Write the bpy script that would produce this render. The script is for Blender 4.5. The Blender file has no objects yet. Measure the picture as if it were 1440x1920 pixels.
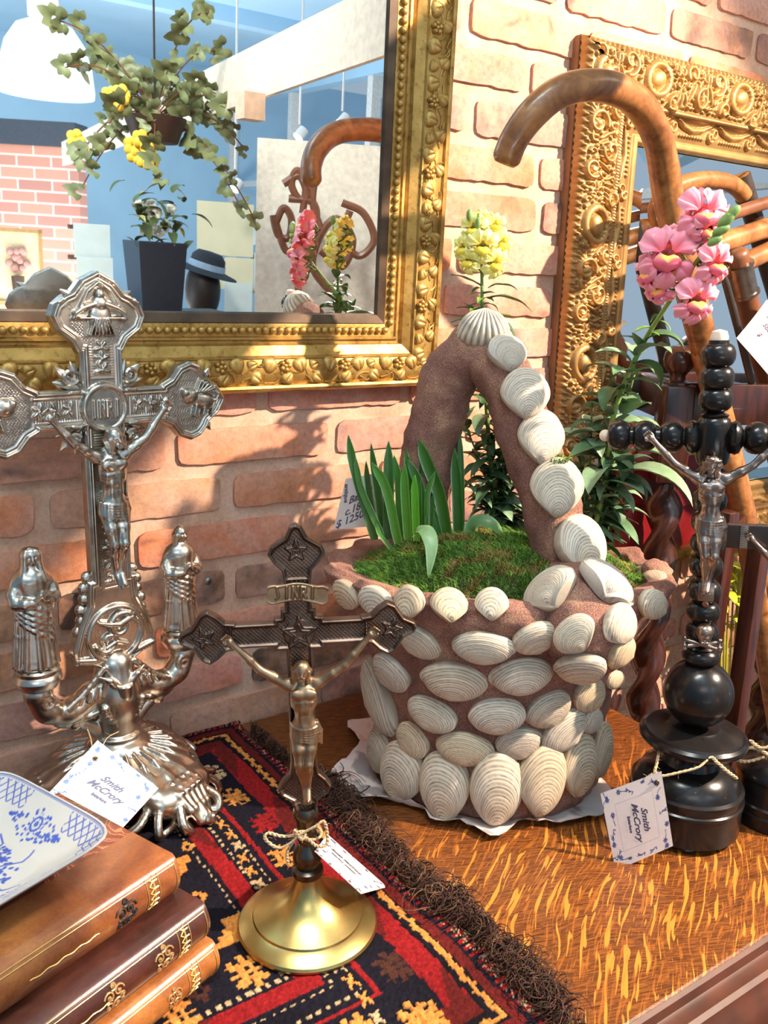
import bpy, math, random
import numpy as np
from mathutils import Vector, Matrix, noise
from mathutils.bvhtree import BVHTree
random.seed(7)
rng = np.random.default_rng(7)
PI = math.pi
SC = bpy.context.scene
COL = SC.collection

# ---------------------------------------------------------------- camera
# world: the brick wall is the plane y=0, x runs right along it, z up, table top z=0
PCX, PCY = 720.0, 960.0
_f1 = np.array([3200.0 - PCX, 620.0 - PCY]); _f2 = np.array([530.0 - PCX, 7500.0 - PCY])
FPX = math.sqrt(-float(_f1 @ _f2))
_X = np.array([_f1[0], _f1[1], FPX]); _X /= np.linalg.norm(_X)
_Z = -np.array([_f2[0], _f2[1], FPX]); _Z /= np.linalg.norm(_Z)
_Y = np.cross(_Z, _X)
MC = np.array([_X, _Y, _Z])
CP = np.array([0.0, -1.0, 0.56897653])
cd = bpy.data.cameras.new('camera'); cam = bpy.data.objects.new('camera', cd); COL.objects.link(cam)
cd.sensor_fit = 'VERTICAL'; cd.sensor_height = 36.0; cd.lens = FPX / 1920 * 36.0
cd.clip_start = 0.02; cd.clip_end = 60
_r, _u, _b = MC @ np.array([1, 0, 0]), MC @ np.array([0, -1, 0]), MC @ np.array([0, 0, -1])
cam.matrix_world = Matrix(((_r[0], _u[0], _b[0], CP[0]), (_r[1], _u[1], _b[1], CP[1]), (_r[2], _u[2], _b[2], CP[2]), (0, 0, 0, 1)))
SC.camera = cam
def ray(px, py):
    d = MC @ np.array([px - PCX, py - PCY, FPX]); return d / np.linalg.norm(d)
def aty(px, py, y=0.0):            # point seen there on the plane at world y
    r = ray(px, py); return Vector(CP + r * ((y - CP[1]) / r[1]))
def atz(px, py, z=0.0):            # point seen there on the plane at world z
    r = ray(px, py); return Vector(CP + r * ((z - CP[2]) / r[2]))
def proj(P):
    q = MC.T @ (np.array(P) - CP); return (PCX + FPX * q[0] / q[2], PCY + FPX * q[1] / q[2], q[2])

# ---------------------------------------------------------------- world, exposure, lamps
SC.view_settings.view_transform = 'Standard'
try: SC.view_settings.look = 'None'
except Exception: pass
SC.view_settings.gamma = 1.0
SC.view_settings.use_curve_mapping = False
SC.view_settings.exposure = 0.0
W = bpy.data.worlds.new('world'); SC.world = W; W.use_nodes = True
bg = W.node_tree.nodes['Background']; bg.inputs[0].default_value = (0.62, 0.80, 1.0, 1); bg.inputs[1].default_value = 0.55

def lamp(name, kind, loc, target, energy, color, size=0.1, **kw):
    l = bpy.data.lights.new(name, kind); l.energy = energy; l.color = color
    if kind == 'AREA': l.shape = 'RECTANGLE'; l.size = size; l.size_y = kw.get('size_y', size)
    elif kind == 'SPOT': l.shadow_soft_size = size; l.spot_size = kw.get('angle', 1.0); l.spot_blend = 0.35
    else: l.shadow_soft_size = size
    o = bpy.data.objects.new(name, l); COL.objects.link(o); o.location = loc
    o.rotation_euler = (Vector(target) - Vector(loc)).to_track_quat('-Z', 'Y').to_euler()
    return o
SUN_DIR = Vector((-0.43, 0.54, -0.62)).normalized()
SPOT_AT = Vector((0.75, -0.25, 0.2)) - SUN_DIR * 2.15
lamp('spot_light', 'SPOT', SPOT_AT, (0.72, -0.2, 0.3), 600, (1.0, 0.80, 0.62), 0.022, angle=0.95)
lamp('ceiling_fill', 'AREA', (-0.9, -2.6, 2.0), (0.4, -0.1, 0.2), 13, (1.0, 0.84, 0.68), 1.2, size_y=0.9)
lamp('ceiling_fill', 'AREA', (2.2, -1.3, 2.0), (1.2, 0.0, 0.6), 10, (1.0, 0.84, 0.68), 0.9, size_y=0.9)
lamp('ceiling_fill', 'AREA', (0.2, -0.7, 2.03), (-0.6, -4.0, 0.3), 100, (1.0, 0.96, 0.88), 0.7, size_y=0.5)  # added fill, aimed back to brighten the room the mirror reflects
lamp('upward_fill', 'AREA', (-0.8, -3.6, -0.3), (-0.8, -3.9, 2.0), 115, (1.0, 0.98, 0.95), 1.6, size_y=1.6)  # added unseen fill, throws light up onto the reflected ceiling
lamp('upward_fill', 'AREA', (1.6, -4.6, -0.3), (1.4, -5.2, 2.0), 100, (1.0, 0.98, 0.95), 1.6, size_y=1.6)  # second added upward fill, further back and right

# ---------------------------------------------------------------- helpers: objects
def tag(o, label=None, cat=None, group=None, kind=None):
    if label: o['label'] = label
    if cat: o['category'] = cat
    if group: o['group'] = group
    if kind: o['kind'] = kind
    return o
def thing(name, label, cat, loc=(0, 0, 0), group=None, rot=None):
    o = bpy.data.objects.new(name, None); COL.objects.link(o); o.location = loc
    o.empty_display_size = 0.01
    if rot: o.rotation_euler = rot
    return tag(o, label, cat, group)
def mkobj(name, me, m=None, parent=None, loc=None):
    if m is not None and len(me.materials) == 0:
        me.materials.append(m)
    o = bpy.data.objects.new(name, me); COL.objects.link(o)
    if parent: o.parent = parent
    if loc is not None: o.location = loc
    return o
def npmesh(name, V, F, smooth=True, mi=None):
    V = np.asarray(V, np.float32).reshape(-1, 3)
    me = bpy.data.meshes.new(name)
    if isinstance(F, np.ndarray):
        n, k = F.shape
        me.vertices.add(len(V)); me.vertices.foreach_set('co', V.ravel())
        me.loops.add(n * k); me.loops.foreach_set('vertex_index', F.astype(np.int32).ravel())
        me.polygons.add(n); me.polygons.foreach_set('loop_start', np.arange(0, n * k, k, dtype=np.int32))
        me.polygons.foreach_set('loop_total', np.full(n, k, np.int32))
        me.update(calc_edges=True)
    else:
        me.from_pydata([tuple(map(float, v)) for v in V], [], F)
    if smooth: me.polygons.foreach_set('use_smooth', np.ones(len(me.polygons), bool))
    me.validate()
    return me
def vcol(me, C, name='Col'):
    a = me.color_attributes.new(name, 'FLOAT_COLOR', 'POINT')
    C = np.asarray(C, np.float32)
    if C.shape[1] == 3: C = np.hstack([C, np.ones((len(C), 1), np.float32)])
    a.data.foreach_set('color', C.ravel())

class MB:                                   # mesh builder
    def __init__(s): s.v = []; s.f = []
    def add(s, V, F, M=None):
        b = len(s.v)
        for v in V:
            v = Vector(v); s.v.append(M @ v if M else v)
        s.f += [tuple(i + b for i in f) for f in F]
    def box(s, c, d, M=None):
        x, y, z = c; a, b, e = d[0] / 2, d[1] / 2, d[2] / 2
        V = [(x + i * a, y + j * b, z + k * e) for i in (-1, 1) for j in (-1, 1) for k in (-1, 1)]
        s.add(V, [(0, 1, 3, 2), (4, 6, 7, 5), (0, 4, 5, 1), (2, 3, 7, 6), (0, 2, 6, 4), (1, 5, 7, 3)], M)
    def bbox(s, c, d, r, M=None, n=2):      # box with rounded vertical-profile edges (chamfered all round)
        x, y, z = c; a, b, e = d[0] / 2, d[1] / 2, d[2] / 2
        def ring(ax, by, zz, rr):
            pts = []
            for cx, cy, a0 in ((1, 1, 0), (-1, 1, 1), (-1, -1, 2), (1, -1, 3)):
                for i in range(n + 1):
                    t = (a0 + i / n) * PI / 2
                    pts.append((x + cx * (ax - rr) + rr * math.cos(t), y + cy * (by - rr) + rr * math.sin(t), zz))
            return pts
        rings = []
        for i in range(n + 1):
            t = i / n * PI / 2; k = r * (1 - math.sin(t))
            rings.append(ring(a - k, b - k, z - e + r * (1 - math.cos(t)), max(r - k, 1e-5)))
        for i in range(n + 1):
            t = PI / 2 - i / n * PI / 2; k = r * (1 - math.sin(t))
            rings.append(ring(a - k, b - k, z + e - r * (1 - math.cos(t)), max(r - k, 1e-5)))
        s.rings(rings, M=M)
    def rings(s, R, closed=True, cap=True, M=None, loop=False):
        n = len(R[0]); V = [p for r in R for p in r]; F = []
        m = len(R)
        for i in range(m if loop else m - 1):
            for j in range(n if closed else n - 1):
                a = i * n + j; b = i * n + (j + 1) % n; i2 = (i + 1) % m
                F.append((a, b, i2 * n + (j + 1) % n, i2 * n + j))
        if cap and not loop and closed:
            F.append(tuple(reversed(range(n)))); F.append(tuple((m - 1) * n + j for j in range(n)))
        s.add(V, F, M)
    def lathe(s, P, seg=32, M=None, cap=True):        # P = [(r, z)...] from bottom to top
        R = [[(max(r, 1e-5) * math.cos(2 * PI * j / seg), max(r, 1e-5) * math.sin(2 * PI * j / seg), z) for j in range(seg)] for r, z in P]
        s.rings(R, M=M, cap=cap)
    def tube(s, P, r, seg=8, M=None, closed=False, prof=None, up=None):
        P = [Vector(p) for p in P]; n = len(P)
        rr = r if hasattr(r, '__len__') else [r] * n
        T = []
        for i in range(n):
            a = P[(i - 1) % n] if (closed or i > 0) else P[i]; b = P[(i + 1) % n] if (closed or i < n - 1) else P[i]
            t = (b - a); T.append(t.normalized() if t.length > 1e-9 else Vector((0, 0, 1)))
        N = Vector(up) if up is not None else (Vector((0, 0, 1)) if abs(T[0].z) < 0.9 else Vector((1, 0, 0)))
        N = (N - T[0] * N.dot(T[0])).normalized(); R = []
        for i in range(n):
            N = (N - T[i] * N.dot(T[i])); N = N.normalized() if N.length > 1e-6 else T[i].orthogonal().normalized()
            B = T[i].cross(N)
            ring = []
            for j in range(seg):
                a = 2 * PI * j / seg; k = prof(a, i / max(n - 1, 1)) if prof else 1.0
                if isinstance(k, tuple): c, d = k
                else: c = d = k
                ring.append(P[i] + N * (math.cos(a) * rr[i] * c) + B * (math.sin(a) * rr[i] * d))
            R.append(ring)
        s.rings(R, M=M, loop=closed, cap=not closed)
    def ball(s, c, r, seg=12, rings=8, M=None):
        rx = r if hasattr(r, '__len__') else (r, r, r)
        R = []
        for i in range(rings + 1):
            t = -PI / 2 + PI * i / rings; k = max(math.cos(t), 1e-3)
            R.append([(c[0] + rx[0] * k * math.cos(2 * PI * j / seg), c[1] + rx[1] * k * math.sin(2 * PI * j / seg), c[2] + rx[2] * math.sin(t)) for j in range(seg)])
        s.rings(R, M=M)
    def prism(s, poly, z0, z1, M=None):
        n = len(poly)
        V = [(p[0], p[1], z0) for p in poly] + [(p[0], p[1], z1) for p in poly]
        F = [tuple(reversed(range(n))), tuple(range(n, 2 * n))] + [(i, (i + 1) % n, n + (i + 1) % n, n + i) for i in range(n)]
        s.add(V, F, M)
    def grid(s, fn, nu, nv, M=None):
        V = [fn(i / nu, j / nv) for j in range(nv + 1) for i in range(nu + 1)]
        F = [(j * (nu + 1) + i, j * (nu + 1) + i + 1, (j + 1) * (nu + 1) + i + 1, (j + 1) * (nu + 1) + i) for j in range(nv) for i in range(nu)]
        s.add(V, F, M)
    def mesh(s, name, smooth=True, angle=None):
        me = bpy.data.meshes.new(name); me.from_pydata([tuple(v) for v in s.v], [], s.f)
        if smooth:
            me.polygons.foreach_set('use_smooth', np.ones(len(me.polygons), bool))
            if angle is not None:
                try: me.set_sharp_from_angle(angle=math.radians(angle))
                except Exception: pass
        me.update(); return me
    def obj(s, name, m, parent=None, smooth=True, angle=35, loc=None):
        return mkobj(name, s.mesh(name, smooth, angle), m, parent, loc)

def spline(P, n=8, closed=False):
    P = [np.array(p, float) for p in P]; m = len(P); out = []
    for i in range(m if closed else m - 1):
        p0 = P[(i - 1) % m] if (closed or i > 0) else 2 * P[0] - P[1]
        p1 = P[i]; p2 = P[(i + 1) % m]
        p3 = P[(i + 2) % m] if (closed or i + 2 < m) else 2 * P[-1] - P[-2]
        for k in range(n):
            t = k / n
            out.append(0.5 * ((2 * p1) + (-p0 + p2) * t + (2 * p0 - 5 * p1 + 4 * p2 - p3) * t * t + (-p0 + 3 * p1 - 3 * p2 + p3) * t ** 3))
    if not closed: out.append(P[-1])
    return out
def frame_from(loc, zdir, xhint=(1, 0, 0)):
    z = Vector(zdir).normalized(); x = Vector(xhint); x = (x - z * x.dot(z))
    if x.length < 1e-6: x = z.orthogonal()
    x.normalize(); y = z.cross(x)
    return Matrix(((x.x, y.x, z.x, loc[0]), (x.y, y.y, z.y, loc[1]), (x.z, y.z, z.z, loc[2]), (0, 0, 0, 1)))
def np_xf(M, V):
    A = np.array(M); return V @ A[:3, :3].T + A[:3, 3]

# ---------------------------------------------------------------- materials
class Nodes:
    def __init__(s, name):
        s.m = bpy.data.materials.new(name); s.m.use_nodes = True; s.t = s.m.node_tree
        s.b = s.t.nodes['Principled BSDF']
    def n(s, typ, **kw):
        nd = s.t.nodes.new('ShaderNode' + typ)
        for k, v in kw.items():
            if k.startswith('i_'):
                k2 = k[2:].replace('_', ' ')
                nd.inputs[int(k2) if k2.isdigit() else k2].default_value = v
            else: setattr(nd, k, v)
        return nd
    def l(s, a, b): s.t.links.new(a, b)
    def coord(s, scale=(1, 1, 1), rot=(0, 0, 0), kind='Object'):
        tc = s.n('TexCoord'); mp = s.n('Mapping'); mp.inputs['Scale'].default_value = scale; mp.inputs['Rotation'].default_value = rot
        s.l(tc.outputs[kind], mp.inputs[0]); return mp.outputs[0]
    def noise(s, vec, scale, detail=3, rough=0.5, dist=0.0):
        nd = s.n('TexNoise'); nd.inputs['Scale'].default_value = scale; nd.inputs['Detail'].default_value = detail
        nd.inputs['Roughness'].default_value = rough; nd.inputs['Distortion'].default_value = dist
        s.l(vec, nd.inputs['Vector']); return nd.outputs['Fac']
    def ramp(s, fac, stops, interp='LINEAR'):
        r = s.n('ValToRGB'); r.color_ramp.interpolation = interp
        e = r.color_ramp.elements
        while len(e) < len(stops): e.new(0.5)
        for i, (p, c) in enumerate(stops):
            e[i].position = p; e[i].color = (c[0], c[1], c[2], 1) if hasattr(c, '__len__') else (c, c, c, 1)
        s.l(fac, r.inputs[0]); return r.outputs[0]
    def mix(s, fac, a, b, mode='MIX'):
        nd = s.n('MixRGB', blend_type=mode)
        for i, v in ((0, fac), (1, a), (2, b)):
            if hasattr(v, 'links') or hasattr(v, 'is_linked'): s.l(v, nd.inputs[i])
            elif i == 0: nd.inputs[0].default_value = v
            else: nd.inputs[i].default_value = (v[0], v[1], v[2], 1)
        return nd.outputs[0]
    def math(s, op, a, b=0.0):
        nd = s.n('Math', operation=op)
        for i, v in ((0, a), (1, b)):
            if hasattr(v, 'is_linked'): s.l(v, nd.inputs[i])
            else: nd.inputs[i].default_value = v
        return nd.outputs[0]
    def bump(s, h, strength=0.5, dist=0.001):
        nd = s.n('Bump'); nd.inputs['Strength'].default_value = strength; nd.inputs['Distance'].default_value = dist
        s.l(h, nd.inputs['Height']); s.l(nd.outputs[0], s.b.inputs['Normal'])
    def base(s, v):
        if hasattr(v, 'is_linked'): s.l(v, s.b.inputs['Base Color'])
        else: s.b.inputs['Base Color'].default_value = (v[0], v[1], v[2], 1)
    def set(s, **kw):
        for k, v in kw.items():
            k = k.replace('_', ' ')
            if hasattr(v, 'is_linked'): s.l(v, s.b.inputs[k])
            else: s.b.inputs[k].default_value = v
def simple(name, c, rough=0.5, metal=0.0, var=0.12, scale=60, bump=0.0, bs=200, bd=0.0006, **kw):
    N = Nodes(name); v = N.coord()
    f = N.noise(v, scale, 4)
    d = tuple(x * (1 - var) for x in c); u = tuple(min(1, x * (1 + var)) for x in c)
    N.base(N.ramp(f, [(0.3, d), (0.7, u)]))
    N.set(Roughness=rough, Metallic=metal, **kw)
    if bump: N.bump(N.noise(v, bs, 5), bump, bd)
    return N.m
def attr_mat(name, rough=0.6, bump=0.0, bs=300, bd=0.0005, var=0.1, **kw):
    N = Nodes(name); a = N.n('VertexColor'); a.layer_name = 'Col'; v = N.coord()
    N.base(N.mix(1.0, a.outputs[0], N.ramp(N.noise(v, 200, 3), [(0.3, (1 - var,) * 3), (0.7, (1 + var,) * 3)]), 'MULTIPLY'))
    N.set(Roughness=rough, **kw)
    if bump: N.bump(N.noise(v, bs, 4), bump, bd)
    return N.m

# ---------------------------------------------------------------- 2-D relief maps and 3-D sculpting
class Relief:                               # height map in metres over [x0,x1] x [y0,y1]
    def __init__(s, x0, x1, y0, y1, h):
        s.x0, s.y0, s.h = x0, y0, h; s.nx = int(round((x1 - x0) / h)) + 1; s.ny = int(round((y1 - y0) / h)) + 1
        s.X = x0 + np.arange(s.nx) * h; s.Y = y0 + np.arange(s.ny) * h
        s.Z = np.zeros((s.nx, s.ny), np.float32)
    def win(s, ax, bx, ay, by):
        i0 = max(0, int((ax - s.x0) / s.h)); i1 = min(s.nx, int((bx - s.x0) / s.h) + 2)
        j0 = max(0, int((ay - s.y0) / s.h)); j1 = min(s.ny, int((by - s.y0) / s.h) + 2)
        return i0, i1, j0, j1
    def stroke(s, P, r, z, flat=0.5, base=0.0):
        rr = r if hasattr(r, '__len__') else [r] * len(P)
        for k in range(len(P) - 1):
            a, b = P[k], P[k + 1]; ra, rb = rr[k], rr[k + 1]; rm = max(ra, rb)
            i0, i1, j0, j1 = s.win(min(a[0], b[0]) - rm, max(a[0], b[0]) + rm, min(a[1], b[1]) - rm, max(a[1], b[1]) + rm)
            if i1 <= i0 or j1 <= j0: continue
            X = s.X[i0:i1, None]; Y = s.Y[None, j0:j1]; dx, dy = b[0] - a[0], b[1] - a[1]; L = dx * dx + dy * dy + 1e-12
            t = np.clip(((X - a[0]) * dx + (Y - a[1]) * dy) / L, 0, 1)
            d = np.hypot(X - a[0] - t * dx, Y - a[1] - t * dy) / np.maximum(ra + (rb - ra) * t, 1e-6)
            q = np.clip(1 - d * d, 0, 1) ** flat * z + base * (d < 1)
            s.Z[i0:i1, j0:j1] = np.maximum(s.Z[i0:i1, j0:j1], q)
    def blob(s, c, rx, ry, z, ang=0.0, flat=0.5, add=False, ring=None):
        rm = max(rx, ry); i0, i1, j0, j1 = s.win(c[0] - rm, c[0] + rm, c[1] - rm, c[1] + rm)
        if i1 <= i0 or j1 <= j0: return
        X = s.X[i0:i1, None] - c[0]; Y = s.Y[None, j0:j1] - c[1]; ca, sa = math.cos(ang), math.sin(ang)
        u = (X * ca + Y * sa) / rx; v = (-X * sa + Y * ca) / ry; d = np.hypot(u, v)
        if ring: q = np.clip(1 - ((d - 1 + ring) / ring) ** 2, 0, 1) ** flat * z
        else: q = np.clip(1 - d * d, 0, 1) ** flat * z
        A = s.Z[i0:i1, j0:j1]
        s.Z[i0:i1, j0:j1] = A + q if add else np.maximum(A, q)
    def cut(s, P, r, z):
        T = Relief.__new__(Relief); T.__dict__ = dict(s.__dict__); T.Z = np.zeros_like(s.Z); T.stroke(P, r, z); s.Z -= T.Z
    def sample(s, x, y):
        fx = np.clip((x - s.x0) / s.h, 0, s.nx - 1.001); fy = np.clip((y - s.y0) / s.h, 0, s.ny - 1.001)
        i = fx.astype(int); j = fy.astype(int); a = fx - i; b = fy - j; Z = s.Z
        return (Z[i, j] * (1 - a) + Z[i + 1, j] * a) * (1 - b) + (Z[i, j + 1] * (1 - a) + Z[i + 1, j + 1] * a) * b
def sd_poly(P, X, Y):                       # signed distance to a closed polygon, negative inside
    P = np.array(P, float); n = len(P)
    d = np.full(X.shape, 1e9); ins = np.zeros(X.shape, bool)
    for i in range(n):
        a = P[i]; b = P[(i + 1) % n]; ex, ey = b - a; wx = X - a[0]; wy = Y - a[1]
        t = np.clip((wx * ex + wy * ey) / (ex * ex + ey * ey + 1e-15), 0, 1)
        d = np.minimum(d, (wx - ex * t) ** 2 + (wy - ey * t) ** 2)
        c = ((a[1] > Y) != (b[1] > Y)) & (X < (b[0] - a[0]) * (Y - a[1]) / (b[1] - a[1] + 1e-15) + a[0])
        ins ^= c
    d = np.sqrt(d); return np.where(ins, -d, d)
def surfnet(F, o, h):
    S = F < 0
    C = sum(S[i:S.shape[0] - 1 + i, j:S.shape[1] - 1 + j, k:S.shape[2] - 1 + k].astype(np.int8) for i in (0, 1) for j in (0, 1) for k in (0, 1))
    act = (C > 0) & (C < 8); cells = np.argwhere(act); n = len(cells)
    idx = np.full(act.shape, -1, np.int32); idx[act] = np.arange(n)
    acc = np.zeros((n, 3)); w = np.zeros(n)
    cor = [(i, j, k) for i in (0, 1) for j in (0, 1) for k in (0, 1)]
    for a in cor:
        for ax in range(3):
            if a[ax]: continue
            b = list(a); b[ax] = 1
            fa = F[cells[:, 0] + a[0], cells[:, 1] + a[1], cells[:, 2] + a[2]]; fb = F[cells[:, 0] + b[0], cells[:, 1] + b[1], cells[:, 2] + b[2]]
            m = (fa < 0) != (fb < 0); t = np.where(m, fa / np.where(m, fa - fb, 1), 0)
            p = np.array(a, float)[None, :].repeat(n, 0); p[:, ax] = t
            acc += p * m[:, None]; w += m
    V = (cells + acc / np.maximum(w, 1)[:, None]) * h + np.array(o)
    Q = []
    for ax in range(3):
        u, v = [(1, 2), (2, 0), (0, 1)][ax]
        sl0 = [slice(None)] * 3; sl1 = [slice(None)] * 3; sl0[ax] = slice(0, -1); sl1[ax] = slice(1, None)
        E = S[tuple(sl0)] != S[tuple(sl1)]; e = np.argwhere(E)
        e = e[(e[:, u] > 0) & (e[:, v] > 0) & (e[:, u] < F.shape[u] - 1) & (e[:, v] < F.shape[v] - 1)]
        flip = S[e[:, 0], e[:, 1], e[:, 2]]
        def cid(du, dv):
            q = e.copy(); q[:, u] -= du; q[:, v] -= dv; return idx[q[:, 0], q[:, 1], q[:, 2]]
        q = np.stack([cid(1, 1), cid(0, 1), cid(0, 0), cid(1, 0)], 1)
        q[~flip] = q[~flip][:, ::-1]; Q.append(q)
    return V, np.concatenate(Q)
class Sculpt:                               # blend ellipsoids and tapered limbs, then skin the field
    def __init__(s, lo, hi, h, km=None):
        s.km = 8 * h if km is None else km; s.lo = np.array(lo, float); s.h = h; s.n = (np.ceil((np.array(hi) - s.lo) / h)).astype(int) + 1
        s.F = np.full(tuple(s.n), s.km + 3 * h, np.float32)
        s.ax = [s.lo[i] + np.arange(s.n[i]) * h for i in range(3)]
    def _w(s, lo, hi, m):
        a = np.clip(((np.array(lo) - m - s.lo) / s.h).astype(int), 0, s.n); b = np.clip(((np.array(hi) + m - s.lo) / s.h).astype(int) + 2, 0, s.n)
        return tuple(slice(a[i], b[i]) for i in range(3)), [s.ax[0][a[0]:b[0], None, None], s.ax[1][None, a[1]:b[1], None], s.ax[2][None, None, a[2]:b[2]]]
    def _merge(s, sl, d, k, sub=False):
        A = s.F[sl]
        if A.size == 0: return
        if sub: A = -A
        if k > 0:
            hh = np.maximum(k - np.abs(A - d), 0) / k; r = np.minimum(A, d) - hh * hh * k * 0.25
        else: r = np.minimum(A, d)
        s.F[sl] = -r if sub else r
    def cap(s, p, q, r1, r2=None, k=0.0, sub=False):
        p = np.array(p, float); q = np.array(q, float); r2 = r1 if r2 is None else r2; rm = max(r1, r2)
        sl, (X, Y, Z) = s._w(np.minimum(p, q) - rm, np.maximum(p, q) + rm, max(k, s.km) + 3 * s.h); e = q - p; L = e @ e + 1e-12
        t = np.clip(((X - p[0]) * e[0] + (Y - p[1]) * e[1] + (Z - p[2]) * e[2]) / L, 0, 1)
        d = np.sqrt((X - p[0] - t * e[0]) ** 2 + (Y - p[1] - t * e[1]) ** 2 + (Z - p[2] - t * e[2]) ** 2) - (r1 + (r2 - r1) * t)
        s._merge(sl, d, k, sub)
    def path(s, P, R, k=0.0, sub=False):
        for i in range(len(P) - 1):
            s.cap(P[i], P[i + 1], R[i] if hasattr(R, '__len__') else R, R[i + 1] if hasattr(R, '__len__') else R, k, sub)
    def ell(s, c, r, k=0.0, rot=None, sub=False):
        rm = max(r); c = np.array(c, float)
        sl, (X, Y, Z) = s._w(c - rm, c + rm, max(k, s.km) + 3 * s.h); X = X - c[0]; Y = Y - c[1]; Z = Z - c[2]
        if rot is not None:
            R = np.array(Matrix.Rotation(rot[1], 3, rot[0])).T
            X, Y, Z = (R[0, 0] * X + R[0, 1] * Y + R[0, 2] * Z, R[1, 0] * X + R[1, 1] * Y + R[1, 2] * Z, R[2, 0] * X + R[2, 1] * Y + R[2, 2] * Z)
        k0 = np.sqrt((X / r[0]) ** 2 + (Y / r[1]) ** 2 + (Z / r[2]) ** 2); k1 = np.sqrt((X / r[0] ** 2) ** 2 + (Y / r[1] ** 2) ** 2 + (Z / r[2] ** 2) ** 2)
        s._merge(sl, k0 * (k0 - 1) / np.maximum(k1, 1e-9), k, sub)
    def mesh(s, name, M=None, scale=1.0):
        V, Q = surfnet(s.F, s.lo, s.h); V = V * scale
        if M is not None: V = np_xf(M, V)
        return npmesh(name, V, Q)
def relief_solid(name, sd, R, t_back, t_rim, h, M=None, bevel=0.0012, front=None):
    """plate whose outline is the 2-D field sd (on R's grid), front surface raised by R.Z, lying in xz, facing -y"""
    h = R.h; zmax = float(R.Z.max()) + t_rim + 3 * h; ys = np.arange(-zmax, t_back + 3 * h, h)
    f2 = sd[:, None, :]; y = ys[None, :, None]; Zf = R.Z[:, None, :]
    ff = np.maximum(-y - (t_rim + Zf), y - t_back) * 0.9
    F = np.maximum(f2, ff)
    both = (f2 > -bevel) & (ff > -bevel)
    F = np.where(both, np.hypot(np.maximum(f2 + bevel, 0), np.maximum(ff + bevel, 0)) - bevel, F)
    V, Q = surfnet(F.astype(np.float32), (R.x0, ys[0], R.y0), h)
    if M is not None: V = np_xf(M, V)
    return npmesh(name, V, Q)
def text_strokes(txt, size, shear=0.0, align='CENTER', extrude=0.0, bold=0.0):
    cu = bpy.data.curves.new('t', 'FONT'); cu.body = txt; cu.size = size; cu.shear = shear; cu.align_x = align; cu.align_y = 'CENTER'
    cu.extrude = extrude; cu.offset = bold; cu.resolution_u = 3
    o = bpy.data.objects.new('t', cu); COL.objects.link(o)
    dg = bpy.context.evaluated_depsgraph_get(); me = bpy.data.meshes.new_from_object(o.evaluated_get(dg))
    bpy.data.objects.remove(o); bpy.data.curves.remove(cu)
    return me
# ================================================================= SETTING
FLOOR_Z = -1.0; CEIL_Z = 2.1
def struct(name, mb, m, parent=None, **k):
    o = mb.obj(name, m, parent, **k)
    if parent is None: o['kind'] = 'structure'
    return o
# -- brick materials (each brick carries its own colour)
N = Nodes('brick'); oi = N.n('ObjectInfo'); v = N.coord(); ve = N.n('VectorMath', operation='ADD'); N.l(v, ve.inputs[0]); N.l(oi.outputs['Location'], ve.inputs[1]); vv = ve.outputs[0]
n1 = N.noise(vv, 26, 5, 0.65, 0.4); n2 = N.noise(vv, 130, 5, 0.7); n3 = N.noise(vv, 9, 3, 0.6, 0.8); n4 = N.noise(vv, 420, 3, 0.6)
c1 = N.mix(N.ramp(n1, [(0.34, 0), (0.66, 1)]), oi.outputs['Color'], (0.66, 0.30, 0.14))
c1b = N.mix(0.55, oi.outputs['Color'], c1)
c2 = N.mix(N.ramp(n3, [(0.40, 0), (0.62, 0.55)]), c1b, (0.68, 0.40, 0.31))
c3 = N.mix(N.ramp(n3, [(0.30, 0.75), (0.42, 0)]), c2, (0.13, 0.085, 0.07))
c4 = N.mix(1.0, c3, N.ramp(n2, [(0.25, 0.66), (0.55, 1.0), (0.8, 1.12)]), 'MULTIPLY')
c5 = N.mix(N.ramp(n4, [(0.28, 0.6), (0.36, 0)]), c4, (0.20, 0.10, 0.07))
N.base(c5); N.set(Roughness=0.85); N.bump(N.math('ADD', n2, N.math('MULTIPLY', n4, 0.5)), 0.55, 0.0012)
M_BRICK = N.m
N = Nodes('mortar'); v = N.coord(); a = N.noise(v, 18, 5, 0.6); b = N.noise(v, 220, 5, 0.7)
N.base(N.mix(1.0, N.ramp(a, [(0.3, (0.46, 0.28, 0.19)), (0.5, (0.62, 0.39, 0.27)), (0.7, (0.72, 0.50, 0.38))]), N.ramp(b, [(0.3, 0.8), (0.6, 1.05)]), 'MULTIPLY'))
N.set(Roughness=0.9); N.bump(b, 0.6, 0.001); M_MORTAR = N.m

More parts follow.
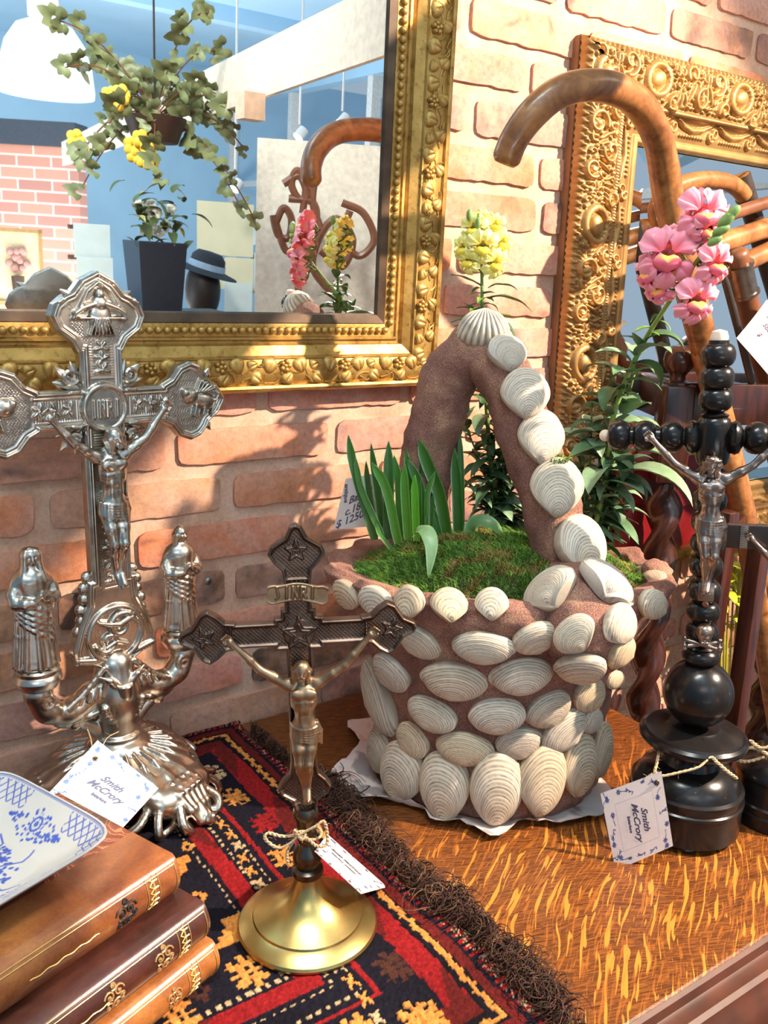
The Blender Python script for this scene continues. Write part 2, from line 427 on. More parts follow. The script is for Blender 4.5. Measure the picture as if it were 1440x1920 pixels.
wall = MB(); wall.box((1.2, 0.05, 0.55), (5.2, 0.1, 3.1))
wall_back = struct('wall_back', wall, M_MORTAR, smooth=False)
COURSE = 0.0607
brick_meshes = []
def brick_mesh(L, H, seed):
    nu, nv = 18, 5; r = random.Random(seed); off = Vector((r.uniform(-9, 9), r.uniform(-9, 9), 0))
    V = []; F = []
    for j in range(nv + 1):
        for i in range(nu + 1):
            x = (i / nu - 0.5) * L; z = (j / nv - 0.5) * H
            ex = min(i, nu - i) / nu * L; ez = min(j, nv - j) / nv * H
            q = noise.noise(Vector((x * 30, z * 30, 0)) + off) * 0.0022
            e = noise.noise(Vector((x * 55, z * 20, 4)) + off) * 0.0028
            x2 = x; z2 = z
            if ez < 1e-6: z2 += (e - 0.0004) * (1 if j == 0 else -1)
            if ex < 1e-6: x2 += e * (1 if i == 0 else -1)
            if ex < 1e-6 and ez < 1e-6: x2 *= 0.975; z2 *= 0.86
            y = -0.0052 + q
            if ex < 1e-6 or ez < 1e-6: y = -0.0040 + q * .5
            V.append((x2, y, z2))
    F = [(j * (nu + 1) + i, j * (nu + 1) + i + 1, (j + 1) * (nu + 1) + i + 1, (j + 1) * (nu + 1) + i) for j in range(nv) for i in range(nu)]
    B = [j * (nu + 1) for j in range(nv + 1)]
    per = list(range(nu + 1)) + [j * (nu + 1) + nu for j in range(1, nv + 1)] + [nv * (nu + 1) + i for i in range(nu - 1, -1, -1)] + [j * (nu + 1) for j in range(nv - 1, 0, -1)]
    b0 = len(V)
    for p in per: V.append((V[p][0], 0.002, V[p][2]))
    n = len(per)
    for i in range(n): F.append((per[(i + 1) % n], per[i], b0 + i, b0 + (i + 1) % n))
    F.append(tuple(b0 + i for i in range(n)))
    me = bpy.data.meshes.new('brick'); me.from_pydata(V, [], F); me.polygons.foreach_set('use_smooth', np.ones(len(me.polygons), bool)); me.materials.append(M_BRICK); me.update(); me.set_sharp_from_angle(angle=math.radians(50))
    return me
for i in range(9): brick_meshes.append(brick_mesh(0.206, 0.0435, i))
brick_half = [brick_mesh(0.095, 0.0435, 50 + i) for i in range(3)]
PALE, ORG, PNK, PUR, BLK, TAN = (0.66, 0.31, 0.22), (0.62, 0.19, 0.085), (0.64, 0.235, 0.175), (0.26, 0.135, 0.125), (0.045, 0.035, 0.032), (0.50, 0.27, 0.16)
x0row = {0: .381, -1: .452, -2: .328, -3: .455, -4: .345, -5: .477, -6: .36, 10: 1.195, 9: .80, 8: .69, 7: .815, 6: .72, 5: .73, 1: .50, 2: .40, 3: .55, 4: .80, 11: 1.08, 12: 1.2, -7: .5}
fixed = {(0, 0): ORG, (0, -1): TAN, (0, 1): PUR, (-1, 0): ORG, (-1, -1): TAN, (-2, 0): ORG, (-2, -1): ORG, (-3, 0): BLK, (-3, -1): BLK, (-4, 0): ORG, (-4, -1): TAN,
         (-5, 0): BLK, (-5, -1): PNK, (-5, -2): PUR, (-6, 0): TAN, (-6, -1): TAN, (10, 0): PUR, (10, -1): PNK, (9, 0): PALE, (8, 0): PNK, (8, 1): PNK, (7, 0): PUR, (7, 1): BLK, (6, 0): ORG, (6, 1): PNK,
         (5, 0): ORG, (5, 1): PUR, (4, 0): PNK, (4, 1): PUR, (3, 0): PUR, (3, 1): PNK, (3, 2): PUR, (2, 1): ORG, (2, 2): PNK, (1, 0): PNK, (11, 0): PNK}
nb = 0
for k in range(-18, 14):
    base = x0row.get(k, random.uniform(0.3, 0.5)); zc = 0.358 + k * COURSE + 0.0215
    for j in range(-6, 12):
        x = base + j * 0.2235
        if x < -0.05 or x > 2.3: continue
        cx = x + 0.103
        px, py, dd = proj((cx, 0, zc)); hw = 0.11 * FPX / dd
        if px < -hw - 60 or px > 1440 + hw + 50 or py < -60 or py > 1980: continue
        if k < -6 and cx < 0.85: continue
        if zc < 0 and cx < 0.8: continue
        if cx < 0.62 and zc > 0.56: continue          # wholly behind the gilt mirror
        if 1.14 < cx < 1.6 and 0.3 < zc < 0.78: continue
        if nb > 296: break
        me = random.choice(brick_meshes); o = mkobj('brick', me, None, wall_back, (cx, random.uniform(-0.0012, 0.0006), zc)); nb += 1
        o.scale = (random.uniform(0.985, 1.015) * random.choice((1, 1, -1)), 1, random.uniform(0.94, 1.05)); o.rotation_euler = (0, random.uniform(-0.012, 0.012), 0)
        c = fixed.get((k, j)) or random.choice([PALE, ORG, PNK, PNK, ORG, TAN, PUR])
        o.color = tuple(min(1, max(0.01, q * random.uniform(0.9, 1.1))) for q in c) + (1,)
# screw in the dark brick
sc_ = thing('wall_screw', 'grey cross-head screw driven into the dark brick left of the brown crucifix', 'screw')
p = aty(391, 1090, -0.006); b = MB()
MS = Matrix.Translation(p) @ Matrix.Rotation(PI / 2, 4, 'X')
b.lathe([(0.0, -0.001), (0.0048, -0.001), (0.0048, 0.0004), (0.003, 0.0014), (0.0, 0.0016)], 20, MS); M_STEEL = simple('steel', (0.34, 0.35, 0.36), 0.35, 1.0)
b.obj('screw_head', M_STEEL, sc_)
b = MB(); b.box((0, 0, 0.0016), (0.005, 0.0009, 0.0006), MS); b.box((0, 0, 0.0016), (0.0009, 0.005, 0.0006), MS); b.obj('cross_slot', simple('slot', (0.02, 0.02, 0.02), 0.6), sc_)

# -- rest of the room: floor, ceiling, far walls (they show in the mirrors)
def tileplane(name, c, d, m, **k):
    b = MB(); b.box(c, d); return struct(name, b, m, smooth=False, **k)
M_CEIL = simple('ceiling_paint', (0.42, 0.66, 0.86), 0.8, 0, 0.04, 3)
M_BLUE = simple('blue_paint', (0.40, 0.64, 0.82), 0.7, 0, 0.05, 3)
M_FLOOR = simple('floor_boards', (0.33, 0.22, 0.14), 0.5, 0, 0.3, 6)
tileplane('floor', (0, -3.5, FLOOR_Z - 0.05), (11, 8, 0.1), M_FLOOR)
tileplane('ceiling', (-1.0, -3.5, CEIL_Z + 0.05), (9.4, 8, 0.1), M_CEIL)
tileplane('wall_front', (0, -7.45, 0.55), (11, 0.1, 3.1), M_BLUE)
tileplane('wall_left', (-5.4, -3.5, 0.55), (0.1, 8, 3.1), M_BLUE)
# window wall on the right: sill, head, mullions with clear panes between
b = MB(); b.box((3.8, -3.7, -0.75), (0.12, 7.6, 0.5)); b.box((3.8, -3.7, 1.95), (0.12, 7.6, 0.3)); struct('wall_right', b, M_BLUE, smooth=False)
wn = MB()
for y in np.arange(-7.4, 0.01, 1.23): wn.box((3.8, y, 0.65), (0.08, 0.07, 2.3))
wn.box((3.8, -3.7, 1.1), (0.06, 7.4, 0.05)); wn_o = struct('window_1', wn, simple('window_frame', (0.75, 0.74, 0.70), 0.5), smooth=False)
for y in (-1.6, -3.4, -5.2):                                  # ceiling joists
    b = MB(); b.box((-0.8, y, CEIL_Z - 0.05), (9, 0.12, 0.10)); struct('trim_%d' % (1 + int(-y // 1.8)), b, M_CEIL, smooth=False)

# ---------------------------------------------------------------- table (oak chest top)
N = Nodes('oak')
tc = N.n('TexCoord'); wv = N.n('VectorMath', operation='MULTIPLY_ADD'); nn = N.n('TexNoise'); nn.inputs['Scale'].default_value = 5; nn.inputs['Detail'].default_value = 2
N.l(tc.outputs['Object'], nn.inputs['Vector']); N.l(nn.outputs['Color'], wv.inputs[0]); wv.inputs[1].default_value = (0.06, 0.06, 0.0); N.l(tc.outputs['Object'], wv.inputs[2])
def mapped(src, sc, rz):
    mp = N.n('Mapping'); mp.vector_type = 'POINT'; r0 = N.n('Mapping'); r0.inputs['Rotation'].default_value = (0, 0, rz); N.l(src, r0.inputs[0]); mp.inputs['Scale'].default_value = sc; N.l(r0.outputs[0], mp.inputs[0]); return mp.outputs[0]
gr = N.noise(mapped(wv.outputs[0], (7, 230, 60), 0.42), 1.0, 5, 0.6, 0.3)
gr2 = N.noise(mapped(wv.outputs[0], (60, 620, 60), 0.35), 1.0, 3, 0.7, 0.2)
fl = N.noise(mapped(wv.outputs[0], (19, 215, 60), -0.66), 1.0, 1.5, 0.45, 0.6)
fl2 = N.noise(mapped(wv.outputs[0], (30, 330, 60), -0.60), 1.0, 2, 0.5, 0.8)
big = N.noise(wv.outputs[0], 5, 2)
sx = N.n('SeparateXYZ'); N.l(tc.outputs['Object'], sx.inputs[0])
base = N.mix(N.ramp(gr, [(0.3, 0), (0.7, 1)]), (0.040, 0.013, 0.005), (0.13, 0.040, 0.011))
base = N.mix(N.ramp(gr2, [(0.46, 0.0), (0.60, 0.62)]), base, (0.30, 0.092, 0.016))
region = N.ramp(N.math('SUBTRACT', N.math('MULTIPLY', sx.outputs[1], -1.0), N.math('MULTIPLY', big, 0.12)), [(0.24, 0.0), (0.34, 1.0)])
fmask = N.math('MULTIPLY', N.ramp(fl, [(0.585, 0), (0.615, 1)]), region)
base = N.mix(fmask, base, (0.56, 0.19, 0.028))
base = N.mix(N.math('MULTIPLY', N.math('MULTIPLY', N.ramp(fl2, [(0.54, 0), (0.62, 0.65)]), region), 0.8), base, (0.36, 0.115, 0.018))
N.base(base); N.set(Roughness=0.30); N.b.inputs['Coat Weight'].default_value = 0.08; N.b.inputs['Coat Roughness'].default_value = 0.2; N.b.inputs['Specular IOR Level'].default_value = 0.35
N.bump(gr2, 0.18, 0.0005); M_OAK = N.m
M_DARKOAK = simple('dark_oak', (0.070, 0.018, 0.007), 0.42, 0, 0.35, 25, 0.2, 60)
tb = thing('oak_chest', 'polished oak chest whose flecked top carries the crucifixes and basket', 'table', (0.2, -0.33, FLOOR_Z))
def tbl(b, name, m, **k):
    o = b.obj(name, m, None, **k); o.parent = tb; o.location = (-0.2, 0.33, -FLOOR_Z); return o
b = MB(); b.bbox((0.139, -0.322, -0.0125), (1.578, 0.624, 0.025), 0.003); tbl(b, 'tabletop', M_OAK, smooth=False)
prof = [(0.0, 0.0), (0.004, -0.0015), (0.007, -0.0075), (0.011, -0.009), (0.020, -0.009), (0.024, -0.012), (0.028, -0.020), (0.034, -0.026), (0.040, -0.040), (0.040, -0.060), (0.0, -0.060)]
b = MB(); b.rings([[(-0.65, -0.634 - u, z) for u, z in prof], [(0.928, -0.634 - u, z) for u, z in prof]]); tbl(b, 'front_moulding', M_DARKOAK, angle=25)
b = MB(); b.box((0.139, -0.33, -0.5), (1.50, 0.60, 0.95)); tbl(b, 'carcass', M_DARKOAK, smooth=False)
for i in range(3):
    for j in range(2):
        b = MB(); b.bbox((-0.36 + j * 0.76 + 0.12, -0.637, -0.22 - i * 0.27), (0.72, 0.018, 0.24), 0.006); tbl(b, 'drawer', M_DARKOAK, smooth=False)
# ================================================================= MIRRORS
N = Nodes('gilt'); v = N.coord(); n1 = N.noise(v, 40, 5); n2 = N.noise(v, 300, 4)
c = N.ramp(n1, [(0.3, (0.36, 0.20, 0.045)), (0.55, (0.52, 0.31, 0.085)), (0.75, (0.62, 0.40, 0.13))])
c = N.mix(1.0, c, N.ramp(N.noise(v, 120, 5, 0.7), [(0.32, (0.55, 0.46, 0.38)), (0.48, (1, 1, 1))]), 'MULTIPLY')
N.base(c); N.set(Roughness=0.46, Metallic=0.7); N.bump(n2, 0.25, 0.0006); M_GILT = N.m
N = Nodes('old_gold'); v = N.coord(); n1 = N.noise(v, 30, 5); n2 = N.noise(v, 260, 4)
c = N.ramp(n1, [(0.3, (0.36, 0.20, 0.065)), (0.7, (0.56, 0.35, 0.13))])
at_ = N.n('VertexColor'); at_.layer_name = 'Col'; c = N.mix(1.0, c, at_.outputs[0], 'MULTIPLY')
N.base(c); N.set(Roughness=0.45, Metallic=0.6); N.bump(n2, 0.25, 0.0006); M_GOLD2 = N.m
N = Nodes('mirror_glass'); v = N.coord(); N.base((0.93, 0.96, 0.97)); N.set(Metallic=1.0, Roughness=0.012); M_MIRROR = N.m
M_DARKEDGE = simple('mirror_edge', (0.10, 0.06, 0.035), 0.35, 0.4, 0.4, 40)

TILT = math.radians(1.7)
G0 = Vector((0.0, -0.016, 0.54))
mirN = Vector((0, -math.cos(TILT), -math.sin(TILT)))
def virt(px, py, dist):                       # where a thing must stand for the gilt mirror to show it there
    P = Vector(CP + ray(px, py) * dist); return P - mirN * (2 * (P - G0).dot(mirN))

gm = thing('gilt_mirror', 'large gilt mirror with beaded and vine-leaf frame on the brick wall', 'mirror', (0.26, 0, 0.44))
# local mirror frame: u along wall, w up, n out of the wall
GM = Matrix.Translation((0, -0.002, 0.44)) @ Matrix.Rotation(TILT, 4, 'X')
def gmo(b, name, m, **k):
    o = b.obj(name, m, None, **k) if isinstance(b, MB) else mkobj(name, b, m)
    o.parent = gm; o.matrix_parent_inverse = Matrix.Identity(4); o.matrix_basis = Matrix.Translation((-0.26, 0, -0.44)) @ GM; return o
ix0, ix1, iz0, iz1 = -0.10, 0.650, 0.100, 0.960; FW = 0.094
gprof = [(0.0, 0.012), (0.010, 0.013), (0.0112, 0.019), (0.014, 0.0195), (0.026, 0.020), (0.0275, 0.0225), (0.030, 0.0225), (0.0315, 0.019), (0.0345, 0.019), (0.037, 0.0235), (0.0485, 0.0285), (0.050, 0.0315), (0.052, 0.0315), (0.053, 0.030),
         (0.056, 0.031), (0.066, 0.0335), (0.076, 0.0330), (0.083, 0.0300), (0.0845, 0.0335), (0.0875, 0.0345), (0.0905, 0.033), (0.093, 0.027), (0.094, 0.020), (0.094, 0.0)]
def side_corners(u):                          # rectangle at distance u outside the sight edge
    return [(ix0 - u, iz0 - u), (ix1 + u, iz0 - u), (ix1 + u, iz1 + u), (ix0 - u, iz1 + u)]
for s in range(4):
    R = []
    for e in (0, 1): R.append([(side_corners(u)[(s + e) % 4][0], -h, side_corners(u)[(s + e) % 4][1]) for u, h in gprof])
    b = MB(); b.rings(R, closed=False, cap=False); b.f = [tuple(reversed(f)) for f in b.f]; gmo(b, 'frame_side', M_GILT, angle=28)
b = MB(); b.box(((ix0 + ix1) / 2, -0.0125, (iz0 + iz1) / 2), (ix1 - ix0 + 0.01, 0.002, iz1 - iz0 + 0.01)); gmo(b, 'mirror_glass', M_MIRROR, smooth=False)
b = MB()                                      # dark rebate step round the glass
for s in range(4):
    b.rings([[(side_corners(u)[(s + e) % 4][0], -h, side_corners(u)[(s + e) % 4][1]) for u, h in ((-0.002, 0.0138), (0.0, 0.0178), (0.010, 0.0195), (0.011, 0.0190))] for e in (0, 1)], closed=False, cap=False)
b.f = [tuple(reversed(f)) for f in b.f]
gmo(b, 'rebate', M_DARKEDGE, smooth=False)
bm_ = MB(); bm_.ball((0, 0, 0), (0.0048, 0.0046, 0.0044), 12, 8); bead_me = bm_.mesh('bead'); bead_me.materials.append(M_GILT)
leaf = MB()
def heart(i, j):
    t = i * 2 * PI; r = j; w = 0.0100 * (1 - 0.35 * math.sin(t)) * (1 - 0.32 * abs(math.cos(t + PI / 2)) ** 8)
    x = r * w * math.cos(t); z = r * 0.0105 * math.sin(t); h = 0.0050 * math.sqrt(max(0, 1 - r ** 2.4)) - 0.0012 * math.exp(-(x / 0.0012) ** 2) * (r < .95)
    return (x, -h, z)
leaf.grid(heart, 22, 6); leaf_me = leaf.mesh('leaf_ornament'); leaf_me.materials.append(M_GILT)
fl_ = MB()
for a in range(5): fl_.ball((0.0052 * math.cos(a * 1.2566), -0.001, 0.0052 * math.sin(a * 1.2566)), (0.0034, 0.0042, 0.0034), 10, 6)
fl_.ball((0, -0.002, 0), 0.0028, 10, 6); flo_me = fl_.mesh('flower_ornament'); flo_me.materials.append(M_GILT)
def on_side(s, t, u, h):                      # t metres from the start corner of the sight edge
    if s == 0: return (ix0 + t, -h, iz0 - u)
    if s == 1: return (ix1 + u, -h, iz0 + t)
    if s == 2: return (ix1 - t, -h, iz1 + u)
    return (ix0 - u, -h, iz1 - t)
lens = [ix1 - ix0, iz1 - iz0, ix1 - ix0, iz1 - iz0]
BAS = Matrix.Translation((-0.26, 0, -0.44)) @ GM
def gpiece(me, name, s, t, u, h, roll=0, sc=1.0):
    o = bpy.data.objects.new(name, me); COL.objects.link(o); o.parent = gm
    o.matrix_basis = BAS @ Matrix.Translation(on_side(s, t, u, h)) @ Matrix.Rotation(-[0, PI / 2, PI, -PI / 2][s] + roll, 4, 'Y') @ Matrix.Scale(sc, 4)
    return o
for s in (0, 1):
    n = int((lens[s] + 0.03) / 0.0102)
    for i in range(n):
        t = -0.014 + (i + 0.5) * (lens[s] + 0.03) / n
        if (s == 0 and on_side(0, t, 0, 0)[0] < 0.14) or (s == 1 and t > 0.44): continue
        gpiece(bead_me, 'bead', s, t, 0.0188, 0.0212)
b = MB()
for s in (2, 3):
    for i in range(70):
        P = on_side(s, -0.01 + i * lens[s] / 69, 0.0188, 0.0212); b.ball(P, 0.0045, 8, 5)
o = gmo(b, 'bead_row', M_GILT); o['kind'] = 'stuff'
TL = 0.0415
vb = MB()
for s in range(4):
    n = int((lens[s] + 0.15) / TL); r = random.Random(s)
    for i in range(n):
        t = -0.07 + (i + 0.5) * (lens[s] + 0.14) / n
        show = (s == 0 and on_side(0, t, 0, 0)[0] > 0.12) or (s == 1 and t < 0.46)
        if show:
            gpiece(leaf_me, 'leaf_ornament', s, t, 0.0610, 0.0315, roll=(0.25 if i % 2 else -0.3) + PI, sc=1.0)
            gpiece(leaf_me, 'leaf_ornament', s, t + 0.6 * TL, 0.0755, 0.0325, roll=(-0.9 if i % 2 else 0.7) + PI / 2, sc=0.86)
            if i % 2: gpiece(flo_me, 'flower_ornament', s, t + 0.5 * TL, 0.0605, 0.0325)
            else: gpiece(leaf_me, 'leaf_ornament', s, t + 0.48 * TL, 0.0600, 0.0315, roll=1.2, sc=0.72)
        for q in range(6):                    # vine tendrils
            a = t + r.uniform(-0.5, 0.5) * TL; u = r.uniform(0.060, 0.082); P = []
            ang = r.uniform(-1.1, 1.1) + (PI if q % 2 else 0)
            for k in range(7):
                P.append(on_side(s, a, min(max(u, 0.057), 0.0815), 0.0335)); a += 0.0040 * math.cos(ang); u += 0.0034 * math.sin(ang); ang += r.uniform(0.05, 0.42)
            vb.tube(P, 0.00105, 5)
vo = gmo(vb, 'vine_tendrils', M_GILT); vo['kind'] = 'stuff'

# ---------------------------------------------------------------- carved mirror leaning behind the stand
cm = thing('scrollwork_mirror', 'mirror in a wide dull-gold frame crowded with raised scrolls and oval bosses', 'mirror', (1.37, 0, 0.10))
mx0, mx1, mz0, mz1 = 0.988, 1.80, 0.10, 0.930; MY = -0.006
TT = 0.205
RF = Relief(0, TT, 0, 0.132, 0.0009)          # x along, y from outer edge (0) to inner (0.132)
def spiral(c, r0, turns, a0, dirn=1, n=22, shrink=0.2):
    return [(c[0] + r0 * (1 - (1 - shrink) * i / n) * math.cos(a0 + dirn * turns * 2 * PI * i / n), c[1] + r0 * (1 - (1 - shrink) * i / n) * math.sin(a0 + dirn * turns * 2 * PI * i / n)) for i in range(n + 1)]
def relief_motifs(RF):
    for off in (-TT, 0, TT):
        # oval medallion inside a beaded C scroll
        c = (off + 0.050, 0.040)
        RF.blob(c, 0.031, 0.027, 0.006, 0.3, ring=0.20); RF.blob(c, 0.016, 0.013, 0.0075, 0.3)
        for k in range(9):
            a = 0.6 + k * 0.42; RF.blob((c[0] + 0.0215 * math.cos(a), c[1] + 0.0188 * math.sin(a)), 0.0026, 0.0026, 0.0062)
        # two opposed volutes
        for (x, y, r, a, d) in ((0.115, 0.026, 0.019, 1.4, 1), (0.150, 0.056, 0.017, -1.7, 1), (0.176, 0.022, 0.014, 0.6, -1), (0.012, 0.066, 0.012, 2.5, -1), (0.092, 0.064, 0.012, 0.4, -1)):
            P = spiral((off + x, y), r, 1.15, a, d, 24, 0.25); RF.stroke(P, [0.0042 - 0.0016 * i / 24 for i in range(25)], 0.0065)
            RF.blob((off + x, y), r * 0.34, r * 0.34, 0.006)
        # acanthus fronds
        for k in range(7):
            x = 0.088 + k * 0.007; RF.stroke([(off + x, 0.010 + 0.001 * k), (off + x + 0.008, 0.019), (off + x + 0.010, 0.030)], [0.0014, 0.003, 0.001], 0.004)
        for k in range(5):
            RF.stroke([(off + 0.135 + k * 0.008, 0.034), (off + 0.128 + k * 0.011, 0.046), (off + 0.124 + k * 0.014, 0.060)], [0.0012, 0.0030, 0.0008], 0.0045)
        for k in range(5):
            RF.stroke([(off + 0.190 + k * 0.006, 0.052), (off + 0.186 + k * 0.010, 0.063), (off + 0.186 + k * 0.012, 0.074)], [0.001, 0.0028, 0.0008], 0.004)
        for k in range(20): RF.stroke([(off + k * TT / 20, 0.002), (off + k * TT / 20 + 0.002, 0.009)], [0.0042, 0.0012], 0.0035)
        # fine bead line, then inner cove with cartouches
        for k in range(48): RF.blob((off + k * TT / 48, 0.0800), 0.0019, 0.0019, 0.0020)
        for q, x in enumerate((0.02, 0.122)):
            RF.stroke([(off + x - 0.012, 0.089), (off + x + 0.006, 0.096), (off + x + 0.030, 0.099), (off + x + 0.052, 0.094), (off + x + 0.066, 0.088)], [0.002, 0.0042, 0.005, 0.0042, 0.002], 0.0055)
            for k in range(9): RF.blob((off + x + 0.002 + k * 0.0068, 0.108), 0.0028, 0.0028, 0.0036)
            RF.stroke(spiral((off + x + 0.076, 0.097), 0.009, 1.0, 0.3, 1, 14, 0.3), 0.0026, 0.005); RF.stroke(spiral((off + x - 0.018, 0.103), 0.008, 1.0, 2.3, -1, 14, 0.3), 0.0024, 0.005)
relief_motifs(RF)
_r = random.Random(33); _m = 0
for _k in range(9000):                        # small scrolls and fronds fill the ground between the large motifs
    x, y = _r.uniform(0, TT), _r.uniform(0.012, 0.070); rr_ = _r.uniform(0.0045, 0.0085)
    i0, i1, j0, j1 = RF.win(x - rr_, x + rr_, y - rr_, y + rr_)
    if i1 <= i0 or RF.Z[i0:i1, j0:j1].max() > 0.0012: continue
    a_ = _r.uniform(0, 6.28); P_ = spiral((x, y), rr_, 0.9, a_, _r.choice((-1, 1)), 14, 0.2)
    for off in (-TT, 0, TT): RF.stroke([(p[0] + off, p[1]) for p in P_], [0.0022 - 0.0010 * i / 14 for i in range(15)], 0.0052); RF.blob((x + off, y), rr_ * .3, rr_ * .3, 0.005)
for _k in range(9000):
    x, y = _r.uniform(0, TT), _r.uniform(0.010, 0.072); rr_ = _r.uniform(0.0022, 0.0036)
    i0, i1, j0, j1 = RF.win(x - rr_, x + rr_, y - rr_, y + rr_)
    if i1 <= i0 or RF.Z[i0:i1, j0:j1].max() > 0.0008: continue
    a_ = _r.uniform(0, 3.14)
    for off in (-TT, 0, TT): RF.blob((x + off, y), rr_ * 1.5, rr_ * .8, 0.0040, a_)
RF.Z *= 1.25
def fprof(u):                                 # section of the moulding, u from the outer edge
    return np.interp(u, [0, 0.003, 0.010, 0.030, 0.060, 0.074, 0.077, 0.083, 0.086, 0.094, 0.108, 0.118, 0.121, 0.128, 0.132], [0.010, 0.022, 0.028, 0.032, 0.031, 0.027, 0.030, 0.030, 0.024, 0.020, 0.020, 0.018, 0.021, 0.021, 0.013])
CW = 0.132
for s in range(4):
    fine = s in (2, 3); hu = 0.0013 if fine else 0.004; Ls = [mx1 - mx0, mz1 - mz0][s % 2]
    nu = int(CW / hu); nt = int(Ls / hu)
    U = np.linspace(0, CW, nu + 1)[None, :].repeat(nt + 1, 0); T = np.linspace(0, 1, nt + 1)[:, None].repeat(nu + 1, 1)
    S = U + T * (Ls - 2 * U)
    RL = RF.sample(np.mod(S, TT), U); Hh = fprof(U) + RL; dk = np.clip(0.62 + RL / 0.009, 0, 1); dk = np.where((U < 0.004) | (U > 0.118), 0.9, dk) * np.where((U > 0.083) & (U < 0.090), 0.5, 1.0)  # patina and recess shade painted in, darker where the relief is low
    if s == 0: P = np.stack([mx0 + S, MY - Hh, mz0 + U], -1)
    elif s == 1: P = np.stack([mx1 - U, MY - Hh, mz0 + S], -1)
    elif s == 2: P = np.stack([mx1 - S, MY - Hh, mz1 - U], -1)
    else: P = np.stack([mx0 + U, MY - Hh, mz1 - S], -1)
    P = P.reshape(-1, 3); i = np.arange(nt)[:, None] * (nu + 1) + np.arange(nu)[None, :]
    Fq = np.stack([i, i + nu + 1, i + nu + 2, i + 1], -1).reshape(-1, 4)
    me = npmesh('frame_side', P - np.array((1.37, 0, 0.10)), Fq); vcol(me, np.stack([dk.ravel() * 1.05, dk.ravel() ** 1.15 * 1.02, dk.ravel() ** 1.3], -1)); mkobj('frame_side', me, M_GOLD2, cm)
b = MB(); 
for (x, z, dx, dz) in ((mx0 + 0.004, (mz0 + mz1) / 2, 0.012, mz1 - mz0 - .004), (mx1 - 0.004, (mz0 + mz1) / 2, 0.012, mz1 - mz0 - .004), ((mx0 + mx1) / 2, mz1 - 0.004, mx1 - mx0 - .004, 0.012), ((mx0 + mx1) / 2, mz0 + 0.004, mx1 - mx0 - .004, 0.012)):
    b.box((x - 1.37, -0.009, z - 0.10), (dx, 0.016, dz))
b.obj('back_board', simple('frame_back', (0.24, 0.11, 0.045), 0.6), cm, smooth=False)
gx0, gx1, gz0, gz1 = mx0 + CW, mx1 - CW, mz0 + CW, mz1 - CW; bw = 0.024
b = MB(); O = [(gx0, gz0), (gx1, gz0), (gx1, gz1), (gx0, gz1)]; I = [(gx0 + bw, gz0 + bw), (gx1 - bw, gz0 + bw), (gx1 - bw, gz1 - bw), (gx0 + bw, gz1 - bw)]
V = [(x - 1.37, MY - 0.011, z - 0.10) for x, z in O] + [(x - 1.37, MY - 0.0145, z - 0.10) for x, z in I]
b.add(V, [(0, 1, 5, 4), (1, 2, 6, 5), (2, 3, 7, 6), (3, 0, 4, 7), (4, 5, 6, 7)]); b.obj('bevelled_glass', M_MIRROR, cm, smooth=False)
b = MB(); b.box(((mx0 + mx1) / 2 - 1.37, -0.008, (mz0 + mz1) / 2 - 0.1), (mx1 - mx0 - 0.06, 0.004, mz1 - mz0 - 0.06)); b.obj('backing', M_DARKEDGE, cm, smooth=False)
# ================================================================= SHELL BASKET
N = Nodes('rough_cement'); v = N.coord(); a = N.noise(v, 22, 5, 0.6); b2 = N.noise(v, 260, 5, 0.75); b3 = N.noise(v, 900, 2, 0.6)
c = N.ramp(a, [(0.30, (0.26, 0.115, 0.085)), (0.5, (0.40, 0.185, 0.135)), (0.68, (0.58, 0.32, 0.20))])
c = N.mix(1.0, c, N.ramp(b3, [(0.32, 0.45), (0.55, 1.05), (0.72, 1.8)]), 'MULTIPLY')
N.base(c); N.set(Roughness=0.95); N.bump(N.math('ADD', b2, N.math('MULTIPLY', b3, 0.4)), 1.0, 0.0042); M_CEMENT = N.m
N = Nodes('shell'); oi = N.n('ObjectInfo'); v = N.coord(); a = N.noise(v, 55, 4, 0.6); b2 = N.noise(v, 240, 4, 0.7)
at = N.n('VertexColor'); at.layer_name = 'Col'
c = N.mix(N.ramp(a, [(0.35, 0), (0.65, 1)]), oi.outputs['Color'], (0.82, 0.68, 0.50))
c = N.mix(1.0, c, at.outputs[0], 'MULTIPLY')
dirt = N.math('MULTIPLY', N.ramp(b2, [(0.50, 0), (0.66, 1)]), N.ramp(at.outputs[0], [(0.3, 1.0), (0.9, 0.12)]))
c = N.mix(dirt, c, (0.12, 0.09, 0.07)); N.base(c); N.set(Roughness=0.7); N.bump(b2, 0.3, 0.0006); M_SHELL = N.m
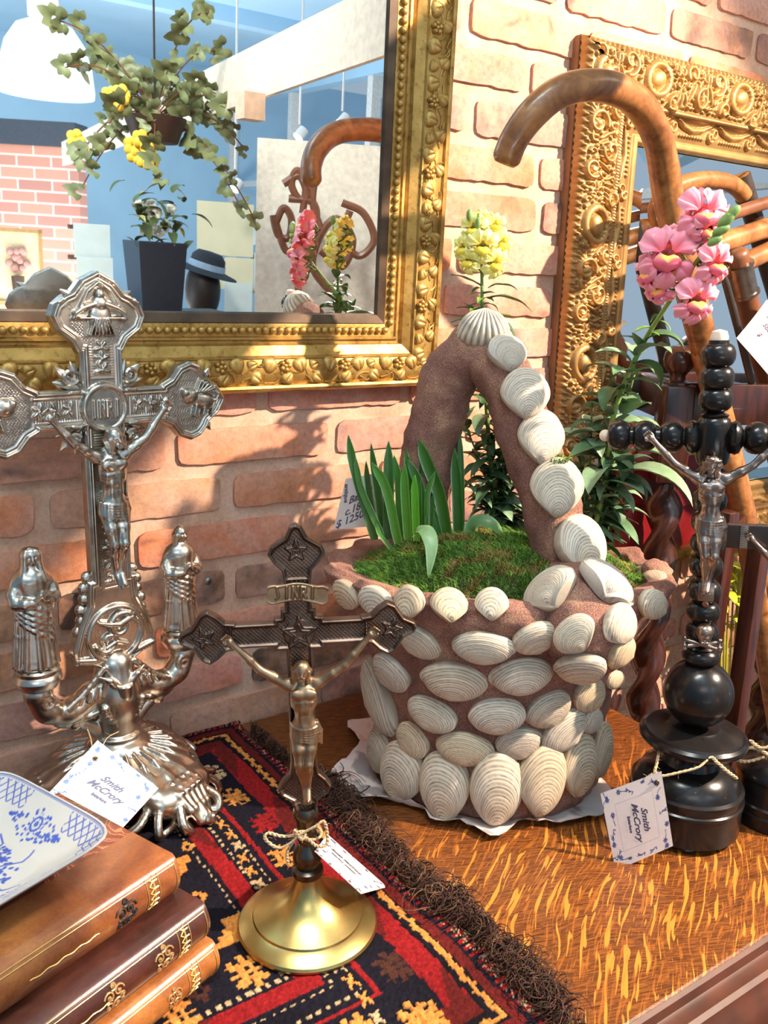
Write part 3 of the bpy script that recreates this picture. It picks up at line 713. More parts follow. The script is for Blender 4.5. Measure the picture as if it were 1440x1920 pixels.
def shell_mesh(seed, w=1.0, h=0.78, dome=0.30, rings=17, skew=0.12, radial=0, umbo=-0.97):
    """clam valve, unit width 2; umbo low at y=umbo*h, dome along +z; concentric growth ridges"""
    r = random.Random(seed); ns, nf = 5 * rings // 2 if not radial else 24, (44 if not radial else 132)
    V = []; Cc = []; ph = r.uniform(0, 6)
    out = []
    for k in range(nf):
        a = 2 * PI * k / nf
        x = w * math.cos(a) * (1 + 0.05 * math.sin(a * 2 + ph)); y = h * math.sin(a)
        if y < 0: x *= 1 - 0.50 * (abs(y) / h) ** 1.8
        y *= (1.0 if y < 0 else 0.92)
        x += skew * (1 - (y / h)) * 0.5
        out.append((x, y))
    ux, uy = skew * 0.9, umbo * h
    for j in range(ns + 1):
        s = j / ns
        for k in range(nf):
            ox, oy = out[k]; x = ux + s * (ox - ux); y = uy + s * (oy - uy)
            rr = math.hypot(x / w, y / h)
            z = dome * 1.35 * max(0.0, 1 - rr ** 2.6) ** 0.55 * (1 - 0.18 * y / h) + 0.06 * math.exp(-((x - ux) ** 2 + (y - uy - 0.16) ** 2) / 0.03) * (s > 0.02)
            q = 0.5 + 0.5 * math.sin(2 * PI * (s * rings) + 0.8 * math.sin(k * 0.29 + ph))
            amp = 0.024 * min(1, s * 1.4) * (1 if 0 < j < ns else 0)
            if radial:
                q = 0.5 + 0.5 * math.sin(k / nf * 2 * PI * radial); amp = 0.075 * s
            z += amp * q; V.append((x, y, z))
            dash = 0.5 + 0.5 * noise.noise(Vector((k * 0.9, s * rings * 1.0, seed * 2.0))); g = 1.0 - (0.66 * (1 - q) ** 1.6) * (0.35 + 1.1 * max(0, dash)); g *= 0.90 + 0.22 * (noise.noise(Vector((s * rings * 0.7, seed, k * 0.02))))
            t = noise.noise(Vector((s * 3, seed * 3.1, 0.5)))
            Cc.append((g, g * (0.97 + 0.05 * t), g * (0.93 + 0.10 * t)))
    for k in range(nf): V.append((out[k][0] * 0.95, out[k][1] * 0.95, -0.16)); Cc.append((.5, .45, .4))
    F = [(j * nf + k, j * nf + (k + 1) % nf, (j + 1) * nf + (k + 1) % nf, (j + 1) * nf + k) for j in range(ns) for k in range(nf)]
    n0 = ns * nf; F += [(n0 + k, n0 + (k + 1) % nf, (ns + 1) * nf + (k + 1) % nf, (ns + 1) * nf + k) for k in range(nf)]
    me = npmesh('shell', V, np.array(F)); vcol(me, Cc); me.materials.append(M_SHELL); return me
shellA = [shell_mesh(i, 1.0, 0.72 + 0.04 * (i % 3), 0.38, 17 + i % 4, 0.12 * (1 if i % 2 else -1)) for i in range(5)]
shellB = [shell_mesh(20 + i, 0.92, 0.98, 0.40, 19 + i, 0.10) for i in range(3)]
shellS = [shell_mesh(40 + i, 0.95, 0.85, 0.34, 8, 0.06) for i in range(3)]
shellF = shell_mesh(60, 1.0, 0.8, 0.5, 10, 0.0, radial=22)

BC = Vector((0.673, -0.262, 0.0)); BA = math.atan2(-0.54, 0.84)      # major axis direction
bk = thing('shell_basket', 'tall cement planter basket covered in white clam shells, on the oak top', 'basket', BC)
bprof = [(0.0, 0.128, 0.122), (0.006, 0.137, 0.130), (0.04, 0.140, 0.132), (0.09, 0.138, 0.128), (0.14, 0.146, 0.130), (0.19, 0.166, 0.135), (0.222, 0.182, 0.142), (0.243, 0.200, 0.148), (0.258, 0.204, 0.147), (0.265, 0.196, 0.138), (0.260, 0.176, 0.120), (0.240, 0.165, 0.112), (0.21, 0.155, 0.106)]
Zp = [p[0] for p in bprof]
def bsurf(th, q):                             # q index along the section
    i = min(int(q), len(bprof) - 2); t = q - i; z, a, b_ = [bprof[i][k] * (1 - t) + bprof[i + 1][k] * t for k in range(3)]
    x, y = a * math.cos(th), b_ * math.sin(th)
    P = Vector((x, y, z)); n = noise.noise(P * 26) * 0.0055 + noise.noise(P * 70 + Vector((5, 0, 0))) * 0.0028
    n += 0.0035 * math.sin(th * 15 + 1.0) * max(0, (z - 0.23) / 0.02) * 0.8
    k = 1 + n / 0.15
    c, s = math.cos(BA), math.sin(BA); x *= k; y *= k
    return (x * c - y * s, x * s + y * c, z + (n * 0.5 if z > 0.2 else 0))
b = MB(); NU, NV = 150, 72
R = [[bsurf(2 * PI * i / NU, j / NV * (len(bprof) - 1)) for i in range(NU)] for j in range(NV + 1)]
b.rings(R); body_o = b.obj('body', M_CEMENT, bk, angle=80)
bvb = BVHTree.FromPolygons([v_.co + BC for v_ in body_o.data.vertices], [tuple(p.vertices) for p in body_o.data.polygons])
HR, HL = Vector((0.735, -0.396, 0.205)), Vector((0.628, -0.150, 0.205))
hn = (HL - HR).cross(Vector((0, 0, 1))).normalized()
def onplane(px, py):                          # the handle stands in one upright plane across the basket
    r = Vector(ray(px, py)); return Vector(CP) + r * ((HR - Vector(CP)).dot(hn) / r.dot(hn))
def _hit(px, py, out):
    l_, n_, _, _ = bvb.ray_cast(Vector(CP), Vector(ray(px, py))); return l_ + (Vector(CP) - l_).normalized() * out
hpath = [_hit(1100, 1222, -0.022), _hit(1092, 1172, -0.012)] + [onplane(*p) for p in ((1072, 1085), (1046, 1000), (1020, 910), (992, 826), (966, 755), (940, 700), (908, 662), (872, 672), (842, 712), (823, 770), (808, 840), (795, 910), (787, 975), (784, 1020))]
HPth = [Vector(p) for p in spline(hpath, 7)]; n = len(HPth)
hr_ = [0.0325 + 0.016 * max(0, 1 - abs(i - 9) / 12) ** 1.3 + 0.010 * max(0, 1 - (n - 1 - i) / 8) ** 1.5 for i in range(n)]
b = MB(); hup = (HR - HL).cross(Vector((0, 0, 1))).normalized()
b.tube(HPth, hr_, 28, up=hup, prof=lambda a, t: (1.0, 1.02))
for i, v_ in enumerate(b.v):
    d = noise.noise(v_ * 30) * 0.0045 + noise.noise(v_ * 85) * 0.0026
    q = min(HPth, key=lambda p: (p - v_).length_squared); b.v[i] = v_ + (v_ - q).normalized() * d
b.v = [v_ - BC for v_ in b.v]; hand_o = b.obj('handle', M_CEMENT, bk, angle=80)
def bvh_of(objs, off):
    V = []; F = []
    for o in objs:
        k = len(V); V += [v_.co + off for v_ in o.data.vertices]; F += [tuple(i + k for i in p.vertices) for p in o.data.polygons]
    return BVHTree.FromPolygons(V, F)
bv = bvh_of([body_o, hand_o], BC)
CO = Vector(CP)
def put_shell(px, py, w, h, ang, meshes, col=(0.72, 0.62, 0.50), sink=0.0, flat=1.0):
    loc, nor, _, dist = bv.ray_cast(CO, Vector(ray(px, py)))
    if loc is None: return
    ns_ = Vector((0, 0, 0))                   # smoothed normal
    for dx, dy in ((0, 0), (-18, 0), (18, 0), (0, -18), (0, 18)):
        l2, n2, _, d2 = bv.ray_cast(CO, Vector(ray(px + dx, py + dy)))
        if l2 is not None and abs(d2 - dist) < 0.05: ns_ += n2
    nor = ns_.normalized()
    if nor.dot(loc - CO) > 0: nor = -nor
    view = (CO - loc).normalized(); up = Vector((0, 0, 1)); right = up.cross(view).normalized()
    # size: undo foreshortening against the surface in the horizontal direction, limited
    fs = max(0.45, abs(nor.dot(view)))
    s = dist / FPX * 0.56
    M = frame_from(loc + nor * (0.0005 - sink), nor, right)
    me = random.choice(meshes); o = mkobj('shell', me, None, bk)
    sx = w * s / (fs if abs(math.cos(ang)) > 0.7 and w < h * 1.1 else 1.0) ** 0.8
    M = M @ Matrix.Rotation(ang, 4, 'Z') @ Matrix.Diagonal((sx, (h * s) / 0.76, (sx + h * s) * 0.5 * flat, 1))
    o.matrix_basis = Matrix.Translation(-BC) @ M
    k = random.uniform(0.88, 1.10); o.color = (col[0] * k, col[1] * k, col[2] * k * random.uniform(.94, 1.04), 1)
Z2 = lambda x, y: (560 + x / 2, 1000 + y / 2)
G, Bl, Cr, Wh = (0.50, 0.46, 0.41), (0.56, 0.56, 0.62), (0.82, 0.64, 0.42), (0.84, 0.76, 0.66)
rows = [  # (zoomed x, y, w, h, angle, kind, colour)
 (100, 312, 95, 130, -0.9, 'A', G), (205, 335, 110, 70, -0.5, 'A', Wh), (455, 402, 165, 115, -0.45, 'A', Wh), (688, 422, 205, 132, 0.03, 'A', Wh), (885, 388, 160, 120, 0.35, 'A', Wh), (1040, 375, 165, 130, 0.75, 'A', Wh), (1200, 335, 150, 140, 0.85, 'A', Wh), (1322, 262, 100, 150, 1.0, 'A', Wh),
 (225, 440, 90, 120, -0.9, 'A', G), (355, 520, 165, 135, -0.35, 'A', Wh), (590, 547, 218, 150, -0.05, 'A', Wh), (838, 528, 205, 140, 0.12, 'A', Wh), (1060, 500, 175, 140, 0.45, 'A', Wh), (1205, 440, 120, 130, 0.9, 'A', Cr), (1180, 545, 70, 110, 1.2, 'A', Cr),
 (235, 560, 70, 110, -1.1, 'A', G), (315, 608, 145, 145, -0.75, 'A', Wh), (508, 676, 192, 128, -0.25, 'A', Wh), (748, 678, 195, 142, 0.05, 'A', Wh), (935, 652, 165, 130, 0.3, 'A', G), (1085, 600, 125, 130, 0.8, 'A', Cr), (1095, 700, 90, 110, 0.9, 'A', Wh),
 (320, 712, 90, 110, -0.9, 'A', G), (435, 776, 145, 128, -0.5, 'A', Cr), (618, 800, 185, 130, 0.0, 'A', Cr), (820, 780, 150, 128, 0.15, 'A', G), (988, 738, 130, 132, 0.6, 'A', Wh),
 (310, 810, 85, 120, 0.2, 'B', G), (393, 885, 138, 172, -0.1, 'B', Wh), (547, 936, 165, 190, 0.08, 'B', Wh), (735, 946, 175, 205, 0.0, 'B', Wh), (905, 916, 155, 200, -0.1, 'B', Cr), (1040, 862, 122, 170, -0.05, 'B', Cr), (1122, 805, 72, 150, -0.1, 'B', Cr),
 (185, 225, 92, 98, 0.5, 'S', Cr), (288, 248, 110, 102, 0.1, 'S', Wh), (415, 255, 128, 108, -0.1, 'S', Cr), (563, 268, 132, 115, 0.1, 'S', Cr), (722, 264, 120, 108, 0.0, 'S', Wh),
 (942, 216, 140, 138, 0.15, 'B', Wh), (1150, 185, 118, 140, -0.15, 'B', Bl), (1050, 45, 182, 170, 0.2, 'B', Wh),
 (1255, 188, 70, 100, 0.2, 'S', Wh), (1350, 95, 90, 80, -0.7, 'S', Cr), (1285, 150, 90, 60, -0.7, 'S', (0.62, 0.36, 0.26)), (1335, 165, 90, 60, -0.6, 'S', (0.62, 0.36, 0.26)), (105, 180, 95, 80, 0.6, 'S', (0.50, 0.25, 0.19))]
for x, y, w, h, a, k, col in rows:
    px, py = Z2(x, y); put_shell(px, py, w / 2, h / 2, a, {'A': shellA, 'B': shellB, 'S': shellS}[k], col)
for px, py, w, h, a, col in ((1041, 912, 108, 92, 0.0, Wh), (1012, 818, 98, 84, 0.0, Wh), (982, 737, 102, 80, 0.05, Wh), (948, 662, 88, 60, 0.15, (0.72, 0.68, 0.66))):
    put_shell(px, py, w * .88, h * .88, a, shellB, col, flat=1.0)
put_shell(1196, 998, 34, 24, 0, shellS, Wh)
o = mkobj('shell', shellF, None, bk); o.color = (0.80, 0.74, 0.62, 1)     # fluted shell capping the handle
tp = max(HPth, key=lambda p: p.z) + Vector((0, 0, 0.020)); vw = (CO - tp).normalized()
o.matrix_basis = Matrix.Translation(-BC) @ frame_from(tp + Vector((-0.004, -0.006, 0.0)), Vector((-0.45, -0.6, 0.62)), Vector((0, 0, 1)).cross(vw)) @ Matrix.Rotation(PI, 4, 'Z') @ Matrix.Diagonal((0.030, 0.031, 0.040, 1))
# clay lumps along the inside of the far rim
b = MB()
for px, py, rr in ((608, 1088, 0.016), (1205, 1085, 0.014), (1228, 1062, 0.014), (1180, 1010, 0.012), (1212, 1020, 0.012), (625, 1110, 0.010)):
    lo_, no_, _, _ = bv.ray_cast(CO, Vector(ray(px, py)))
    if lo_: p = lo_ - BC; b.ball((p[0], p[1], p[2] - 0.003), (rr * 1.2, rr * 1.1, rr * 0.8), 14, 10)
for i, v_ in enumerate(b.v): b.v[i] = v_ + Vector((1, 1, 1)) * noise.noise(v_ * 60) * 0.003
b.obj('rim_lumps', M_CEMENT, bk, angle=80)['kind'] = 'stuff'

# ---- moss
def moss_patch(name, region, n, seed):
    r = np.random.default_rng(seed); V = []; F = []; C = []
    for i in range(n):
        p, nz = region(r)
        a = r.uniform(0, 6.283); L = r.uniform(0.005, 0.014) * (1.25 if r.random() < .1 else 1); lean = r.uniform(0.15, 1.0); w = r.uniform(0.0004, 0.0008)
        d = np.array([math.cos(a) * lean, math.sin(a) * lean, 1.0]); d /= np.linalg.norm(d); s = np.array([-math.sin(a), math.cos(a), 0]) * w
        cu = np.array([math.cos(a + 1.2), math.sin(a + 1.2), -0.5]) * L * 0.4
        p = np.array(p); k = len(V)
        q1 = p + d * L * 0.55; q2 = p + d * L + cu
        V += [p - s, p + s, q1 - s * .8, q1 + s * .8, q2]
        F += [(k, k + 1, k + 3, k + 2), (k + 2, k + 3, k + 4)]
        t = noise.noise(Vector((p[0] * 38, p[1] * 38, seed))); u = noise.noise(Vector((p[0] * 14, p[1] * 14, seed + 9)))
        g = r.uniform(0.7, 1.25); c = (0.12, 0.25, 0.028) if t + u < 0.18 else (0.28, 0.25, 0.045) if r.random() < .6 else (0.24, 0.13, 0.04)
        if t > 0.30 and u < 0: c = (0.24, 0.40, 0.04)
        C += [[q * g * 0.9 for q in c]] * 2 + [[q * g for q in c]] * 2 + [[q * g * 1.2 for q in c]]
    me = npmesh(name, V, F, smooth=False); vcol(me, C); return me
M_MOSS = attr_mat('moss', 0.8, var=0.15); M_SOIL = simple('mossy_soil', (0.05, 0.045, 0.015), 0.95, 0, 0.4, 60, 0.8, 200, 0.004)
def in_basket(r, top=False):
    while True:
        rad = math.sqrt(r.uniform(0, 1)); th = r.uniform(0, 2 * PI)
        if True: break
    return rad, th
def moss_h(x, y): return 0.266 + 0.024 * max(0, 1 - (x * x / 0.150 ** 2 + y * y / 0.105 ** 2)) + 0.008 * noise.noise(Vector((x * 30, y * 30, 0))) - 0.018 * max(0, math.hypot(x / 0.17, y / 0.116) - 0.72) / 0.3
def moss_pt(rad, th):
    x, y = 0.172 * rad * math.cos(th), 0.116 * rad * math.sin(th); c, s = math.cos(BA), math.sin(BA)
    return Vector((x * c - y * s, x * s + y * c, moss_h(x, y)))
mo = thing('moss', 'cushion of green moss filling the shell basket around the shoots', 'moss', BC + Vector((0, 0, 0.25)))
b = MB(); b.rings([[moss_pt(j / 26, 2 * PI * i / 60) - Vector((0, 0, 0.25 + 0.03 * (j == 26))) for i in range(60)] for j in range(1, 27)]); b.obj('soil', M_SOIL, mo)
def reg(r):
    rad = math.sqrt(r.uniform(0, 1)); th = r.uniform(0, 2 * PI); p = moss_pt(rad, th); return (p.x, p.y, p.z - 0.2515), None
mm = mkobj('moss_strands', moss_patch('moss_strands', reg, 34000, 3), M_MOSS, mo); mm['kind'] = 'stuff'
def tuft(cx, cy, cz, R, n, seed):
    def f(r):
        a = r.uniform(0, 6.28); q = R * math.sqrt(r.uniform(0, 1)); return (cx + q * math.cos(a), cy + q * math.sin(a), cz - q * 0.15), None
    return moss_patch('moss_tuft', f, n, seed)
lt, _, _, _ = bv.ray_cast(CO, Vector(ray(1046, 862)))
t_ = mkobj('moss_tuft', tuft(*(lt - BC + Vector((-.004, -.004, -.001))), 0.012, 260, 5), attr_mat('dark_moss', 0.9), bk); t_['kind'] = 'stuff'

# ---- crumpled wrapping cloth under the basket
N = Nodes('printed_cloth'); v = N.coord(); a = N.noise(v, 14, 3, 0.5, 0.6); b3 = N.noise(v, 55, 3)
c = N.mix(N.ramp(a, [(0.56, 0), (0.60, 0.7)]), (0.66, 0.56, 0.52), (0.12, 0.12, 0.13)); c = N.mix(N.ramp(b3, [(0.60, 0), (0.66, 0.3)]), c, (0.45, 0.18, 0.18)); N.base(c); N.set(Roughness=0.8); M_CLOTH = N.m
def cloth_h(th, j):
    r = 0.128 + 0.0065 * j; r += (0.006 + 0.0025 * j) * noise.noise(Vector((math.cos(th) * 3, math.sin(th) * 3, j * 0.1))) * (1 + 0.2 * j) - 0.010 * max(0, math.cos(th - BA - 2.4)) * 0
    z = 0.0015 + (0.0011 * j * j * 0.35 + 0.004 * abs(noise.noise(Vector((math.cos(th) * 7, math.sin(th) * 7, j * 0.35)))) * j) * (0.55 + 0.45 * math.cos(th - PI * 1.05)) * 0.75
    k = 0.965 + 0.12 * math.cos(th - 2.55)
    x, y = r * k * math.cos(th - BA) * 1.04, r * k * math.sin(th - BA) * 0.98; c, s = math.cos(BA), math.sin(BA)
    return (x * c - y * s, x * s + y * c, max(z, 0.0008))
b = MB(); b.rings([[cloth_h(2 * PI * i / 120, j) for i in range(120)] for j in range(0, 6)], cap=False)
b.rings([[Vector(cloth_h(2 * PI * i / 120, j)) * 1.0 + Vector((0, 0, -0.0006)) for i in range(120)] for j in (5, 0)], cap=False)
cl = b.obj('wrapping_cloth', M_CLOTH, None, loc=BC, angle=50); tag(cl, 'crumpled pale printed cloth spread under the shell basket', 'cloth')
# ================================================================= PLANTS IN THE BASKET
M_BULB = attr_mat('bulb_leaf', 0.35, var=0.06); M_LEAF = attr_mat('snapdragon_leaf', 0.5, var=0.12)
for m_ in (M_BULB, M_LEAF):
    m_.node_tree.nodes['Principled BSDF'].inputs['Transmission Weight'].default_value = 0.0
    m_.node_tree.nodes['Principled BSDF'].inputs['Subsurface Weight'].default_value = 0.15; m_.node_tree.nodes['Principled BSDF'].inputs['Subsurface Radius'].default_value = (0.002, 0.004, 0.001)
def strap(P, w, facing, th=0.0012, cup=0.28, tip=0.16, c0=(0.05, 0.15, 0.02), c1=(0.10, 0.27, 0.035), nW=6):
    """strap leaf along P, width profile w, cupped section, thick"""
    P = [Vector(p) for p in spline(P, 7)]; n = len(P); V = []; C = []; F = []
    f = Vector(facing).normalized()
    for side in (0, 1):
        for i in range(n):
            T = (P[min(i + 1, n - 1)] - P[max(i - 1, 0)]).normalized(); S = T.cross(f).normalized(); N_ = S.cross(T).normalized()
            t = i / (n - 1); ww = w * min(1, (1.001 - t) / tip) ** 0.6 * (0.82 + 0.18 * math.sin(t * 3.0))
            for j in range(nW + 1):
                q = j / nW * 2 - 1
                e = max(0, 1 - q * q) ** 0.5
                V.append(P[i] + S * (q * ww / 2) + N_ * (cup * ww * (q * q) * (1 if side == 0 else 1) - (side * 2 - 1) * th * e * 0.5))
                k = 1.0 + 0.08 * math.sin(j * 3.1); C.append([c0[m] * (1 - t) + c1[m] * t for m in range(3)] if True else 0); C[-1] = [x * k for x in C[-1]]
    m = nW + 1
    for side in (0, 1):
        o = side * n * m
        for i in range(n - 1):
            for j in range(nW):
                q = (o + i * m + j, o + i * m + j + 1, o + (i + 1) * m + j + 1, o + (i + 1) * m + j); F.append(q if side == 0 else q[::-1])
    for i in range(n - 1):
        for j in (0, nW): F.append((i * m + j, (i + 1) * m + j, n * m + (i + 1) * m + j, n * m + i * m + j))
    me = npmesh('leaf', V, np.array(F)); vcol(me, C); return me
def plan(px, py, X, Y, k=0.0):                # point seen at px,py at the ground distance of plan point (X, Y), shifted k deeper
    r = Vector(ray(px, py)); g = Vector((X - CP[0], Y - CP[1], 0)); d = g.length + k; h = math.hypot(r.x, r.y); return Vector(CP) + r * (d / h)
toC = Vector((-0.62, -0.72, 0.25))
Z3 = lambda x, y: (600 + x / 4.8, 800 + y / 4.8)
shoots = {  # zoomed pixels of the base, middle, tip, then width px, ground plan depth
 'left': ((0.592, -0.215), 'group of strappy green bulb shoots at the left of the moss, by the price card',
   [([(470, 930), (380, 620), (300, 330), (255, 75)], 82, 0), ([(520, 900), (370, 560), (315, 265)], 60, -0.006), ([(500, 900), (450, 600), (415, 310)], 68, 0.012), ([(590, 1040), (530, 960), (495, 850)], 40, -0.015)]),
 'middle': ((0.617, -0.215), 'dense clump of bright green bulb shoots in the middle of the moss',
   [([(570, 930), (520, 560), (460, 150)], 75, 0.01), ([(690, 960), (600, 560), (465, 320)], 88, -0.012), ([(615, 920), (620, 520), (618, 130)], 98, 0.0), ([(720, 900), (715, 560), (665, 255)], 80, 0.012),
    ([(795, 930), (775, 620), (765, 340)], 92, -0.014), ([(875, 940), (865, 680), (855, 435)], 82, -0.016), ([(830, 900), (810, 520), (775, 190)], 75, 0.022), ([(920, 900), (900, 560), (790, 290)], 90, 0.015),
    ([(905, 920), (905, 700), (905, 470)], 32, -0.008), ([(960, 900), (965, 600), (1040, 395)], 55, -0.01), ([(900, 800), (905, 560), (905, 285)], 30, 0.02), ([(870, 800), (868, 560), (862, 275)], 26, 0.024), ([(960, 920), (962, 840), (968, 770)], 34, -0.014), ([(1000, 920), (1010, 760), (1020, 590)], 40, 0.0)]),
 'right': ((0.668, -0.232), 'pair of tall stout bulb shoots at the right of the moss under the handle',
   [([(1165, 1090), (1090, 640), (980, 350), (890, 115)], 120, -0.004), ([(1100, 1085), (1050, 900), (1010, 700)], 70, -0.008), ([(1255, 1040), (1245, 640), (1212, 190)], 108, 0.0), ([(1275, 900), (1270, 420), (1253, 15)], 55, 0.014)]),
}
for kk, ((gx, gy), lab, blades) in shoots.items():
    base = Vector((gx, gy, 0.27)); t = thing('bulb_shoots', lab, 'plant', base, 'bulb shoots in the moss')
    for P, w, dz in blades:
        pts = [plan(*Z3(*p), gx, gy, dz) for p in P]; pts.insert(0, pts[0] + (pts[0] - pts[1]).normalized() * 0.012)
        d = (pts[1] - CO).length; ww = w / 4.8 * d / FPX
        br = random.uniform(0.6, 1.2) * (1.9 if kk == 'middle' and dz < -0.011 and w > 70 else 1.0)
        me = strap([p - base for p in pts], ww, toC + Vector((random.uniform(-.4, .4), random.uniform(-.4, .4), 0)), 0.002 if w > 70 else 0.0015, 0.22,
                   c0=(0.060 * br, 0.150 * br, 0.014), c1=(0.050 * br, 0.175 * br, 0.022)); mkobj('leaf', me, M_BULB, t)
fold = thing('bent_leaf', 'single pale green leaf folded over the front of the moss', 'plant', (0.60, -0.25, 0.27))
pts = [plan(*Z3(*p), 0.600, -0.262, dz) for p, dz in (((860, 960), 0.012), ((905, 935), 0.004), ((960, 950), -0.010), ((1000, 1060), -0.022), ((995, 1200), -0.030), ((975, 1360), -0.034))]
mkobj('leaf', strap([p - Vector((0.60, -0.25, 0.27)) for p in pts], 0.0175, Vector((-0.45, -0.55, 0.9)), 0.001, 0.12, 0.5, (0.30, 0.46, 0.20), (0.30, 0.47, 0.20)), M_BULB, fold)
fold2 = thing('curled_leaf', 'curling green bulb leaf at the right edge of the moss beside the handle', 'plant', (0.70, -0.24, 0.27))
pts = [plan(*p, 0.70, -0.25, k) for p, k in (((882, 1015), 0), ((884, 990), 0), ((900, 978), -.004), ((925, 985), -.008), ((945, 1010), -.01))]
mkobj('leaf', strap([p - Vector((0.70, -0.24, 0.27)) for p in pts], 0.019, Vector((-0.5, -0.5, 0.8)), 0.001, 0.15, 0.4, (0.14, 0.27, 0.10), (0.18, 0.33, 0.12)), M_BULB, fold2)

# ---- snapdragons
def leafmesh(L, w, curl, c, seed):            # lanceolate leaf along +x, upper side +z
    r = random.Random(seed); nx_, nw = 12, 4; V = []; C = []; F = []
    for i in range(nx_ + 1):
        t = i / nx_; a = -curl * t; x = L * (math.sin(curl * t) / curl if abs(curl) > 1e-3 else t); z = L * ((math.cos(curl * t) - 1) / curl if abs(curl) > 1e-3 else 0)
        ww = w * math.sin(PI * min(1, t ** 0.75 * 0.97 + 0.03)) ** 0.9 * 0.5
        for j in range(nw + 1):
            q = j / nw * 2 - 1; lift = 0.30 * abs(q) * ww
            V.append((x + math.sin(curl * t) * lift, q * ww, z + math.cos(curl * t) * lift + 0.0006 * math.sin(q * 5 + t * 9)))
            k = (0.86 + 0.25 * (1 - abs(q)) ** 0 * (1.25 if abs(q) < 0.2 else 1.0)) * (0.85 + 0.3 * t); C.append([c[m] * k for m in range(3)])
    m = nw + 1; n0 = len(V)
    F = [(i * m + j, (i + 1) * m + j, (i + 1) * m + j + 1, i * m + j + 1) for i in range(nx_) for j in range(nw)]
    me = npmesh('leaf', V, np.array(F)); vcol(me, C); me.materials.append(M_LEAF); return me
gD, gM, gL, gY = (0.045, 0.105, 0.040), (0.085, 0.17, 0.075), (0.17, 0.27, 0.15), (0.13, 0.25, 0.03)
LM = {k: [leafmesh(0.040, 0.013, cu, c, i) for i, cu in enumerate((0.5, 1.1, 1.7))] for k, c in (('d', gD), ('m', gM), ('l', gL), ('y', gY))}
LW = [leafmesh(0.052, 0.025, cu, c, 9) for cu, c in ((0.9, gM), (1.6, gL), (2.2, gD), (1.3, gL))]
def stem_of(P, r0, r1, t, base, name='stem', c=(0.13, 0.24, 0.05)):
    Q = [Vector(p) - base for p in spline(P, 8)]; b = MB(); n = len(Q); b.tube(Q, [r0 + (r1 - r0) * i / (n - 1) for i in range(n)], 8)
    me = b.mesh(name); vcol(me, [c] * len(b.v)); mkobj(name, me, M_LEAF, t); return Q
def add_leaf(t, p, az, el, me, sc, roll=0.0):
    o = mkobj('leaf', me, None, t); o.matrix_basis = Matrix.Translation(p) @ Matrix.Rotation(az, 4, 'Z') @ Matrix.Rotation(-el, 4, 'Y') @ Matrix.Rotation(roll, 4, 'X') @ Matrix.Scale(sc, 4); return o
def leafy(t, Q, i0, i1, n, keys, sc0, sc1, r, el0=0.9, el1=0.2, wide=0.0):
    for k in range(n):
        f = k / max(n - 1, 1); i = int(i0 + (i1 - i0) * f); az = k * 2.4 + r.uniform(-.4, .4); el = el0 + (el1 - el0) * f + r.uniform(-.3, .3)
        me = r.choice(LW) if r.random() < wide else r.choice(LM[r.choice(keys)])
        add_leaf(t, Q[min(i, len(Q) - 1)], az, el, me, (sc0 + (sc1 - sc0) * f) * r.uniform(0.8, 1.2), r.uniform(-.3, .3))
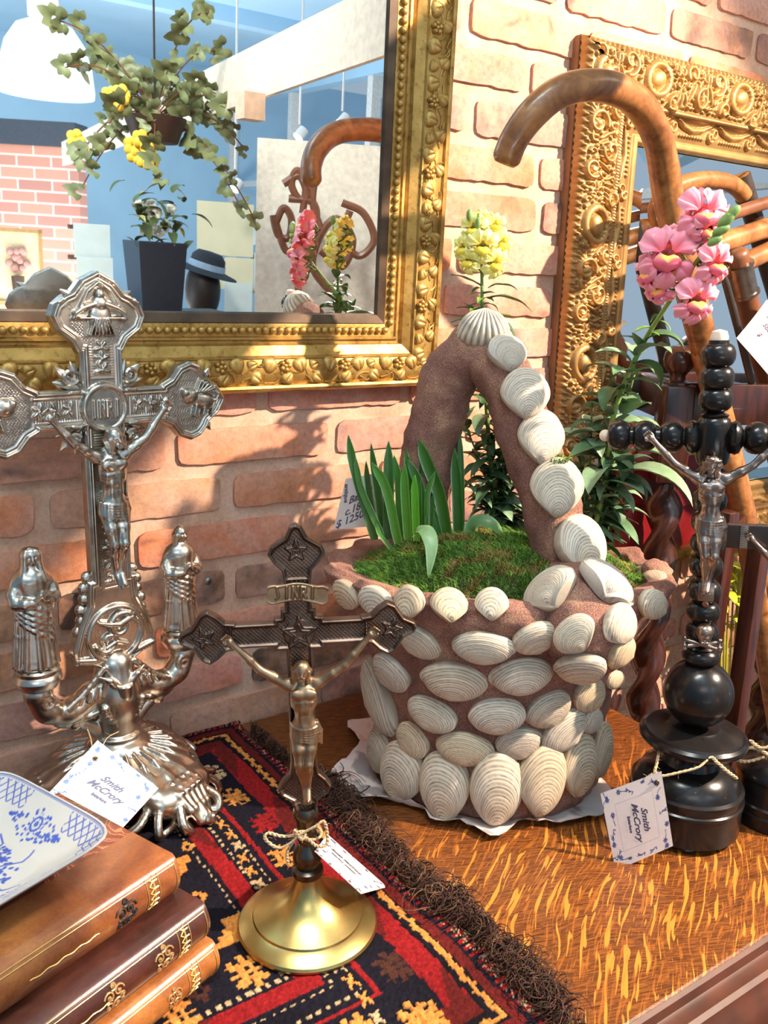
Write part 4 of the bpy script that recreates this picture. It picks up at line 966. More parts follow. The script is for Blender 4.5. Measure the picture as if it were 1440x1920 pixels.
def flower_mesh(ca, cb, ct, seed, scale=1.0):  # snapdragon bloom: throat along +x, lips open at +x, up = +z
    r = random.Random(seed); V = []; F = []; C = []
    def sheet(fn, nu, nv, col):
        k = len(V)
        for j in range(nv + 1):
            for i in range(nu + 1):
                u, v = i / nu, j / nv; V.append(fn(u, v)); C.append(col(u, v))
        for j in range(nv):
            for i in range(nu): F.append((k + j * (nu + 1) + i, k + j * (nu + 1) + i + 1, k + (j + 1) * (nu + 1) + i + 1, k + (j + 1) * (nu + 1) + i))
    mix = lambda a, b_, t: [a[q] * (1 - t) + b_[q] * t for q in range(3)]
    # tube
    def tube(u, v):
        a = u * 2 * PI; rr = 0.0042 + 0.0034 * v - 0.0016 * math.exp(-((v - .25) / .2) ** 2); return (0.017 * v, rr * math.cos(a), rr * 1.15 * math.sin(a) - 0.0015 * (1 - v))
    sheet(tube, 16, 6, lambda u, v: mix(ct, ca, v))
    ph = r.uniform(0, 6)
    def lobe(az0, spread, L, lift, back, ruff, y0=0.0):
        def f(u, v):                          # u across, v outwards
            q = u * 2 - 1; wv = spread * (0.35 + 0.65 * math.sin(min(1, v * 1.25) * PI / 2)) * (1 - 0.35 * max(0, v - 0.7) / 0.3 * q * q)
            a = az0 + q * wv; rad = 0.0060 + L * v * (1 - 0.13 * q * q)
            bx = 0.016 + lift * math.sin(v * PI * 0.55) - back * v * v
            w = ruff * v * math.sin(q * 7 + ph + az0) + ruff * 0.6 * v * math.sin(q * 13 + ph)
            return (bx + w, rad * math.cos(a) + y0, rad * math.sin(a) * 1.0 + w * 0.4)
        return f
    colL = lambda u, v: mix(ca, cb, min(1, v * 1.2) * (0.6 + 0.4 * abs(u * 2 - 1)))
    for a0 in (PI / 2 - 0.62, PI / 2 + 0.62): sheet(lobe(a0, 0.78, 0.0155, 0.006, 0.010, 0.0019), 16, 10, colL)
    for a0, sp in ((-PI / 2 - 1.05, 0.58), (-PI / 2 + 1.05, 0.58), (-PI / 2, 0.55)): sheet(lobe(a0, sp, 0.0115, 0.0075, 0.0125, 0.0017), 14, 9, colL)
    # palate: swollen double bulge closing the throat, yellow on top
    yel = (0.95, 0.52, 0.02)
    def pal(u, v):
        th = u * 2 * PI; ph_ = v * PI; s = math.sin(ph_)
        x = 0.0185 + 0.0062 * math.cos(ph_) * 1.1; y = 0.0085 * s * math.cos(th); z = -0.0022 + 0.0050 * s * math.sin(th); return (x + 0.0016 * abs(math.sin(th * 1)) * 0, y, z - 0.0014 * math.exp(-(y / 0.0018) ** 2))
    sheet(pal, 16, 9, lambda u, v: mix(ca, yel, max(0, min(1, math.sin(u * 2 * PI) * 1.6 - 0.35)) * (0.8 if v < .5 else .2)))
    me = npmesh('bloom', V, np.array(F)); vcol(me, C); return me
N = Nodes('petal'); a_ = N.n('VertexColor'); a_.layer_name = 'Col'; v = N.coord(); N.base(N.mix(1.0, a_.outputs[0], N.ramp(N.noise(v, 160, 3), [(0.3, 0.9), (0.7, 1.06)]), 'MULTIPLY'))
N.set(Roughness=0.55); N.b.inputs['Subsurface Weight'].default_value = 0.35; N.b.inputs['Subsurface Radius'].default_value = (0.004, 0.002, 0.0015); N.b.inputs['Subsurface Scale'].default_value = 1.0
M_PETAL = N.m
pinkB = [flower_mesh((0.88, 0.17, 0.26), (0.92, 0.42, 0.50), (0.88, 0.55, 0.48), i) for i in range(3)]
yelB = [flower_mesh((0.93, 0.80, 0.10), (0.95, 0.90, 0.38), (0.85, 0.85, 0.45), 10 + i) for i in range(3)]
for me in pinkB + yelB: me.materials.append(M_PETAL)
cal = MB()
for a in range(5):
    A = a * 1.2566; cal.grid(lambda u, v: (0.0095 * v, (0.0016 + 0.0050 * math.sin(v * 2.2)) * math.cos(A + (u - .5) * 1.3 * (1 - v)), (0.0016 + 0.0050 * math.sin(v * 2.2)) * math.sin(A + (u - .5) * 1.3 * (1 - v))), 4, 5)
cal_me = cal.mesh('calyx'); vcol(cal_me, [(0.11, 0.16, 0.04)] * len(cal.v)); cal_me.materials.append(M_LEAF)
def add_bloom(t, base, p, face, me, sc, stem_p):
    """bloom centre at p facing 'face', calyx back on the stem"""
    x = Vector(face).normalized(); up = Vector((0, 0, 1)); y = up.cross(x).normalized(); z = x.cross(y)
    M = Matrix(((x.x, y.x, z.x, p.x), (x.y, y.y, z.y, p.y), (x.z, y.z, z.z, p.z), (0, 0, 0, 1)))
    M = M @ Matrix.Scale(sc, 4) @ Matrix.Translation((-0.018, 0, 0))
    o = mkobj('bloom', me, None, t); o.matrix_basis = Matrix.Translation(-base) @ M
    back = M @ Vector((-0.0035, 0, 0)); c = mkobj('calyx', cal_me, None, o); c.matrix_basis = Matrix.Translation((-0.004, 0, 0)) @ Matrix.Scale(1.15, 4)
    b = MB(); mid_ = back.lerp(stem_p, 0.5) + Vector((0, 0, -0.002)); b.tube([q - base for q in (back, mid_, stem_p)], [0.0012, 0.0012, 0.0014], 6)
    m2 = b.mesh('pedicel'); vcol(m2, [(0.14, 0.25, 0.05)] * len(b.v)); mkobj('pedicel', m2, M_LEAF, t)
def nearest(Q, base, p, drop=0.012):
    q = min(Q, key=lambda s: (s + base - p + Vector((0, 0, drop))).length); return q + base
r = random.Random(5)
# yellow one, standing behind the handle
yb = Vector((0.735, -0.215, 0.26)); yt = thing('yellow_snapdragon', 'yellow snapdragon rising behind the top shell of the basket handle', 'flower', yb)
YP = [yb + Vector((0, 0, -0.01)), plan(925, 900, .735, -.215), plan(912, 760, .72, -.205), plan(905, 600, .705, -.195), plan(903, 510, .695, -.19), plan(897, 400, .69, -.19)]
Q = stem_of(YP, 0.0032, 0.0014, yt, yb); nQ = len(Q)
leafy(yt, Q, 1, int(nQ * .62), 62, 'ddm', 1.15, 0.8, r, 0.5, 0.5, 0.12)
leafy(yt, Q, int(nQ * .60), int(nQ * .73), 12, 'my', 0.85, 0.5, r, 0.7, 0.5)
for px, py, az, el in ((845, 540, 2.9, 0.6), (850, 600, 3.3, 0.15), (980, 600, -0.3, 0.15), (960, 540, 0.2, 0.5), (985, 560, -.1, .3), (975, 670, -.6, .1), (840, 665, 3.2, .2)):
    q = plan(py and (905 if px < 905 else 915), py, .70, -.195); sc = abs(px - 905) / 60 * 0.95; add_leaf(yt, q - yb, az + (-0.68), el, r.choice(LM['d']), sc * 1.1)
# side shoots of foliage seen through the handle
for k, (px, py) in enumerate(((870, 790), (890, 850), (915, 830), (905, 930), (935, 900), (880, 910), (945, 850), (930, 780))):
    top = plan(px, py, .735 + r.uniform(-.02, .03), -.20); S = stem_of([yb + Vector((r.uniform(-.01, .01), 0, 0)), yb.lerp(top, .5) + Vector((0, 0, .005)), top], 0.0018, 0.001, yt, yb, 'side_stem')
    leafy(yt, S, 3, len(S) - 1, 22, 'dmm', 1.0, 0.8, r, 0.3, 0.9, 0.05)
for px, py, dx, dz, dk, sc in ((886, 432, -.3, .1, 0, .95), (930, 425, .35, .25, .006, .85), (905, 466, 0, -.05, -.012, 1.05), (944, 458, .6, 0, .004, .85), (865, 468, -.75, .05, 0, .85), (876, 492, -.55, -.1, -.006, .85), (930, 497, .5, -.1, -.006, .95), (905, 410, 0.1, .5, .006, .7)):
    p = plan(px, py, .69, -.19, dk); f = Vector((-0.60, -0.72, 0)) + Vector((0.74, -0.67, 0)) * dx + Vector((0, 0, dz)); add_bloom(yt, yb, p, f, r.choice(yelB), sc, nearest(Q, yb, p))
budm = MB(); budm.ball((0, 0, 0), (0.0045, 0.0045, 0.0085), 10, 8); bud_me = budm.mesh('bud'); vcol(bud_me, [(0.20, 0.32, 0.08)] * len(budm.v)); bud_me.materials.append(M_LEAF)
for px, py, k in ((880, 403, .8), (897, 420, .9)): o = mkobj('bud', bud_me, None, yt, plan(px, py, .69, -.19) - yb); o.scale = (k,) * 3
# pink one, leaning right from behind the handle foot
pb = Vector((0.795, -0.285, 0.25)); pt_ = thing('pink_snapdragon', 'pink snapdragon leaning right across the cane, rooted at the basket right', 'flower', pb)
PP = [pb + Vector((0, 0, -0.01)), plan(1135, 900, .80, -.29), plan(1150, 780, .80, -.30), plan(1200, 655, .80, -.325), plan(1262, 555, .772, -.380), plan(1320, 470, .750, -.420), plan(1366, 400, .740, -.440)]
Q = stem_of(PP, 0.0040, 0.0016, pt_, pb, c=(0.22, 0.36, 0.08)); nQ = len(Q)
leafy(pt_, Q, 2, int(nQ * .52), 40, 'mmld', 1.25, 1.0, r, 0.3, 0.7, 0.5)
leafy(pt_, Q, int(nQ * .44), int(nQ * .60), 12, 'ym', 0.8, 0.5, r, 0.6, 0.4)
for k, (px, py) in enumerate(((1090, 830), (1110, 760), (1170, 800), (1175, 870), (1095, 900), (1150, 930), (1130, 840), (1190, 700))):
    top = plan(px, py, .80 + r.uniform(-.01, .02), -.28); S = stem_of([pb + Vector((r.uniform(-.01, .01), 0, 0)), pb.lerp(top, .55) + Vector((0, 0, .004)), top], 0.0018, 0.0011, pt_, pb, 'side_stem')
    leafy(pt_, S, 4, len(S) - 1, 11, 'mld', 1.1, 0.9, r, 0.2, 0.8, 0.45)
for px, py, tx, ty, wd, cu in ((1160, 905, 1150, 975, .030, 1.9), (1160, 890, 1270, 960, .022, 1.6), (1170, 850, 1205, 930, .020, 2.2), (1150, 900, 1205, 945, .018, 2.0), (1135, 820, 1068, 860, .022, 1.6), (1100, 690, 1160, 690, .02, .9), (1165, 905, 1210, 870, .02, 1.7)):
    a = plan(px, py, .795, -.30); az = math.atan2(-0.67, 0.74) if tx > px else math.atan2(0.67, -0.74)
    add_leaf(pt_, a - pb, az - 0.4, 0.5, r.choice(LW), 1.15 * abs(complex(tx - px, ty - py)) / 75)
for px, py, dx, dz, dk, sc in ((1322, 405, .15, .15, 0, 1.55), (1296, 418, -.8, .3, .01, 1.05), (1330, 435, .3, -.4, .0, 1.05), (1252, 485, -.1, .1, -.008, 1.75), (1215, 515, -.9, -.1, 0, 1.15), (1266, 450, -.5, .5, .01, 1.1), (1345, 500, .55, -.05, -.006, 1.25), (1308, 570, .25, -.1, -.01, 1.35), (1233, 545, -.5, -.3, .004, 1.05), (1345, 478, .8, .2, .01, .9)):
    p = plan(px, py, .752, -.415, dk); sc *= 0.93; f = Vector((-0.62, -0.70, 0)) + Vector((0.74, -0.67, 0)) * dx + Vector((0, 0, dz)); add_bloom(pt_, pb, p, f, r.choice(pinkB), sc, nearest(Q, pb, p))
for px, py, k, a in ((1362, 412, 1.2, .7), (1373, 400, 1.1, .7), (1352, 432, 1.0, 1.1), (1340, 452, .9, 1.0)):
    o = mkobj('bud', bud_me, None, pt_, plan(px, py, .742, -.435) - pb); o.scale = (k,) * 3; o.rotation_euler = (0.3, a, -.7)
# ================================================================= SCULPTED FIGURES
def corpus_mesh(name, hx, hz, head=(0.0, 0.0), knee=0.0, M=None, L=1.0, crown=False, h=0.0052):
    """crucified figure: crown of the head at z=0, toes at z=-1, hands at (+-hx, hz), front towards -y"""
    S = Sculpt((-hx - 0.075, -0.19, -1.05), (hx + 0.075, 0.09, hz + 0.10), h)
    hc = np.array((head[0], -0.065, -0.075)); tl = head[1]
    # torso
    S.ell((0, -0.035, -0.265), (0.086, 0.058, 0.100), 0.0); S.cap((0, -0.025, -0.33), (0, -0.025, -0.45), 0.056, 0.060, 0.05)
    for s in (-1, 1):
        S.ell((s * 0.041, -0.078, -0.232), (0.044, 0.022, 0.032), 0.016); S.ell((s * 0.090, -0.022, -0.185), (0.037, 0.036, 0.036), 0.03)
        S.cap((s * 0.03, -0.015, -0.15), (s * 0.085, -0.015, -0.178), 0.022, 0.026, 0.03)
        for q in range(3): S.path([(s * 0.016, -0.088 + q * 0.004, -0.285 - q * 0.020), (s * 0.052, -0.078 + q * 0.006, -0.292 - q * 0.022), (s * 0.076, -0.045, -0.285 - q * 0.02)], 0.0065, 0.012)
        S.ell((s * 0.022, -0.078, -0.395), (0.019, 0.012, 0.030), 0.02); S.ell((s * 0.020, -0.080, -0.345), (0.016, 0.010, 0.018), 0.02)
    S.ell((0, -0.030, -0.475), (0.080, 0.056, 0.060), 0.04)
    # neck and head
    S.cap((0, -0.02, -0.165), hc + (0, 0.02, -0.02), 0.028, 0.027, 0.02)
    S.ell(hc, (0.043, 0.052, 0.058), 0.012, ('Y', tl))
    dn = np.array((math.sin(-tl), 0, -math.cos(tl))); rt = np.array((math.cos(tl), 0, -math.sin(tl)))
    fr = hc + np.array((0, -0.045, 0))
    S.cap(fr + dn * 0.000 + (0, -0.004, 0), fr + dn * 0.021 + (0, -0.012, 0), 0.006, 0.008, 0.006)      # nose
    for s in (-1, 1):
        S.ell(fr + rt * s * 0.0165 + dn * 0.004 + (0, -0.006, 0), (0.009, 0.007, 0.006), 0.004, sub=True); S.cap(fr + rt * s * 0.008 - dn * 0.008, fr + rt * s * 0.027 - dn * 0.004 + (0, 0.006, 0), 0.005, 0.004, 0.004)
        S.ell(fr + rt * s * 0.0165 + dn * 0.006 + (0, 0.0015, 0), (0.006, 0.005, 0.004), 0.003)
        # hair falling to the shoulders in locks
        for q in range(3):
            o = 0.036 + q * 0.006
            S.path([hc - dn * 0.035 + rt * s * 0.020 + (0, -0.02 + q * 0.02, 0), hc + rt * s * (o + 0.006) + (0, -0.018 + q * 0.018, 0), hc + dn * 0.045 + rt * s * o + (0, -0.014 + q * 0.02, 0), hc + dn * 0.085 + rt * s * (o + 0.010) + (0, -0.005 + q * 0.015, 0)], [0.012, 0.015, 0.014, 0.008], 0.006)
    for q in range(5): S.path([fr + dn * (0.034) + rt * (q - 2) * 0.008 + (0, 0.004, 0), fr + dn * 0.058 + rt * (q - 2) * 0.006 + (0, 0.000, 0)], [0.009, 0.006], 0.006)
    S.cap(fr + dn * 0.030 - rt * 0.008 + (0, -0.006, 0), fr + dn * 0.030 + rt * 0.008 + (0, -0.006, 0), 0.003, 0.003, 0.003)
    if crown:
        for j in range(2):
            P = [hc - dn * (0.030 + 0.006 * math.sin(a * 3 + j * 3)) + rt * 0.048 * math.cos(a) + np.array((0, 0.056 * math.sin(a), 0)) for a in np.linspace(0, 2 * PI, 25)]; S.path(P, 0.0075, 0.003)
    else:
        S.ell(hc - dn * 0.018 + (0, 0.008, 0), (0.048, 0.052, 0.048), 0.008)
    # arms
    for s in (-1, 1):
        sh = np.array((s * 0.098, -0.022, -0.183)); ha = np.array((s * hx, -0.035, hz)); el_ = sh * 0.5 + ha * 0.5 + np.array((0, -0.012, -0.035)); wr = el_ + (ha - el_) * 0.84
        S.cap(sh, sh * .45 + el_ * .55, 0.035, 0.032, 0.025); S.cap(sh * .45 + el_ * .55, el_, 0.032, 0.024, 0.012); S.cap(el_, el_ * .6 + wr * .4, 0.025, 0.028, 0.012); S.cap(el_ * .6 + wr * .4, wr, 0.027, 0.018, 0.012)
        d = (ha - wr) / np.linalg.norm(ha - wr); n_ = np.array((-d[2], 0, d[0])) * s
        S.cap(wr, ha, 0.018, 0.025, 0.008)
        for q in range(4):
            r0 = ha + n_ * (q - 1.5) * 0.0140 + d * 0.014; S.path([r0, r0 + d * (0.030 - 0.004 * abs(q - 1.2)) + (0, -0.006, 0), r0 + d * 0.042 + (0, -0.022, 0)], [0.0092, 0.0080, 0.0066], 0.002)
        S.path([ha - n_ * 0.018, ha - n_ * 0.034 + d * 0.014 + (0, -0.010, 0), ha - n_ * 0.030 + d * 0.032 + (0, -0.016, 0)], [0.0100, 0.0085, 0.0068], 0.003)
        S.ell(ha + (0, -0.018, 0), (0.007, 0.006, 0.007), 0.002)                                           # nail head
    # loincloth
    S.ell((0, -0.026, -0.500), (0.086, 0.062, 0.068), 0.02)
    for q in range(6):
        z0, z1 = -0.452 - q * 0.013, -0.470 - q * 0.021
        S.path([(0.088 * math.sin(t_), -0.026 - 0.064 * math.cos(t_), z0 + (z1 - z0) * (t_ + 1.7) / 3.4 - 0.016 * math.cos(t_)) for t_ in np.linspace(-1.7, 1.7, 11)], 0.0075, 0.006)
    for q in range(4): S.path([(0.080, -0.045 + 0.012 * q, -0.450), (0.094 + 0.004 * q, -0.045 + 0.010 * q, -0.520), (0.088 + 0.007 * q, -0.04 + 0.010 * q, -0.585 - 0.012 * q)], [0.011, 0.013, 0.007], 0.006)
    # legs
    for s in (-1, 1):
        kx = s * 0.030 + knee; hip = (s * 0.043, -0.030, -0.535); kn = (kx, -0.092 - 0.006 * s, -0.715); cf = (kx * 0.8, -0.060, -0.790); an = (s * 0.012 + knee * 0.2, -0.052 - 0.014 * (s > 0), -0.905)
        S.cap(hip, ((hip[0] + kn[0]) / 2, -0.068, -0.62), 0.049, 0.042, 0.02); S.cap(((hip[0] + kn[0]) / 2, -0.068, -0.62), kn, 0.042, 0.030, 0.012); S.ell((kn[0], kn[1] - 0.008, kn[2]), (0.020, 0.022, 0.026), 0.012)
        S.cap(kn, cf, 0.029, 0.030, 0.012); S.cap(cf, an, 0.030, 0.0165, 0.012)
        ft = (s * 0.006, -0.095 - 0.018 * (s > 0), -0.965 - 0.012 * (s < 0)); S.cap(an, ft, 0.018, 0.020, 0.010)
        for q in range(5): S.cap((ft[0] + (q - 2) * 0.0085, ft[1] - 0.004, ft[2] - 0.006), (ft[0] + (q - 2) * 0.0095, ft[1] - 0.012, ft[2] - 0.022 + 0.002 * abs(q - 2)), 0.0062, 0.0052, 0.002)
    S.ell((0.004, -0.138, -0.962), (0.009, 0.007, 0.009), 0.002)
    return S.mesh(name, M, L)
def metal(name, lo, hi, dark, rough=0.28, scale=45, bump=0.15):
    N = Nodes(name); v = N.coord(); n = N.noise(v, scale, 4)
    c = N.ramp(n, [(0.3, lo), (0.7, hi)]); p2 = N.ramp(N.noise(v, 90, 4, 0.6), [(0.30, 0.72), (0.5, 0.92)])   # blotchy tarnish
    N.base(N.mix(p2, dark, c)); N.set(Metallic=1.0, Roughness=rough)
    if bump: N.bump(N.noise(v, 380, 3), bump, 0.0004)
    return N.m
M_SILVER = metal('aged_silver', (0.46, 0.41, 0.35), (0.66, 0.60, 0.52), (0.07, 0.055, 0.045), 0.27)
M_BRONZE = metal('dark_bronze', (0.105, 0.07, 0.055), (0.19, 0.13, 0.10), (0.025, 0.016, 0.012), 0.42)
M_BRZFIG = metal('rubbed_bronze', (0.30, 0.20, 0.12), (0.44, 0.31, 0.20), (0.06, 0.035, 0.02), 0.42)
M_BRASS = metal('satin_brass', (0.50, 0.36, 0.12), (0.58, 0.43, 0.17), (0.30, 0.20, 0.07), 0.30, 18, 0.04)
M_GUN = metal('dark_metal', (0.10, 0.085, 0.065), (0.17, 0.14, 0.11), (0.02, 0.015, 0.01), 0.3)
M_PEWTER = metal('pewter_bronze', (0.24, 0.18, 0.15), (0.42, 0.33, 0.28), (0.05, 0.035, 0.03), 0.3)
def letters(R, txt, c, w, hgt, r, z):
    G_ = {'I': [[(0, 0), (0, 1)]], 'N': [[(0, 0), (0, 1), (1, 0), (1, 1)]], 'R': [[(0, 0), (0, 1), (.8, .95), (.85, .6), (0, .5)], [(.35, .5), (1, 0)]]}
    x = c[0] - w / 2; step = w / len(txt)
    for ch in txt:
        for P in G_[ch]:
            lw = step * (0.58 if ch != 'I' else 0); off = step * (0.21 if ch != 'I' else 0.5)
            R.stroke([(x + off + p[0] * lw, c[1] - hgt / 2 + p[1] * hgt) for p in P], r, z)
        x += step
def pebble(R, sd, z, pitch, amp, r):
    for x in np.arange(R.X[0], R.X[-1], pitch):
        for j, y in enumerate(np.arange(R.Y[0], R.Y[-1], pitch * 0.87)):
            xx = x + (pitch / 2 if j % 2 else 0); i0 = int((xx - R.x0) / R.h); j0 = int((y - R.y0) / R.h)
            if 0 <= i0 < R.nx and 0 <= j0 < R.ny and sd[i0, j0] < -z: R.blob((xx, y), r, r, amp)
def mirx(P): return P + [(-x, y) for x, y in reversed(P) if abs(x) > 1e-9]

# ================================================================= SILVER CRUCIFIX
SBp = Vector((0.262, -0.104, 0.006)); SYAW = math.radians(10)
sv = thing('silver_crucifix', 'tall ornate silver altar crucifix with two robed figures, left on the rug', 'crucifix', SBp, None, (0, 0, SYAW))
CZ = 0.442                                    # height of the crossing
R = Relief(-0.162, 0.162, 0.145, 0.592, 0.00085); XX, ZZ = np.meshgrid(R.X, R.Y, indexing='ij')
top = mirx([(0.0, 0.040), (-0.018, 0.031), (-0.028, 0.019), (-0.035, 0.016), (-0.045, 0.008), (-0.050, -0.004), (-0.044, -0.018), (-0.030, -0.028), (-0.023, -0.040)][::1])
sds = [sd_poly([(x, z + 0.536) for x, z in top], XX, ZZ), sd_poly([(-0.0225, 0.2), (0.0225, 0.2), (0.0225, 0.52), (-0.0225, 0.52)], XX, ZZ), sd_poly([(-0.10, CZ - 0.019), (0.10, CZ - 0.019), (0.10, CZ + 0.019), (-0.10, CZ + 0.019)], XX, ZZ)]
for s in (-1, 1): sds.append(sd_poly([(s * (z + 0.105), CZ + x * 0.86) for x, z in top], XX, ZZ))
sds.append(sd_poly(mirx([(0, 0.262), (-0.028, 0.262), (-0.030, 0.235), (-0.040, 0.212), (-0.047, 0.188), (-0.046, 0.172), (-0.030, 0.168), (-0.012, 0.158), (0, 0.154)]), XX, ZZ))
sd = np.minimum.reduce(sds)
R.Z += 0.0036 * np.exp(-((sd + 0.0030) / 0.0018) ** 2) + 0.0012 * np.exp(-((sd + 0.0072) / 0.0009) ** 2)
hatch = (np.abs(XX) < 0.013) & (ZZ < 0.42) & (ZZ > 0.25) | (np.abs(XX) < 0.013) & (ZZ > 0.47) & (ZZ < 0.505); R.Z += np.where(hatch, 0.0005 * np.sin(ZZ * 2 * PI / 0.0026), 0)
hat2 = (np.abs(ZZ - CZ) < 0.011) & (np.abs(XX) > 0.026) & (np.abs(XX) < 0.072); R.Z += np.where(hat2, 0.0005 * np.sin(XX * 2 * PI / 0.0026), 0)
for c in ((0, 0.535), (0.108, CZ), (-0.108, CZ), (0, 0.198)):
    pk = np.hypot(XX - c[0], ZZ - c[1]) < 0.031; R.Z += np.where(pk & (sd < -0.009), 0.0005 * np.sin(XX * 2 * PI / 0.0032 + np.sin(ZZ * 900)) * np.sin(ZZ * 2 * PI / 0.0032), 0)
R.Z += np.where(np.hypot(XX, ZZ - CZ) < 0.0235, 0.0035, 0)
R.blob((0, CZ), 0.0255, 0.0255, 0.0055, ring=0.13, add=False); R.blob((0, CZ), 0.021, 0.021, 0.0042, flat=0.3)
R.Z = np.where(np.hypot(XX, ZZ - CZ) < 0.0195, 0.0040, R.Z); T = Relief(-0.162, 0.162, 0.145, 0.592, 0.00085); letters(T, 'INRI', (0, CZ - 0.001), 0.033, 0.0165, 0.0017, 0.0022); R.Z += T.Z
for sx in (-1, 1):                             # scrolls around the crossing and along the plate
    for sz in (-1, 1):
        R.stroke([(sx * 0.030, CZ + sz * 0.030), (sx * 0.024, CZ + sz * 0.025), (sx * 0.027, CZ + sz * 0.018), (sx * 0.034, CZ + sz * 0.017)], 0.0032, 0.0045)
    R.stroke(spiral((sx * 0.042, 0.548), 0.007, 0.9, 0 if sx > 0 else PI, sx, 12), 0.0024, 0.004); R.stroke([(sx * 0.045, 0.555), (sx * 0.040, 0.562), (sx * 0.034, 0.560)], 0.0022, 0.004)
def vine(x0, z0, x1, z1, n):
    for k in range(n):
        t = (k + .5) / n; x, z = x0 + (x1 - x0) * t, z0 + (z1 - z0) * t; a = math.atan2(z1 - z0, x1 - x0)
        for q in range(4):
            b_ = a + (q - 1.5) * 1.2 + (0.6 if k % 2 else 0); R.blob((x + 0.0045 * math.cos(b_), z + 0.0045 * math.sin(b_)), 0.0042, 0.0018, 0.0026, b_)
        R.blob((x, z), 0.0018, 0.0018, 0.003)
vine(0.028, CZ, 0.074, CZ + 0.001, 3); vine(-0.028, CZ, -0.074, CZ, 3); vine(0, 0.474, 0, 0.507, 3); vine(0, 0.25, 0, 0.40, 8)
# God the Father above, winged beasts at the arm ends, chalice-like scroll below
R.blob((0, 0.553), 0.0055, 0.0065, 0.0060); R.blob((0, 0.530), 0.012, 0.017, 0.0062); R.blob((0, 0.544), 0.009, 0.008, 0.0068)
for q in range(7): R.stroke([((q - 3) * 0.0022, 0.530), ((q - 3) * 0.0042, 0.514)], 0.0013, 0.0068)
for s in (-1, 1):
    R.stroke([(0.006 * s, 0.544), (0.018 * s, 0.540), (0.026 * s, 0.535)], [0.0035, 0.003, 0.0024], 0.0060); R.stroke([(0.0, 0.565), (0.012 * s, 0.556), (0.018 * s, 0.545), (0.028 * s, 0.530)], 0.0015, 0.004)
    R.stroke([(-0.022, 0.5305), (0.022, 0.5305)], 0.0017, 0.0055); R.blob((0.024, 0.530), 0.005, 0.003, 0.0066)
for s in (-1, 1):
    R.blob((s * 0.100, CZ + 0.006), 0.010, 0.009, 0.0068); R.blob((s * 0.116, CZ + 0.000), 0.017, 0.009, 0.0064, -0.25 * s); R.blob((s * 0.093, CZ + 0.010), 0.005, 0.005, 0.0075)
    for q in range(5): R.stroke([(s * (0.106 + q * 0.003), CZ + 0.010), (s * (0.112 + q * 0.0045), CZ + 0.022 - q * 0.002)], 0.0016, 0.0060)
    for q in range(3): R.stroke([(s * (0.106 + q * 0.011), CZ - 0.004), (s * (0.103 + q * 0.011), CZ - 0.015)], 0.0022, 0.0058)
    R.stroke([(s * 0.131, CZ), (s * 0.135, CZ + 0.006), (s * 0.128, CZ + 0.010)], 0.0018, 0.005)
R.stroke(spiral((0.006, 0.206), 0.016, 1.1, 0.6, 1, 22), [0.0045 - 0.0015 * i / 22 for i in range(23)], 0.0062); R.stroke(spiral((-0.010, 0.192), 0.014, 1.0, 3.4, 1, 18), 0.003, 0.0055)
R.stroke([(-0.020, 0.216), (-0.008, 0.211), (0.004, 0.208), (0.018, 0.214), (0.026, 0.206)], [0.002, 0.004, 0.005, 0.004, 0.002], 0.007); R.stroke([(-0.012, 0.185), (0.0, 0.190), (0.012, 0.184)], 0.003, 0.006)
R.blob((0, 0.198), 0.034, 0.034, 0.0045, ring=0.10)
R.stroke([(-0.044, 0.178), (-0.02, 0.172), (0.0, 0.168), (0.02, 0.172), (0.044, 0.178)], 0.0035, 0.004)
TX = Matrix.Identity(4)
cross_o = mkobj('cross', relief_solid('cross', sd, R, 0.006, 0.006, 0.00105, TX), M_SILVER, sv)
# leafy sprays in the corners and small knops on the ends
b = MB()
for sx in (-1, 1):
    for sz in (-1, 1):
        for a, L_, r_ in ((0.75, 0.034, 0.0052), (0.3, 0.030, 0.0042), (1.25, 0.030, 0.0042)):
            d = Vector((sx * math.cos(a), 0, sz * math.sin(a))); p = Vector((sx * 0.020, 0.002, CZ + sz * 0.018)); b.tube([p, p + d * L_ * .5, p + d * L_ * .8, p + d * L_], [0.002, r_, r_ * .8, 0.0006], 8)
        b.tube([Vector((sx * 0.020, -0.003, CZ + sz * 0.020)) + Vector((q[0] * sx, 0, q[1] * sz)) for q in spiral((0.012, 0.012), 0.008, 1.2, 3.6, 1, 14, 0.3)], 0.0028, 7)
for c, dirs in (((0, 0.533), ((-0.040, 0.026), (0.040, 0.026))), ((0.105, CZ), ((0.024, 0.036), (0.024, -0.036), (0.000, 0.044), (0.0, -0.044))), ((-0.105, CZ), ((-0.024, 0.036), (-0.024, -0.036), (0.0, 0.044), (0.0, -0.044)))):
    for dx, dz in dirs:
        p = Vector((c[0] + dx * .62, -0.002, c[1] + dz * .62)); d = Vector((dx, 0, dz)).normalized(); b.tube([p, p + d * 0.007, p + d * 0.014], [0.003, 0.0045, 0.001], 8)
for s in (-1, 1):                              # crocketed side buttresses by the foot
    for k in range(8): b.ball((s * (0.026 + 0.0022 * k + 0.002 * (k % 2)), 0, 0.265 - k * 0.0115), (0.0062, 0.006, 0.0068), 8, 6)
b.obj('leaf_sprays', M_SILVER, sv)
co_ = mkobj('corpus', corpus_mesh('corpus', 0.355, 0.065, (0.012, -0.25), 0.0, Matrix.Translation((0.0, -0.011, 0.426)), 0.172), M_SILVER, sv)
co_['label'] = 'slender crucified figure with a loincloth'
